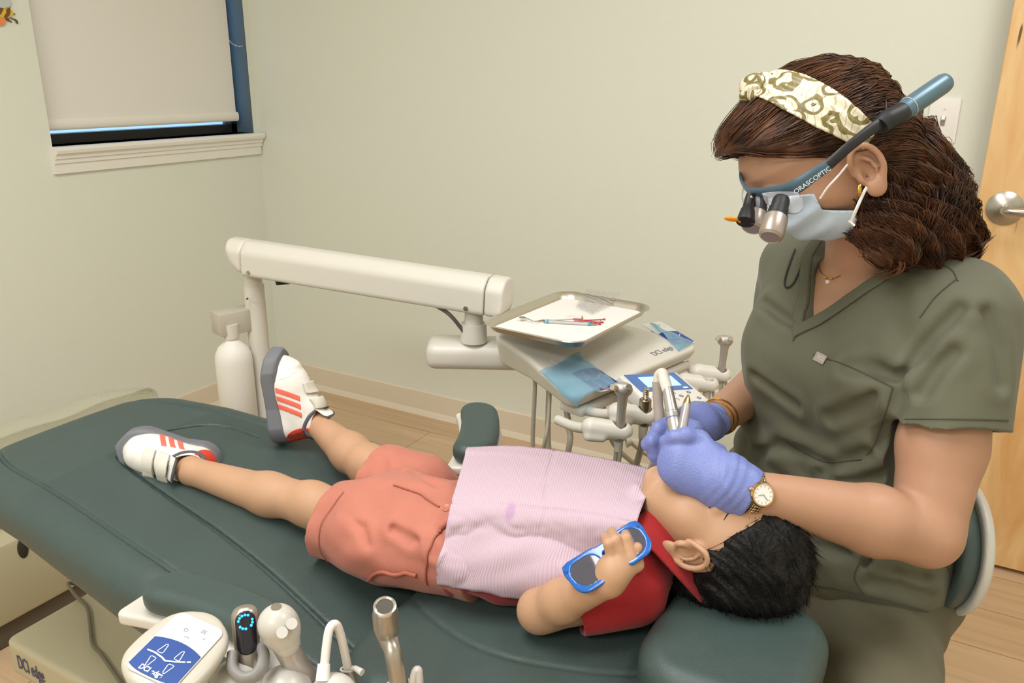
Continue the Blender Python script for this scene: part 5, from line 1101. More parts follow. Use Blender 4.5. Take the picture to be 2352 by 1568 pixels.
uvl = bib.data.uv_layers.new(name='UVMap'); li = np.zeros(len(bib.data.loops), np.int32); bib.data.loops.foreach_get('vertex_index', li); uvs = np.stack([uu.ravel(), vv.ravel()], 1)[li].astype(np.float32); uvl.data.foreach_set('uv', uvs.ravel())
md = bib.modifiers.new('thick', 'SOLIDIFY'); md.thickness = 0.0005
tag(bib, 'pink ribbed paper bib spread over the chest of the child', 'bib')
# ------------------------------------------------------------------ blue toy sunglasses under the hand
gA, gB = atz(1300, 1322, .786), atz(1468, 1214, .828); ga = nrm(gB-gA); gn = nrm(-nrm(ray(1380, 1270))*0.50+V3(0, 0, .80)); gd = -np.cross(gn, ga); gd = gd if np.dot(gd, -CU) > 0 else -gd
Mg = frame((gA+gB)/2+nrm(gn)*0.006, -ga, y=gd); GW = np.linalg.norm(gB-gA)/2
SBLUE = mat('toy_blue', '#1560b4', 0.18, coat=0.6)
sg = empty('sunglasses', 'bright blue sunglasses with dark lenses held against the bib', 'sunglasses', tuple((gA+gB)/2))
def lens2(q, g=0.0):
    x, y = np.abs(q[:, 0])-GW*0.56, q[:, 1]-0.012; yy = y+0.10*(x) ; r = 0.014
    w = GW*0.36+g-np.clip(y, -1, 1)*0.10; ax, ay = np.abs(x)-w+r, np.abs(yy)-0.0165-g+r
    return np.hypot(np.maximum(ax, 0), np.maximum(ay, 0))+np.minimum(np.maximum(ax, ay), 0)-r
def gframe(q):
    z = q[:, 2]+0.6*q[:, 0]**2*4; o = lens2(q, 0.0055)
    br = np.maximum(np.abs(q[:, 0])-GW*0.3, np.abs(q[:, 1]+0.001)-0.005); end = np.maximum(np.abs(np.abs(q[:, 0])-GW*0.94)-GW*0.075, np.abs(q[:, 1]+0.0035)-0.0065)
    o = smin(smin(o, br, .004), end, .004); return smax(smax(o, -lens2(q), .001), np.abs(z)-.0022, .0015)
sdf_obj('frame', gframe, (-.09, -.04, -.03), (.09, .05, .03), .0011, SBLUE, sg, M=Mg)
for s in (-1, 1):
    sdf_obj('lens', lambda q, s=s: np.maximum(np.maximum(lens2(q, .0006), np.abs(q[:, 2]+2.4*q[:, 0]**2)-.0012), -q[:, 0]*s), (-.09, -.04, -.03), (.09, .05, .03), .0009, mat('lens_dark', '#4b4a55', 0.06, spec=0.8), sg, M=Mg)
for s, z0 in ((1, -.0055), (-1, -.0088)):
    bm = bmesh.new(); add_tube(bm, smooth_path([(s*GW*.97, -.004, -.002), (s*GW*1.0, -.003, z0), (s*GW*.6, .000, z0-.001), (-s*GW*.2, .003, z0-.001), (-s*GW*.85, .010, z0-.001)], 6), .0026, 10, True, (.6, 1.35), up=(0, 1, 0)); bmesh.ops.transform(bm, matrix=Mg, verts=bm.verts); bm_obj('temple', bm, SBLUE, sg)
# ------------------------------------------------------------------ the woman treating the child
SKINW = mat('woman_skin', '#b98d72', 0.48, bump=0.08, bscale=600, var=0.03, vscale=25, sss=0.10, spec=0.4)
wom = empty('person', 'woman in olive scrubs, mask and magnifying loupes leaning over the child', 'person', (-0.10, 1.22, 0.0))
def trace(fn, px, py, d0=0.75, d1=1.6, lift=0.0):
    """first point of a surface along a pixel ray"""
    r = ray(px, py); L = np.linalg.norm(r); t = d0
    for _ in range(160):
        v = float(fn((EYE+r*t)[None, :])[0])-lift
        if abs(v) < 2e-4: break
        t += v*0.7/L
        if t > d1: return None
    return EYE+r*t
TO = V3(-0.105, 1.215, 0); TF = nrm(V3(-0.64, -0.768, 0)); TLv = V3(-TF[1], TF[0], 0)       # torso origin, facing, her left
def tw(a, b, z): return TO+TLv*a+TF*b+V3(0, 0, z)
Ls, Rs = tw(0.152, -0.005, 1.018), tw(-0.152, -0.005, 1.018)
Le, Lw = dep(2128, 1222, 0.985), dep(1712, 1126, 0.935)
Rw, Re = dep(1632, 970, 1.145), dep(1795, 850, 1.52)
# head frame from the view: face to the picture's left, bowed
hv_ = nrm(ray(1840, 330)); hr_ = nrm(CR-hv_*np.dot(CR, hv_)); hu_ = np.cross(hr_, hv_)
WF = nrm(-0.86*hr_-0.46*hu_-0.24*hv_); WU = nrm(hu_*0.87-hr_*0.46-hv_*0.06); WU = nrm(WU-WF*np.dot(WU, WF)); WX = np.cross(WF, WU)
WS = 1.10; EARL = V3(-0.070, -0.018, -0.014)
WHC = dep(1985, 392, 0.955)-(np.stack([WX, WF, WU], 1)@EARL)*WS
MW = frame(WHC, WX, y=WF)
def ww(x, y, z): return np.array(MW @ Vector((x*WS, y*WS, z*WS)))
def wloc(P): return loc(P, MW)/WS
def wom_head(P):
    q = wloc(P); q0 = q.copy(); q[:, 1] = q[:, 1]+.016*np.clip((.025-q[:, 2])/.025, 0, 1)+.70*np.maximum(-q[:, 2], 0); q[:, 2] = np.where(q[:, 2] < -.01, -.01+(q[:, 2]+.01)/.70, q[:, 2]); qs = q.copy(); qs[:, 0] = np.abs(q[:, 0])
    d = ell(q, (0, -0.006, 0.026), (0.069, 0.094, 0.076))
    d = smin(d, ell(q, (0, 0.034, -0.030), (0.056, 0.058, 0.070)), 0.03)
    d = smin(d, ell(q, (0, 0.046, -0.078), (0.038, 0.036, 0.028)), 0.022)
    d = smin(d, ell(q, (0, 0.074, -0.096), (0.016, 0.014, 0.013)), 0.014)
    d = smin(d, ell(qs, (0.036, 0.056, -0.030), (0.022, 0.022, 0.026)), 0.02)
    d = smin(d, cap(q, (0, 0.088, 0.010), (0, 0.106, -0.026), 0.006, 0.0085), 0.012)
    d = smin(d, ell(qs, (0.009, 0.096, -0.030), (0.008, 0.009, 0.007)), 0.006)
    d = smax(d, -ell(qs, (0.030, 0.096, 0.006), (0.018, 0.016, 0.012)), 0.012)
    d = smin(d, ell(qs, (0.030, 0.076, 0.004), (0.0135, 0.0125, 0.0115)), 0.004)
    d = smax(d, -cap(qs, (0.018, 0.089, -0.001), (0.042, 0.082, -0.003), 0.0016), 0.002)
    d = smin(d, ell(q, (0, 0.090, -0.064), (0.022, 0.010, 0.011)), 0.008)
    d = d*.85; q0[:, 0] = np.abs(q0[:, 0]); e = q0-V3(0.068, -0.018, -0.014); a = R(-12); e = np.stack([e[:, 0], e[:, 1]*math.cos(a)+e[:, 2]*math.sin(a), -e[:, 1]*math.sin(a)+e[:, 2]*math.cos(a)], 1)
    return smin(d, ear_sdf(e, 0.98), 0.003)*WS
NB = tw(0, 0.018, 1.045); NT = WHC-WU*0.050-WF*0.035
def wom_arm(P, s, e, w):
    d = cap(P, s, mid(s, e, .6), 0.048, 0.050); d = smin(d, cap(P, mid(s, e, .6), e, 0.050, 0.040), 0.012)
    f = mid(e, w, .30); d = smin(d, cap(P, e, f, 0.040, 0.0415), 0.012); d = smin(d, cap(P, f, w, 0.0415, 0.0235), 0.012); return d
def wom_body(P):
    d = near(P, WHC-WU*0.02, 0.19, wom_head)
    nk = smin(cap(P, NB, NT, 0.050, 0.046), cap(P, tw(-.11, .0, 1.035), tw(.11, .0, 1.035), 0.035), 0.03)
    d = smin(d, nk, 0.018)
    def tor(P):
        t = capflat(P, tw(-.05, 0.015, .96), tw(.05, 0.015, .96), .085, .085, (0, 0, 1), 1.0); t = smin(t, cap(P, tw(-.06, 0, .75), tw(.06, 0, .75), .085, .085), .05)
        t = smin(t, cap(P, tw(-.07, -.01, .62), tw(.07, -.01, .62), .10), .04); return t
    d = smin(d, near(P, tw(0, 0, .83), .34, tor), 0.03)
    d = smin(d, near(P, mid(Ls, Lw, .5), 0.40, lambda P: wom_arm(P, Ls, Le, Lw)), 0.015)
    d = smin(d, near(P, mid(Rs, Rw, .5), 0.40, lambda P: wom_arm(P, Rs, Re, Rw)), 0.015)
    return d
sdf_obj('body', wom_body, (-0.45, 0.78, 0.50), (0.20, 1.56, 1.36), 0.0030, SKINW, wom)
# ---- scrub top
OLIVE = mat('olive_scrub', '#5f5f4c', 0.72, bump=0.30, bscale=1300, var=0.03, vscale=14, sheen=0.12)
hemL = dep(2207, 985, 0.99); slvd = nrm(Le-Ls); slvc = nrm(slvd*.35-CU*.75); hemt = (hemL-Ls)@slvd; SLE = Ls+slvd*hemt
slvdR = nrm(Re-Rs); SRE = Rs+slvdR*0.17
def scrub_torso(P):
    d = cap(P, tw(-.105, .0, .995), tw(.105, .0, .995), .082, .082)
    q = P-TO; a, b, z = q@TLv, q@TF, P[:, 2]
    d = smin(d, cap(P, tw(-.075, .055, .915), tw(.075, .055, .915), .078, .078), .05)
    d = smin(d, cap(P, tw(-.085, .010, .80), tw(.085, .010, .80), .100, .100), .06)
    d = smin(d, cap(P, tw(-.090, .005, .66), tw(.090, .005, .66), .118, .118), .05)
    return d
def sleeve_vol(P, s, e, dirv, r0, r1): return cap(P, s, e+dirv*.05, r0, r1)
def _st(*px):
    return [p for p in (trace(lambda P: smin(smin(scrub_torso(P), cap(P, tw(-.13, -.008, 1.03), tw(.13, -.008, 1.03), .052, .052), .04), np.maximum(sleeve_vol(P, Ls, SLE, slvd, .062, .074), (P-SLE)@slvc), .022), x, y) for x, y in px) if p is not None]
SCR = [l for l in (_st((2082, 858), (2120, 805), (2165, 752), (2205, 712)), _st((2070, 868), (2030, 856), (1985, 846), (1950, 842)), _st((2070, 905), (2050, 960), (2028, 1015)), _st((1990, 1040), (1935, 1066), (1885, 1085)),
       _st((2040, 1085), (1980, 1108), (1910, 1100)), _st((1740, 1040), (1800, 1020), (1850, 1040), (1900, 1064)), _st((1740, 860), (1790, 900), (1830, 930)), _st((1905, 960), (1960, 940), (2010, 905)), _st((2260, 720), (2290, 800), (2300, 880)), _st((1760, 700), (1800, 730), (1835, 750)), _st((2120, 900), (2150, 850), (2190, 810)), _st((1880, 1255), (1940, 1268), (2000, 1278)), _st((1990, 1300), (2050, 1308), (2120, 1328)), _st((2000, 1335), (2060, 1345), (2130, 1368))) if len(l) > 1]
def scrub_vol(P):
    t = scrub_torso(P)
    t = smin(t, cap(P, tw(-.13, -.008, 1.03), tw(.13, -.008, 1.03), .052, .052), .04); t = smin(t, cap(P, tw(-.06, -.01, 1.055), tw(.06, -.01, 1.055), .046), .03)
    sl = np.maximum(sleeve_vol(P, Ls, SLE, slvd, .062, .074), (P-SLE)@slvc); sr = np.maximum(sleeve_vol(P, Rs, SRE, slvdR, .062, .068), (P-SRE)@slvdR)
    d = smin(t, sl, .022); d = smin(d, sr, .022)
    q = P-TO; a, b, z = q@TLv, q@TF, P[:, 2]
    front = np.clip(b/0.06, 0, 1)
    w = 0.0035*wav(P*V3(1, 1, .75), 71, 26, 4)+0.0016*wav(P, 72, 70, 4)
    # drag folds from the armpit across the chest, and slack folds over the belly
    s1 = (a*0.55+(z-.93)*0.9); w = w+0.0045*np.sin(s1*95+2.2*wav(P, 73, 18))*np.exp(-(((a-.13)/.05)**2+((z-.93)/.075)**2))*front
    s2 = (z-.76)+a*.25; w = w+0.0040*np.sin(s2*120+2.5*wav(P, 74, 16))*np.exp(-((z-.745)/.075)**2)*front
    h = (P-Ls)@slvd; w = w+0.003*np.sin(((P-Ls)@nrm(np.cross(slvd, V3(.3, .8, .2))))*70+h*25)*np.clip(h/.08, 0, 1)*np.exp(-(np.linalg.norm(P-mid(Ls, SLE, .6), axis=1)/.11)**2)
    return d+w+creases(P, SCR, .0085, .0062)
VB = 0.985                                              # bottom of the V
def vneck(P, grow=0.0):
    q = P-TO; a, b, z = q@TLv, q@TF, P[:, 2]; wv = np.interp(z, [VB-.02, VB, 1.06, 1.12, 1.2], [-.02, 0, .060, .075, .085])+grow
    lean = 0.006
    return np.maximum((np.abs(a-lean)-wv)*.85, np.maximum(-b-.035*np.clip((z-1.05)/.02, 0, 1)+.01, VB-grow*1.2-z))
def scrub(P):
    d = scrub_vol(P); hole = np.minimum(vneck(P), cap(P, NB-V3(0, 0, .01), NT, .060, .068))
    d = smax(d, -hole, .002)
    d = np.maximum(d, -cap(P, Ls, SLE+slvd*.08, .046, .0640)); d = np.maximum(d, -cap(P, Rs, SRE+slvdR*.08, .046, .0600))
    hem = np.interp((P-TO)@TLv, [-.2, .2], [.60, .585]); return np.maximum(d, hem-P[:, 2])
sdf_obj('scrub_top', scrub, (-0.42, 0.94, 0.56), (0.22, 1.52, 1.14), 0.0030, OLIVE, wom)
top = [o for o in wom.children if o.name == 'scrub_top'][0]
def vtrim(P):
    d = scrub_vol(P); return np.maximum(np.maximum(np.abs(d-.0010)-.0026, -vneck(P)), np.maximum(vneck(P, .021), -(P-TO)@TF))
sdf_obj('neck_band', vtrim, (-0.40, 0.98, 0.90), (0.05, 1.30, 1.10), 0.0020, mat('olive_band', '#595a48', 0.72, bump=0.3, bscale=1300), top)
def seam_px(name, pts, fn, r, m, parent, lift=0.0004, d0=0.8):
    V = [p for p in (trace(fn, x, y, d0, 1.7, lift) for x, y in smooth_path([(a, b, 0) for a, b in pts], 5)[:, :2]) if p is not None]
    if len(V) < 3: return
    bm = bmesh.new(); add_tube(bm, V, r, 7); bm_obj(name, bm, m, parent)
OSEAM = mat('olive_seam', '#47473a', 0.8)
for nm, pts in (('pocket_seam', [(1868, 815), (1935, 835), (2000, 865), (2052, 890)]), ('pocket_seam', [(2050, 890), (2030, 960), (2002, 1030), (1990, 1045)]), ('pocket_seam', [(1805, 1015), (1850, 1040), (1900, 1060), (1980, 1055)]),
                ('shoulder_seam', [(2140, 598), (2185, 618), (2200, 645)]), ('armhole_seam', [(2195, 642), (2150, 680), (2112, 730)]), ('sleeve_hem_seam', [(2078, 962), (2150, 962), (2250, 963), (2332, 966)]), ('hem_seam', [(1876, 1345), (1930, 1352), (1985, 1366), (2060, 1385), (2130, 1405), (2195, 1428)]), ('vent_edge', [(1990, 1272), (1970, 1300), (1963, 1330), (1985, 1366)]), ('placket_seam', [(1848, 610), (1845, 700), (1846, 760)])):
    seam_px(nm, pts, scrub_vol, 0.0009, OSEAM, top)
# woven tag on the pocket edge
lc = trace(scrub_vol, 1884, 822, .8, 1.7, .0012)
if lc is not None:
    e = 2e-3; G = nrm([float(scrub_vol((lc+e*np.eye(3)[i])[None])[0]-scrub_vol(lc[None])[0]) for i in range(3)]); tdir = trace(scrub_vol, 1900, 830, .8, 1.7, .0012)-lc
    Ml = frame(lc, tdir, z=G); bm = bmesh.new(); add_poly(bm, rrect(.0205, .0125, .0008), 0, .0010, Ml); bm_obj('pocket_tag', bm, mat('tag_grey', '#a49a92', .6), top, False)
    text_obj('lettering', 'FIGS', .0072, Ml @ Matrix.Translation((0.002, 0, .0012)), mat('tag_ink', '#cfc6be', .6), top, extrude=.0002)
# ---- trousers
OLIVE2 = mat('olive_trousers', '#5d5943', 0.75, bump=0.30, bscale=1300, var=0.04, vscale=16, sheen=0.1)
LK, RK = V3(0.045, 0.74, 0.545), V3(-0.60, 1.235, 0.545); LH, RH = tw(.085, .0, .575), tw(-.085, .0, .575)
LA, RA = V3(0.06, 0.79, 0.10), V3(-0.58, 1.26, 0.10)
def trous(P):
    d = cap(P, tw(-.085, -.012, .60), tw(.088, -.012, .60), .117); d = smin(d, cap(P, LH, LK, .088, .066), .03); d = smin(d, cap(P, RH, RK, .086, .066), .03)
    d = smin(d, cap(P, LK, LA, .064, .050), .02); d = smin(d, cap(P, RK, RA, .064, .050), .02)
    d = d+0.004*wav(P, 81, 32)+.0015*wav(P, 82, 90); return np.maximum(d, P[:, 2]-.668)
sdf_obj('trousers', trous, (-0.70, 0.62, 0.03), (0.22, 1.50, 0.70), 0.0042, OLIVE2, wom)
tro = [o for o in wom.children if o.name == 'trousers'][0]
for nm, pts in (('seam', [(2170, 1290), (2195, 1340), (2200, 1420)]),): seam_px(nm, pts, scrub_vol, .0012, OSEAM, top)
for A_, D_ in ((LA, nrm(V3(-.35, -.95, 0))), (RA, nrm(V3(-.9, -.4, 0)))):
    def shoe_w(P, A_=A_, D_=D_): return np.maximum(smin(cap(P, A_*V3(1, 1, 0)+V3(0, 0, .045)-D_*.05, A_*V3(1, 1, 0)+V3(0, 0, .035)+D_*.14, .044, .036), cap(P, A_, A_*V3(1, 1, 0)+V3(0, 0, .05), .04), .02), .004-P[:, 2])
    sdf_obj('clog', shoe_w, A_*V3(1, 1, 0)+V3(-.24, -.24, -.01), A_*V3(1, 1, 0)+V3(.24, .24, .16), .005, mat('clog_black', '#24242a', .5), wom)
# ---- gloves
GLOVE = mat('violet_nitrile', '#7682be', 0.42, bump=0.35, bscale=420, var=0.03, vscale=60, sss=0.06, spec=0.45)
def crease(P, seed, f, a): return a*np.abs(wav(P, seed, f, 4))
# left hand: back of the hand to the camera, fingers closing round the mirror handle on the far side
awl = nrm(ray(1600, 1060))
gK = [dep(1606, 1010, .955), dep(1572, 1056, .950), dep(1566, 1080, .948), dep(1572, 1102, .950)]
gM = [dep(1576, 1001, .952), dep(1552, 1062, .974), dep(1552, 1084, .970), dep(1560, 1104, .968)]
gT = [dep(1548, 1004, .956), dep(1556, 1066, 1.000), dep(1560, 1088, .994), dep(1572, 1104, .988)]
gE = [dep(1530, 1012, .962), dep(1566, 1064, 1.008), dep(1570, 1086, 1.000), dep(1582, 1100, .992)]
Lth = [dep(1640, 1050, .965), dep(1590, 1030, .985), dep(1556, 1022, .990), dep(1534, 1024, .985)]
def glove_left(P):
    c = mid(Lw, mid(gK[1], gK[2], .5), .30); d = cap(P, Lw, c, .0265, .030)
    for i, k in enumerate(gK): d = smin(d, cap(P, c, k+awl*.004, .025, .0115), .009)
    d = smin(d, capflat(P, c, mid(gK[1], gK[2], .45)+awl*.006, .034, .032, awl, .62), .012)
    f = None
    for i in range(4):
        e = chain(P, [gK[i]+awl*.003, gM[i], gT[i], gE[i]], [.0122, .0106, .0098, .0085], .004); f = e if f is None else np.minimum(f, e)
    d = smin(d, f, .004)
    d = smin(d, chain(P, Lth, [.019, .0135, .0118, .0095], .005), .007)
    h = (P-Lw)@nrm(gK[1]-Lw); cuff = np.exp(-((h-.004)/.012)**2)
    d = d-.0025*np.clip((.016-h)/.02, 0, 1)+.0007*np.sin(h*520+7*wav(P, 91, 45))*np.clip((.050-h)/.03, 0, 1)*(1+wav(P, 98, 40))+crease(P, 92, 120, .0011)
    return np.maximum(d, -.010-h+.003*wav(P, 93, 90))
sdf_obj('glove', glove_left, (-.36, .74, .74), (-.10, 1.02, .96), .0019, GLOVE, wom, label='near violet glove with its back to the camera')
rdir = nrm(Rw-Re)
rK = [dep(1562, 962, 1.078), dep(1550, 985, 1.072), dep(1552, 1010, 1.072), dep(1562, 1030, 1.076)]
rM = [dep(1514, 985, 1.060), dep(1497, 1014, 1.056), dep(1506, 1042, 1.060), dep(1526, 1056, 1.066)]
rT = [dep(1490, 1020, 1.060), dep(1504, 1032, 1.058), dep(1516, 1056, 1.062), dep(1540, 1068, 1.068)]
rE = [dep(1514, 1030, 1.056), dep(1530, 1040, 1.056), dep(1538, 1062, 1.060), dep(1556, 1070, 1.066)]
Rth = [dep(1590, 990, 1.060), dep(1556, 1002, 1.048), dep(1536, 1020, 1.046)]
def glove_right(P):
    c = mid(Rw, rK[1], .40); d = cap(P, Rw, c, .0255, .030)
    for i, k in enumerate(rK): d = smin(d, cap(P, c, k, .026, .0140), .012)
    f = None
    for i in range(4):
        e = chain(P, [rK[i], rM[i], rT[i], rE[i]], [.0130, .0108, .0100, .0085], .004); f = e if f is None else np.minimum(f, e)
    d = smin(d, f, .003); d = smin(d, chain(P, Rth, [.016, .0125, .0098], .005), .006)
    h = (P-Rw)@nrm(rK[1]-Rw); d = d-.0020*np.clip((.014-h)/.02, 0, 1)+.0007*np.sin(h*480+7*wav(P, 95, 45))*np.clip((.05-h)/.03, 0, 1)*(1+wav(P, 99, 40))+crease(P, 96, 120, .0011)
    return np.maximum(d, -.006-h+.003*wav(P, 97, 90))
sdf_obj('glove', glove_right, (-.42, .84, .76), (-.16, 1.14, .98), .0019, GLOVE, wom, label='far violet glove with curled fingers')
# ------------------------------------------------------------------ hair, headband, mask, loupes and jewellery
def hair_mat():
    m = bpy.data.materials.new('brown_hair'); m.use_nodes = True; nt = m.node_tree; N = nt.nodes; L = nt.links; b = N['Principled BSDF']; b.inputs['Roughness'].default_value = 0.42; b.inputs['Specular IOR Level'].default_value = 0.35
    tc = N.new('ShaderNodeTexCoord'); n = N.new('ShaderNodeTexNoise'); n.inputs['Scale'].default_value = 28; n.inputs['Detail'].default_value = 5; L.new(tc.outputs['Object'], n.inputs['Vector'])
    cr = N.new('ShaderNodeValToRGB'); e = cr.color_ramp.elements; e[0].position = 0.32; e[0].color = lin('#2e1c12') + (1,); e[1].position = 0.72; e[1].color = lin('#6b4228') + (1,); L.new(n.outputs[0], cr.inputs[0]); L.new(cr.outputs[0], b.inputs['Base Color']); return m
BROWN = hair_mat()
def wl(px, py, d): return np.array(MW.inverted() @ Vector(dep(px, py, d)))/WS
# scalp hair: cap over the skull, fuller in front of the band, hairline cut
def scalp(P):
    q = wloc(P); x, y, z = q.T; ax = np.abs(x)
    d = ell(q, (0, -0.004, 0.034), (0.080, 0.096, 0.086)); d = smin(d, ell(q, (0, 0.056, 0.056), (0.060, 0.050, 0.040)), 0.025); d = smin(d, ell(q, (0, -0.060, -0.020), (0.055, 0.042, 0.055)), 0.03)
    strand = np.sin((z*0.9+y*0.35)*330+6*wav(q, 101, 30)+x*120)*0.0011+0.0018*wav(q*V3(1, .35, 1), 102, 120, 4)
    line = np.interp(y, [-.12, -.075, -.052, -.030, -.012, .010, .040, .066, .085, .12], [-.085, -.070, -.045, .010, .016, .022, .036, .052, .064, .070])
    return smax(d+strand, (line-z)*.8, .006)*WS
def along(p):                                  # combed back and down from the forehead
    q = wloc(p); y, z = q[:, 1], q[:, 2]; fwd = WF; return -fwd*1.0-WU*np.clip(.45-z*6, -.25, .9)[:, None]+0.10*np.stack([wav(p, 103, 40), wav(p, 104, 40), wav(p, 105, 40)], 1)
def longstrands(fn, V, F, rng, n, steps, step, r, dirfn, off=0.0012, wild=0.0):
    """hairs that creep along a surface"""
    tri = V[F]; ctr = tri.mean(1); nn = np.cross(tri[:, 2]-tri[:, 0], tri[:, 3]-tri[:, 1]); ar = np.linalg.norm(nn, axis=1); pick = rng.choice(len(F), n, p=ar/ar.sum()); p = ctr[pick].copy(); lift = off+rng.uniform(0, .0022, n)+wild*rng.uniform(0, 1, n)**4
    jit = rng.normal(size=(n, 3))*0.07; pts = []; nrs = []
    for k in range(steps):
        e = 8e-4; d = fn(p); G = np.stack([fn(p+e*np.eye(3)[i])-d for i in range(3)], 1)/e; G /= np.linalg.norm(G, axis=1)[:, None]+1e-9
        p = p-np.clip(d-lift, -.006, .006)[:, None]*G; pts.append(p.copy()); nrs.append(G); t = dirfn(p)+jit; t = t-G*(t*G).sum(1)[:, None]; t /= np.linalg.norm(t, axis=1)[:, None]+1e-9; p = p+t*step
    K = steps; vs = np.zeros((n, K, 3, 3))
    for k in range(K):
        T = pts[min(k+1, K-1)]-pts[max(k-1, 0)]; T /= np.linalg.norm(T, axis=1)[:, None]+1e-9; S_ = np.cross(T, nrs[k]); w = r*math.sin(math.pi*(0.12+0.85*k/(K-1)))
        for j in range(3): a = 2*math.pi*j/3; vs[:, k, j] = pts[k]+w*(math.cos(a)*S_*1.5+math.sin(a)*nrs[k])
    ok = np.max([np.abs(fn(p_)) for p_ in pts], 0) < .010; vs = vs[ok]; n = len(vs)
    base = (np.arange(n)*K*3)[:, None, None, None]; kk = np.arange(K-1)[None, :, None]; jj = np.arange(3)[None, None, :]
    f = np.stack([kk*3+jj, kk*3+(jj+1) % 3, (kk+1)*3+(jj+1) % 3, (kk+1)*3+jj], -1)+base
    return vs.reshape(-1, 3), f.reshape(-1, 4)
rng = np.random.default_rng(11)
V, F = sdf_arrays(scalp, WHC-0.17, WHC+0.17, 0.003)
a1, b1 = longstrands(scalp, V, F, rng, 5200, 9, 0.011, 0.00055, along, 0.0004, 0.004)
# tail: thick wavy mass from the nape down onto the shoulder
TP = [dep(*q) for q in ((2030, 250, 1.05), (2060, 340, 1.04), (2085, 420, 1.03), (2110, 490, 1.025), (2130, 545, 1.02))]
TP2 = [dep(*q) for q in ((1995, 330, 1.02), (2010, 430, 1.00), (2030, 510, .995), (2050, 560, .99))]
def tailv(P):
    d = chain(P, TP, [.026, .040, .050, .052, .036], .02); d = smin(d, chain(P, TP2, [.022, .030, .034, .026], .02), .02)
    d = smin(d, chain(P, [dep(2135, 470, 1.03), dep(2190, 530, 1.03), dep(2228, 562, 1.03)], [.034, .024, .012], .01), .02)
    ax = nrm(TP[-1]-TP[0]); q = P-TP[0]; h = q@ax; s1 = q@nrm(np.cross(ax, hv_)); s2 = q@hv_
    return d+.0045*np.sin(s1*170+14*np.sin(h*22)+s2*80+2*wav(P, 111, 20))*np.clip(h/.05+.4, .2, 1)+.003*wav(P, 112, 70, 4)
lo = np.min(np.vstack([TP, TP2]), 0)-.09; hi = np.max(np.vstack([TP, TP2]), 0)+.10
V2, F2 = sdf_arrays(tailv, lo, hi, .0034)
tax = nrm(TP[-1]-TP[0])
def tdir(p):
    h = (p-TP[0])@tax; sdn = nrm(np.cross(tax, hv_)); return tax+(sdn*0.50)[None]*np.sin(h*26+4*wav(p, 113, 14))[:, None]+0.12*np.stack([wav(p, 114, 30), wav(p, 115, 30), wav(p, 116, 30)], 1)
a2, b2 = longstrands(tailv, V2, F2, rng, 4200, 13, .011, .0006, tdir, .0004, .007)
# loose flicks at the ends
bm = bmesh.new()
for pts, w in (([(2150, 545, 1.02), (2210, 585, 1.02), (2250, 565, 1.02), (2281, 543, 1.02)], .0016), ([(2120, 560, 1.01), (2190, 600, 1.01), (2240, 585, 1.01), (2268, 560, 1.01)], .0012), ([(2040, 560, .985), (2060, 600, .98), (2045, 628, .975), (2010, 636, .97)], .0016), ([(2060, 560, .985), (2075, 600, .98), (2062, 622, .975), (2040, 630, .97)], .0014), ([(2010, 520, .98), (2030, 575, .975), (2050, 600, .97)], .002), ([(2190, 480, 1.03), (2225, 530, 1.03), (2245, 545, 1.03)], .0016)):
    for k in range(5):
        o = rng.normal(size=3)*.004; add_tube(bm, smooth_path([dep(*p)+o*(1-.5*i/3) for i, p in enumerate(pts)], 7), [w, w*1.1, w*.7, .0002], 5)
me = bpy.data.meshes.new('t'); bm.to_mesh(me); bm.free(); fv = np.array([v.co[:] for v in me.vertices]); ff = [tuple(p.vertices) for p in me.polygons if len(p.vertices) == 4]; bpy.data.meshes.remove(me)
allv, allf, o_ = [], [], 0
for v, f in ((V, F), (a1, b1), (V2, F2), (a2, b2), (fv, np.array(ff))): allv.append(v); allf.append(f+o_); o_ += len(v)
hairo = mesh_obj('hair', np.vstack(allv), np.vstack(allf), BROWN, wom)
# patterned headband: a tapering band round the hair with a knot on top
bk, be = wl(1728, 200, 1.06), wl(1985, 318, .95)
bdir = nrm(V3(0, bk[1]-be[1], bk[2]-be[2])); bnr = nrm(np.cross(V3(1, 0, 0), bdir)); bnr = bnr if bnr[2] > 0 else -bnr; bc0 = (bk@bnr+be@bnr)/2
def band(P):
    q = wloc(P); s = (q-be)@bdir; w = np.interp(s, [-.02, .01, .05, .09, .13, .16], [.009, .015, .0215, .0225, .0185, .015]); h = q@bnr-bc0+.010*np.clip(s/.1, 0, 1)*0
    sh = scalp_smooth(P)/WS-.0050-.0008*np.sin(h*500); return np.maximum(np.maximum(np.abs(sh)-.0022, np.abs(h)-w), -.004-s)*WS
def scalp_smooth(P):
    q = wloc(P); d = ell(q, (0, -0.004, 0.034), (0.080, 0.096, 0.086)); d = smin(d, ell(q, (0, 0.056, 0.056), (0.060, 0.050, 0.040)), 0.025); return smin(d, ell(q, (0, -0.060, -0.020), (0.055, 0.042, 0.055)), 0.03)*WS
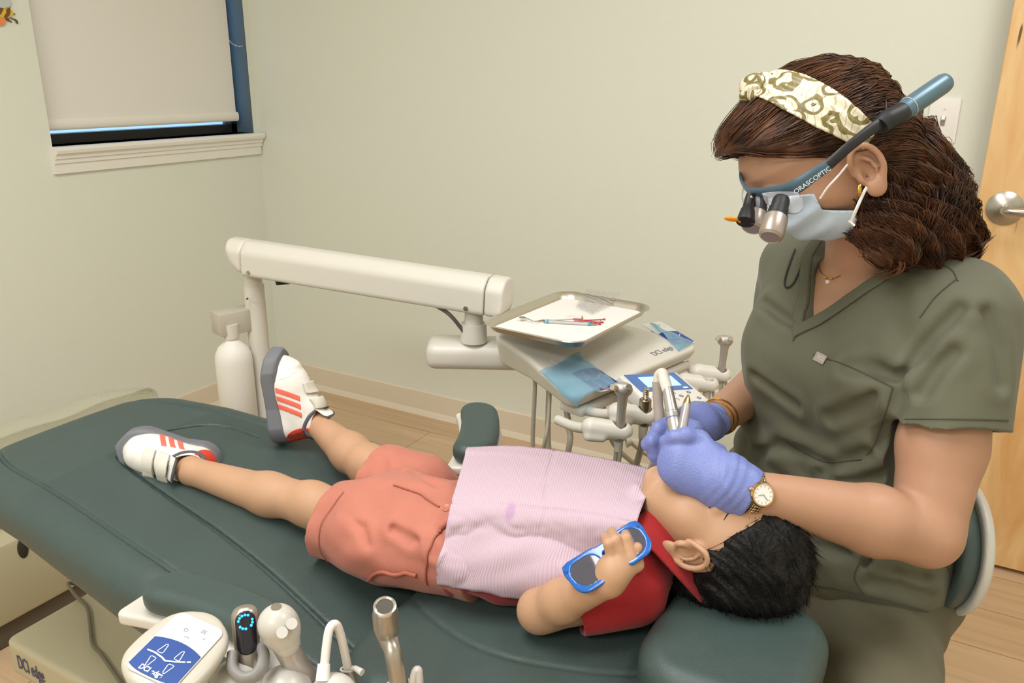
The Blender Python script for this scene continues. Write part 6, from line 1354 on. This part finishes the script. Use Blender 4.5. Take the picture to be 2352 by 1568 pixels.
def paisley():
    m = bpy.data.materials.new('paisley_satin'); m.use_nodes = True; nt = m.node_tree; N = nt.nodes; L = nt.links; b = N['Principled BSDF']; b.inputs['Roughness'].default_value = 0.35
    tc = N.new('ShaderNodeTexCoord'); n0 = N.new('ShaderNodeTexNoise'); n0.inputs['Scale'].default_value = 22; L.new(tc.outputs['Object'], n0.inputs['Vector'])
    ad_ = N.new('ShaderNodeMix'); ad_.data_type = 'VECTOR'; ad_.inputs[0].default_value = 0.035; L.new(tc.outputs['Object'], ad_.inputs[4]); L.new(n0.outputs['Color'], ad_.inputs[5])
    v = N.new('ShaderNodeTexVoronoi'); v.inputs['Scale'].default_value = 34; L.new(ad_.outputs[1], v.inputs['Vector'])
    w = N.new('ShaderNodeMath'); w.operation = 'MULTIPLY'; w.inputs[1].default_value = 17; L.new(v.outputs['Distance'], w.inputs[0]); s = N.new('ShaderNodeMath'); s.operation = 'SINE'; L.new(w.outputs[0], s.inputs[0])
    cr = N.new('ShaderNodeValToRGB'); cr.color_ramp.interpolation = 'CONSTANT'; e = cr.color_ramp.elements; e[0].position = 0.0; e[0].color = lin('#e6ddc4') + (1,); e[1].position = 0.70; e[1].color = lin('#7c7040') + (1,); mr = N.new('ShaderNodeMapRange'); mr.inputs[1].default_value = -1; L.new(s.outputs[0], mr.inputs[0]); L.new(mr.outputs[0], cr.inputs[0])
    # thin drawn lines
    w2 = N.new('ShaderNodeTexWave'); w2.inputs['Scale'].default_value = 38; w2.inputs['Distortion'].default_value = 9; w2.inputs['Detail'].default_value = 1; L.new(ad_.outputs[1], w2.inputs['Vector']); m2 = N.new('ShaderNodeMapRange'); m2.inputs[1].default_value = .90; m2.inputs[2].default_value = .96; m2.inputs[4].default_value = .55; L.new(w2.outputs['Fac'], m2.inputs[0])
    mx = N.new('ShaderNodeMix'); mx.data_type = 'RGBA'; L.new(m2.outputs[0], mx.inputs[0]); L.new(cr.outputs[0], mx.inputs[6]); mx.inputs[7].default_value = lin('#948a66') + (1,); L.new(mx.outputs[2], b.inputs['Base Color']); return m
PAIS = paisley()
hbo = sdf_obj('headband', band, WHC-.17, WHC+.17, .0024, PAIS, wom)
kc_ = trace(lambda P: scalp_smooth(P)-.004, 1738, 205, .8, 1.4)
kc_ = dep(1735, 198, 1.03) if kc_ is None else kc_
kn = nrm(kc_-WHC); kt = nrm(np.cross(kn, WX))
def knot(P):
    q = P-kc_; a, b, c = q@nrm(WX), q@kt, q@kn
    d = ell(np.stack([a, b, c], 1), (0, 0, .002), (.024, .022, .013)); r = np.hypot(b, c-.002)
    d = smin(d, ell(np.stack([a*.8+b*.6, b*.8-a*.6, c], 1), (0, 0, .008), (.021, .011, .011)), .004)
    return d-.0018*np.sin(np.arctan2(c, b)*5+a*190)
sdf_obj('knot', knot, kc_-.045, kc_+.045, .0018, PAIS, hbo)
# surgical mask
def mask_vol(P):
    q = wloc(P); qs = q.copy(); d = wom_head_smooth(P)/WS
    return d
def wom_head_smooth(P):
    q = wloc(P); q = q.copy(); q[:, 1] = q[:, 1]+.016*np.clip((.025-q[:, 2])/.025, 0, 1)+.70*np.maximum(-q[:, 2], 0); q[:, 2] = np.where(q[:, 2] < -.01, -.01+(q[:, 2]+.01)/.70, q[:, 2]); qs = q.copy(); qs[:, 0] = np.abs(qs[:, 0])
    d = ell(q, (0, 0.030, -0.030), (0.060, 0.064, 0.074)); d = smin(d, ell(q, (0, 0.050, -0.080), (0.042, 0.040, 0.032)), 0.03); d = smin(d, cap(q, (0, .088, -.002), (0, .104, -.024), .008, .012), .025); return smin(d, ell(q, (0, .082, -.062), (.030, .024, .030)), .03)*.85*WS
mA, mB = wl(1757, 452, .97), wl(1885, 450, .93)      # upper edge on the near side
def mask(P):
    q = wloc(P); x, y, z = q.T; ax = np.abs(x)
    d = wom_head_smooth(P)/WS-.0065-.0022*np.sin((z+.30*y)*240)*np.clip((y-.02)/.03, 0, 1)
    topz = np.interp(y, [.0, .03, .07, .10], [-.026, -.016, .000, .006])
    back = np.interp(z, [-.08, -.06, -.050, -.042, -.034, .0], [.012, .004, .004, .020, .034, .036])
    d2 = np.maximum(np.maximum(z-topz, back-y), -.078-z); return smax(np.abs(d)-.0018, d2, .0015)*WS
MASKM = mat('mask_blue', '#c6d8ea', 0.8, bump=0.25, bscale=900)
mko = sdf_obj('face_mask', mask, WHC-.17, WHC+.17, .0022, MASKM, wom)
LOOPM = mat('mask_elastic', '#e9e4dc', 0.7)
for pts in (([(1884, 456, .912), (1900, 432, .905), (1918, 412, .905), (1932, 396, .915), (1945, 380, .930)]), ([(1954, 512, .915), (1968, 478, .905), (1983, 444, .912), (1990, 432, .930)])):
    bm = bmesh.new(); add_tube(bm, smooth_path([dep(*p) for p in pts], 6), .0016, 8, True, (1.4, .8)); bm_obj('ear_loop', bm, LOOPM, mko)
bm = bmesh.new(); add_tube(bm, [dep(1950, 508, .914), dep(1962, 518, .914)], .0022, 8, True, (1.5, .7)); bm_obj('ear_loop', bm, LOOPM, mko)
# magnifying loupes
SLATE = mat('slate_frame', '#4a6273', 0.4); BLK = mat('matt_black', '#191a1c', 0.5); TITAN = mat('champagne_barrel', '#a99d94', 0.35, 0.55)
lp = empty('magnifying_loupes', 'slate blue surgical loupes with twin barrels and a long arm, worn by the woman', 'loupes', tuple(dep(1760, 440, .98)))
def fr_pt(x, y, z): return ww(x, y, z)
f0, f1 = wl(1830, 428, .935), wl(1722, 440, .985)
brow = [dep(1905, 378, .905), dep(1868, 402, .908), dep(1832, 426, .916), dep(1800, 437, .930), dep(1755, 441, .955), dep(1724, 440, .985), dep(1708, 424, 1.01), dep(1703, 405, 1.035), dep(1712, 388, 1.075)]
bm = bmesh.new(); add_tube(bm, smooth_path(brow, 7), [.0062, .0072, .0085, .0080, .0062, .0055, .0052, .005, .005], 14, True, (.45, 1.05)); bm_obj('frame', bm, SLATE, lp)
bm = bmesh.new(); add_tube(bm, smooth_path([dep(1902, 380, .905), dep(1950, 337, .900), dep(2000, 298, .905), dep(2030, 280, .912)], 6), [.0060, .0058, .0062, .0072], 12, True, (.55, 1.05)); bm_obj('temple', bm, BLK, lp)
bm = bmesh.new(); add_tube(bm, smooth_path([dep(2022, 290, .912), dep(2038, 276, .914), dep(2066, 262, .917), dep(2078, 252, .919)], 6), [.010, .0118, .0118, .0105], 18); bm_obj('joint', bm, BLK, lp)
bm = bmesh.new(); pa, pb = dep(2074, 255, .918), dep(2178, 184, .935); ax = nrm(pb-pa); add_tube(bm, [pa, pa+ax*.004, mid(pa, pb, .5), pb-ax*.010, pb-ax*.004, pb-ax*.0008, pb], [.0108, .0115, .0117, .0117, .0105, .007, .002], 24); bm_obj('battery_rod', bm, mat('rod_slate', '#5c7685', 0.35, 0.3), lp)
bm = bmesh.new(); pr_ = mid(pa, pb, .13); add_tube(bm, [pr_+.0118*(math.cos(t)*nrm(np.cross(ax, V3(0, 0, 1)))+math.sin(t)*nrm(np.cross(ax, np.cross(ax, V3(0, 0, 1))))) for t in np.linspace(0, 2*math.pi, 25)], .0005, 6, False); bm_obj('ring', bm, mat('pale_ring', '#b9c8d0', .4), lp)
txd = nrm(dep(1884, 402, .905)-dep(1846, 428, .908)); tz = -nrm(ray(1865, 414)); text_obj('lettering', 'ORASCOPTIC', .0072, frame(dep(1866, 414, .8985), txd, z=tz), mat('frame_ink', '#cdd4d8', .5), lp, extrude=.0002, sx=1.05)
CLEAR = glass_mat('clear_lens', '#e8e6f0', 0.04, 0.10)
def lens_sheet(name, pix):
    P = [dep(*p) for p in pix]; c = sum(P)/len(P)-nrm(ray(pix[0][0], pix[0][1]))*.004; bm = bmesh.new(); Q = smooth_path(P+[P[0]], 6); vc = bm.verts.new(tuple(c)); vs = [bm.verts.new(tuple(p)) for p in Q[:-1]]
    for i in range(len(vs)): bm.faces.new((vc, vs[i], vs[(i+1) % len(vs)]))
    o = bm_obj(name, bm, CLEAR, lp); md = o.modifiers.new('thick', 'SOLIDIFY'); md.thickness = .0016
    bm = bmesh.new(); add_tube(bm, Q, .0006, 6, False); bm_obj('lens_edge', bm, mat('lens_edge_grey', '#8d8f99', .2), o)
lens_sheet('lens', [(1752, 444, .950), (1800, 440, .928), (1834, 446, .915), (1844, 476, .912), (1828, 490, .915), (1798, 486, .928), (1765, 470, .945)])
lens_sheet('lens', [(1708, 428, 1.02), (1726, 444, .985), (1744, 452, .968), (1742, 476, .965), (1722, 482, .985), (1706, 458, 1.015)])
def scope(a, b, r, name='telescope'):
    t = bpy.data.objects.new(name, None); scene.collection.objects.link(t); t.parent = lp; ax = nrm(b-a); L = np.linalg.norm(b-a); Mx = frame(a, nrm(np.cross(ax, V3(0, 0, 1))), z=ax)
    bm = bmesh.new(); add_lathe(bm, [(0, -.004), (r*.62, -.004), (r*.70, 0), (r*.70, L*.20), (r*.78, L*.22), (r*.80, L*.40), (r*.92, L*.43), (r*.95, L*.50), (0, L*.50)], Mx, 28); bm_obj('eyepiece', bm, BLK, t, angle=R(30))
    bm = bmesh.new(); add_lathe(bm, [(0, L*.44), (r*.92, L*.45), (r*.98, L*.50), (r*.98, L*.58), (r, L*.60), (r, L*.88), (r*.94, L*.95), (r*.75, L), (r*.70, L*.985), (0, L*.985)], Mx, 28); bm_obj('barrel', bm, TITAN, t, angle=R(30))
scope(dep(1794, 462, .925), dep(1769, 546, .905), .0140)
scope(dep(1746, 460, .985), dep(1727, 526, .968), .0138)
lt = bpy.data.objects.new('headlight', None); scene.collection.objects.link(lt); lt.parent = lp
la, lb = dep(1724, 448, .975), dep(1712, 510, .960); bm = bmesh.new(); add_tube(bm, [la, mid(la, lb, .3), mid(la, lb, .5), mid(la, lb, .55), lb], [.0055, .0065, .0068, .0082, .0110], 18); bm_obj('housing', bm, BLK, lt)
_hl = bpy.data.lights.new('headlight_lamp', 'SPOT'); _hl.energy = 2.2; _hl.spot_size = R(13); _hl.spot_blend = 0.6; _hl.shadow_soft_size = 0.006; _ho = bpy.data.objects.new('headlight_lamp', _hl); scene.collection.objects.link(_ho)
_hp = lb+nrm(lb-la)*.006; _hz = -nrm(dep(1530, 1078, .985)-_hp); _ho.matrix_world = frame(_hp, nrm(np.cross(V3(0, 0, 1), _hz)), z=_hz)
bm = bmesh.new(); add_ball(bm, dep(1726, 453, .968), .0022); bm_obj('screw', bm, STEEL, lt)
bm = bmesh.new(); c = dep(1681, 503, .965); add_ball(bm, (0, 0, 0), .0085, (1.1, 1.0, .34), frame(c, nrm(CR*.97-CU*.15), z=nrm(CU+CR*.1))); add_tube(bm, [c+CR*.007, dep(1702, 508, .962)], .0026, 8); bm_obj('amber_filter', bm, mat('amber', '#ef9a12', 0.15, sss=0.2), lt)
# cords of the loupes: one loop behind the head, one down on the scrub top
bm = bmesh.new(); add_tube(bm, smooth_path([dep(2036, 272, .93), dep(2034, 232, .95), dep(2028, 205, .965), dep(2036, 194, .970), dep(2047, 204, .972), dep(2048, 222, .975)], 8), .0013, 8); bm_obj('cord', bm, BLK, lp)
cp = [trace(scrub_vol, x, y, .8, 1.7, .0022) for x, y in ((1826, 572), (1812, 610), (1802, 645), (1806, 660), (1822, 650), (1840, 612), (1853, 578))]; cp = [p for p in cp if p is not None]
if len(cp) > 4: bm = bmesh.new(); add_tube(bm, smooth_path(cp, 7), .0013, 8); bm_obj('cord', bm, BLK, lp)
# earring, necklace
GOLD = mat('gold', '#d9a94e', 0.2, 1.0)
ep = dep(1974, 434, .905); bm = bmesh.new(); add_tube(bm, [ep+.0052*(math.cos(t)*nrm(CU*.9+CR*.1)+math.sin(t)*nrm(CR*.45+_fw*.9)) for t in np.linspace(.3, 5.9, 20)], [.0016, .0024, .0028, .0024, .0016], 10); tag(bm_obj('earring', bm, GOLD), 'small gold hoop earring in the ear of the woman', 'earring')
def skin_w(P): return np.minimum(wom_body(P), 1)
nk_ = [trace(wom_body, x, y, .8, 1.6, .0008) for x, y in ((1886, 588), (1882, 608), (1884, 622), (1894, 634), (1910, 640), (1930, 632))]; nk_ = [p for p in nk_ if p is not None]
if len(nk_) > 3:
    ne = empty('necklace', 'fine gold necklace with a small clear stone in the neckline', 'necklace', tuple(nk_[2])); bm = bmesh.new(); add_tube(bm, smooth_path(nk_, 7), .0007, 6); bm_obj('chain', bm, GOLD, ne)
    pd = trace(wom_body, 1901, 647, .8, 1.6, .001)
    if pd is not None: bm = bmesh.new(); add_ball(bm, pd, .0034, u=8, v=6); bm_obj('stone', bm, mat('clear_stone', '#efeae4', 0.05, spec=.9), ne, False); bm = bmesh.new(); add_tube(bm, [nk_[3], mid(nk_[3], pd, .5), pd], .0009, 6); add_ball(bm, nk_[-2], .002, u=8, v=6); bm_obj('bail', bm, GOLD, ne)
# wristwatch on the near wrist
wc = dep(1730, 1128, .928); wax = nrm(Le-Lw); wcc = Lw+wax*((wc-Lw)@wax)
wz = -nrm(ray(1730, 1128)); wz = nrm(wz-wax*np.dot(wz, wax)); wy = np.cross(wz, wax); wa_r = 0.0275
wt = empty('wristwatch', 'two-tone wristwatch with a white round dial on the near wrist', 'watch', tuple(wcc+wz*wa_r))
def arm_only(P): return wom_arm(P, Ls, Le, Lw)
r_surf = wa_r
for _k in range(40):
    if float(arm_only((wcc+wz*r_surf)[None])[0]) > 0: r_surf -= .0005
    else: r_surf += .0005
Mw = frame(wcc+wz*(r_surf+.0005), wax, y=wy)
bm = bmesh.new(); add_lathe(bm, [(0, 0), (.0125, 0), (.0142, .002), (.0145, .0045), (.0135, .0065), (.0122, .0070), (.0118, .0058), (0, .0058)], Mw, 44); bm_obj('case', bm, mat('rose_gold', '#d9b483', .2, 1.0), wt, angle=R(25))
bm = bmesh.new(); add_lathe(bm, [(0, .0060), (.0118, .0060)], Mw, 40); bm_obj('dial', bm, mat('dial_white', '#f2ede6', .25), wt)
bm = bmesh.new()
for k in range(12):
    a = 2*math.pi*k/12; add_box(bm, (.0095, 0, .0062), (.0026, .0005, .0002), Mw @ Matrix.Rotation(a, 4, 'Z'))
bm_obj('numerals', bm, mat('dial_grey', '#a8a29b', .5), wt, False)
for a, l in ((R(200), .0062), (R(-40), .0085)):
    bm = bmesh.new(); add_box(bm, (l/2, 0, .0065), (l, .0006, .0003), Mw @ Matrix.Rotation(a, 4, 'Z')); bm_obj('hand', bm, mat('hand_blue', '#5f6a86', .3), wt, False)
bm = bmesh.new(); add_ball(bm, (-.0150, .0030, .0035), .0027, (1.1, 1, 1), Mw); bm_obj('crown', bm, mat('rose_gold', '#d9b483', .2, 1.0), wt)
TWO = mat('bracelet_steel', '#b9ab93', .25, 1.0)
bm = bmesh.new(); bg = bmesh.new()
for s in (-1, 1):
    for k in range(11):
        th = s*(.50+.155*k); dv = wz*math.cos(th)+wy*math.sin(th); rr = .02
        for _k in range(30): rr += .0005 if float(arm_only((wcc+dv*rr)[None])[0]) < .0010 else 0
        Mb_ = frame(wcc+dv*(rr+.0006), wax, z=dv)
        for dx, lx in ((-.0046, .0026), (.0046, .0026)): add_box(bm, (dx, 0, 0), (lx, .0040, .0022), Mb_, .0005, 1)
        add_box(bg, (0, 0, .0002), (.0056, .0040, .0022), Mb_, .0006, 1)
bm_obj('bracelet', bm, TWO, wt); bm_obj('centre_links', bg, mat('rose_gold', '#d9b483', .2, 1.0), wt)
# two thin bangles on the far wrist
bax = nrm(Re-Rw)
for k, (h, lb) in enumerate(((.026, 'thin gold bangle on the far wrist, next to the glove'), (.038, 'thin gold bangle on the far wrist, higher up the arm'))):
    c = Rw+bax*h; u = nrm(np.cross(bax, V3(0, 0, 1))); v = np.cross(bax, u); pts = []
    for t in np.linspace(0, 2*math.pi, 41):
        dv = u*math.cos(t)+v*math.sin(t)+bax*.22*math.sin(t+.6*k); rr = .018
        for _k in range(40): rr += .0005 if float(wom_arm((c+dv*rr)[None], Rs, Re, Rw)[0]) < .0008+.0008*k else 0
        pts.append(c+dv*rr)
    bm = bmesh.new(); add_tube(bm, pts, .0011, 8, False); tag(bm_obj('bangle', bm, GOLD), lb, 'bracelet', 'gold bangles on the far wrist')
# ------------------------------------------------------------------ instruments in her hands
hp = empty('dental_handpiece', 'silver dental handpiece held upright in the gloved hands', 'dental handpiece', tuple(dep(1548, 985, 1.02)))
MATS.pop('x', None); HPM = mat('handpiece_steel', '#c9c6c3', .34, .85)
a0, a1_ = dep(1556, 1012, 1.02), dep(1533, 892, 1.06); ax = nrm(a1_-a0); L = np.linalg.norm(a1_-a0); Mx = frame(a0, nrm(np.cross(ax, V3(0, 0, 1))), z=ax)
bm = bmesh.new(); add_lathe(bm, [(0, -.02), (.0070, -.02), (.0085, 0), (.0092, L*.30), (.0088, L*.46), (.0092, L*.47), (.0092, L*.52), (.0082, L*.54), (.0076, L*.80), (.0070, L), (0, L)], Mx, 28); bm_obj('body', bm, HPM, hp, angle=R(30))
bm = bmesh.new(); add_lathe(bm, [(.0091, L*.40), (.0095, L*.405), (.0095, L*.42), (.0091, L*.425)], Mx, 28); bm_obj('blue_ring', bm, mat('ring_blue', '#6b74b6', .35), hp)
bm = bmesh.new(); b0 = dep(1522, 862, 1.075); add_tube(bm, smooth_path([a1_-ax*.004, mid(a1_, b0, .6), b0+CU*.003, dep(1513, 862, 1.082), dep(1509, 880, 1.085)], 7), [.0072, .0076, .0070, .0064, .006], 16); bm_obj('cable_sleeve', bm, mat('sleeve_ivory', '#ddd5c8', .4), hp)
bm = bmesh.new(); add_tube(bm, smooth_path([dep(1509, 876, 1.085), dep(1512, 930, 1.085), dep(1516, 985, 1.085), dep(1512, 1040, 1.11), dep(1480, 1120, 1.16), dep(1450, 1180, 1.22)], 8), .0068, 12); bm_obj('hose', bm, mat('hose_grey', '#a59b8f', .45), hp)
bm = bmesh.new(); add_tube(bm, [a0-ax*.01, a0-ax*.05+V3(-.004, -.006, 0), dep(1536, 1076, .985)], [.006, .0045, .0045], 14); add_cyl(bm, dep(1536, 1072, .984), dep(1532, 1084, .980), .0048); bm_obj('working_head', bm, HPM, hp)
mi = empty('mirror_handle', 'grey tapered instrument handle with brass end beside the handpiece', 'dental instrument', tuple(dep(1566, 985, .975)))
m0, m1 = dep(1562, 1012, .962), dep(1577, 928, .985); ax = nrm(m1-m0)
bm = bmesh.new(); add_tube(bm, [m0-ax*.03, m0, mid(m0, m1, .6), m1], [.0055, .0062, .0058, .0050], 10); bm_obj('shaft', bm, mat('handle_grey', '#96908c', .35, .3), mi)
bm = bmesh.new(); add_tube(bm, [m1-ax*.001, m1+ax*.006, m1+ax*.0125, m1+ax*.0135], [.0050, .0038, .0014, .0004], 12); bm_obj('end_cone', bm, mat('brass_end', '#8c8158', .35, .8), mi)
bm = bmesh.new(); add_tube(bm, smooth_path([m0-ax*.03, dep(1546, 1060, .978), dep(1535, 1082, .975)], 5), [.0030, .0018, .0016], 8); bm_obj('neck', bm, STEEL, mi)
# ------------------------------------------------------------------ operator stool
stl = empty('operator_stool', 'operator stool with green cushioned backrest under the woman', 'stool', (-0.10, 1.23, 0))
SHELL = mat('shell_grey', '#c9c5bb', .4)
bm = bmesh.new(); add_lathe(bm, [(0, .40), (.12, .40), (.155, .415), (.165, .45), (.150, .478), (.10, .486), (0, .486)], MT(-.10, 1.23, 0), 48); bm_obj('seat', bm, GREEN, stl)
bm = bmesh.new(); add_cyl(bm, (-.10, 1.23, .10), (-.10, 1.23, .41), .026); bm_obj('gas_column', bm, STEEL, stl)
for k in range(5):
    a = 2*math.pi*k/5+.3; bm = bmesh.new(); add_tube(bm, [(-.10, 1.23, .105), (-.10+.12*math.cos(a), 1.23+.12*math.sin(a), .090), (-.10+.26*math.cos(a), 1.23+.26*math.sin(a), .070)], [.026, .022, .016], 12); bm_obj('base_arm', bm, STEEL, stl)
    bm = bmesh.new(); add_cyl(bm, (-.10+.26*math.cos(a)-.012*math.sin(a), 1.23+.26*math.sin(a)+.012*math.cos(a), .027), (-.10+.26*math.cos(a)+.012*math.sin(a), 1.23+.26*math.sin(a)-.012*math.cos(a), .027), .027, seg=20); add_cyl(bm, (-.10+.26*math.cos(a), 1.23+.26*math.sin(a), .03), (-.10+.26*math.cos(a), 1.23+.26*math.sin(a), .07), .008); bm_obj('caster', bm, BLK, stl)
bc = dep(2146, 1222, 1.17); bn = nrm(V3(-.80, -.52, .10)); Mbk = frame(bc, nrm(np.cross(V3(0, 0, 1), bn)), z=bn)
def sb(P, r0, r1, z0, z1, rr):
    x, y, z = P.T; zz = z-1.6*x*x-.6*y*y; d2 = ell(np.stack([x, y, 0*x], 1), (0, 0, 0), (r0, r1, 1)); a = d2+rr; b = np.abs(zz-(z0+z1)/2)-(z1-z0)/2+rr
    return np.hypot(np.maximum(a, 0), np.maximum(b, 0))+np.minimum(np.maximum(a, b), 0)-rr
sdf_obj('back_cushion', lambda P: sb(P, .128, .092, -.012, .020, .014), (-.2, -.14, -.06), (.2, .14, .12), .003, GREEN, stl, M=Mbk)
sdf_obj('back_shell', lambda P: sb(P, .136, .100, -.026, -.010, .007), (-.2, -.14, -.06), (.2, .14, .12), .003, SHELL, stl, M=Mbk)
bm = bmesh.new(); add_tube(bm, smooth_path([(-.02, 1.30, .40), tuple(mid(V3(-.02, 1.30, .38), bc-bn*.03, .55)+V3(.02, .02, -.06)), tuple(bc-bn*.045+V3(0, 0, -.05)), tuple(bc-bn*.022)], 8), .012, 12); bm_obj('back_bar', bm, STEEL, stl)
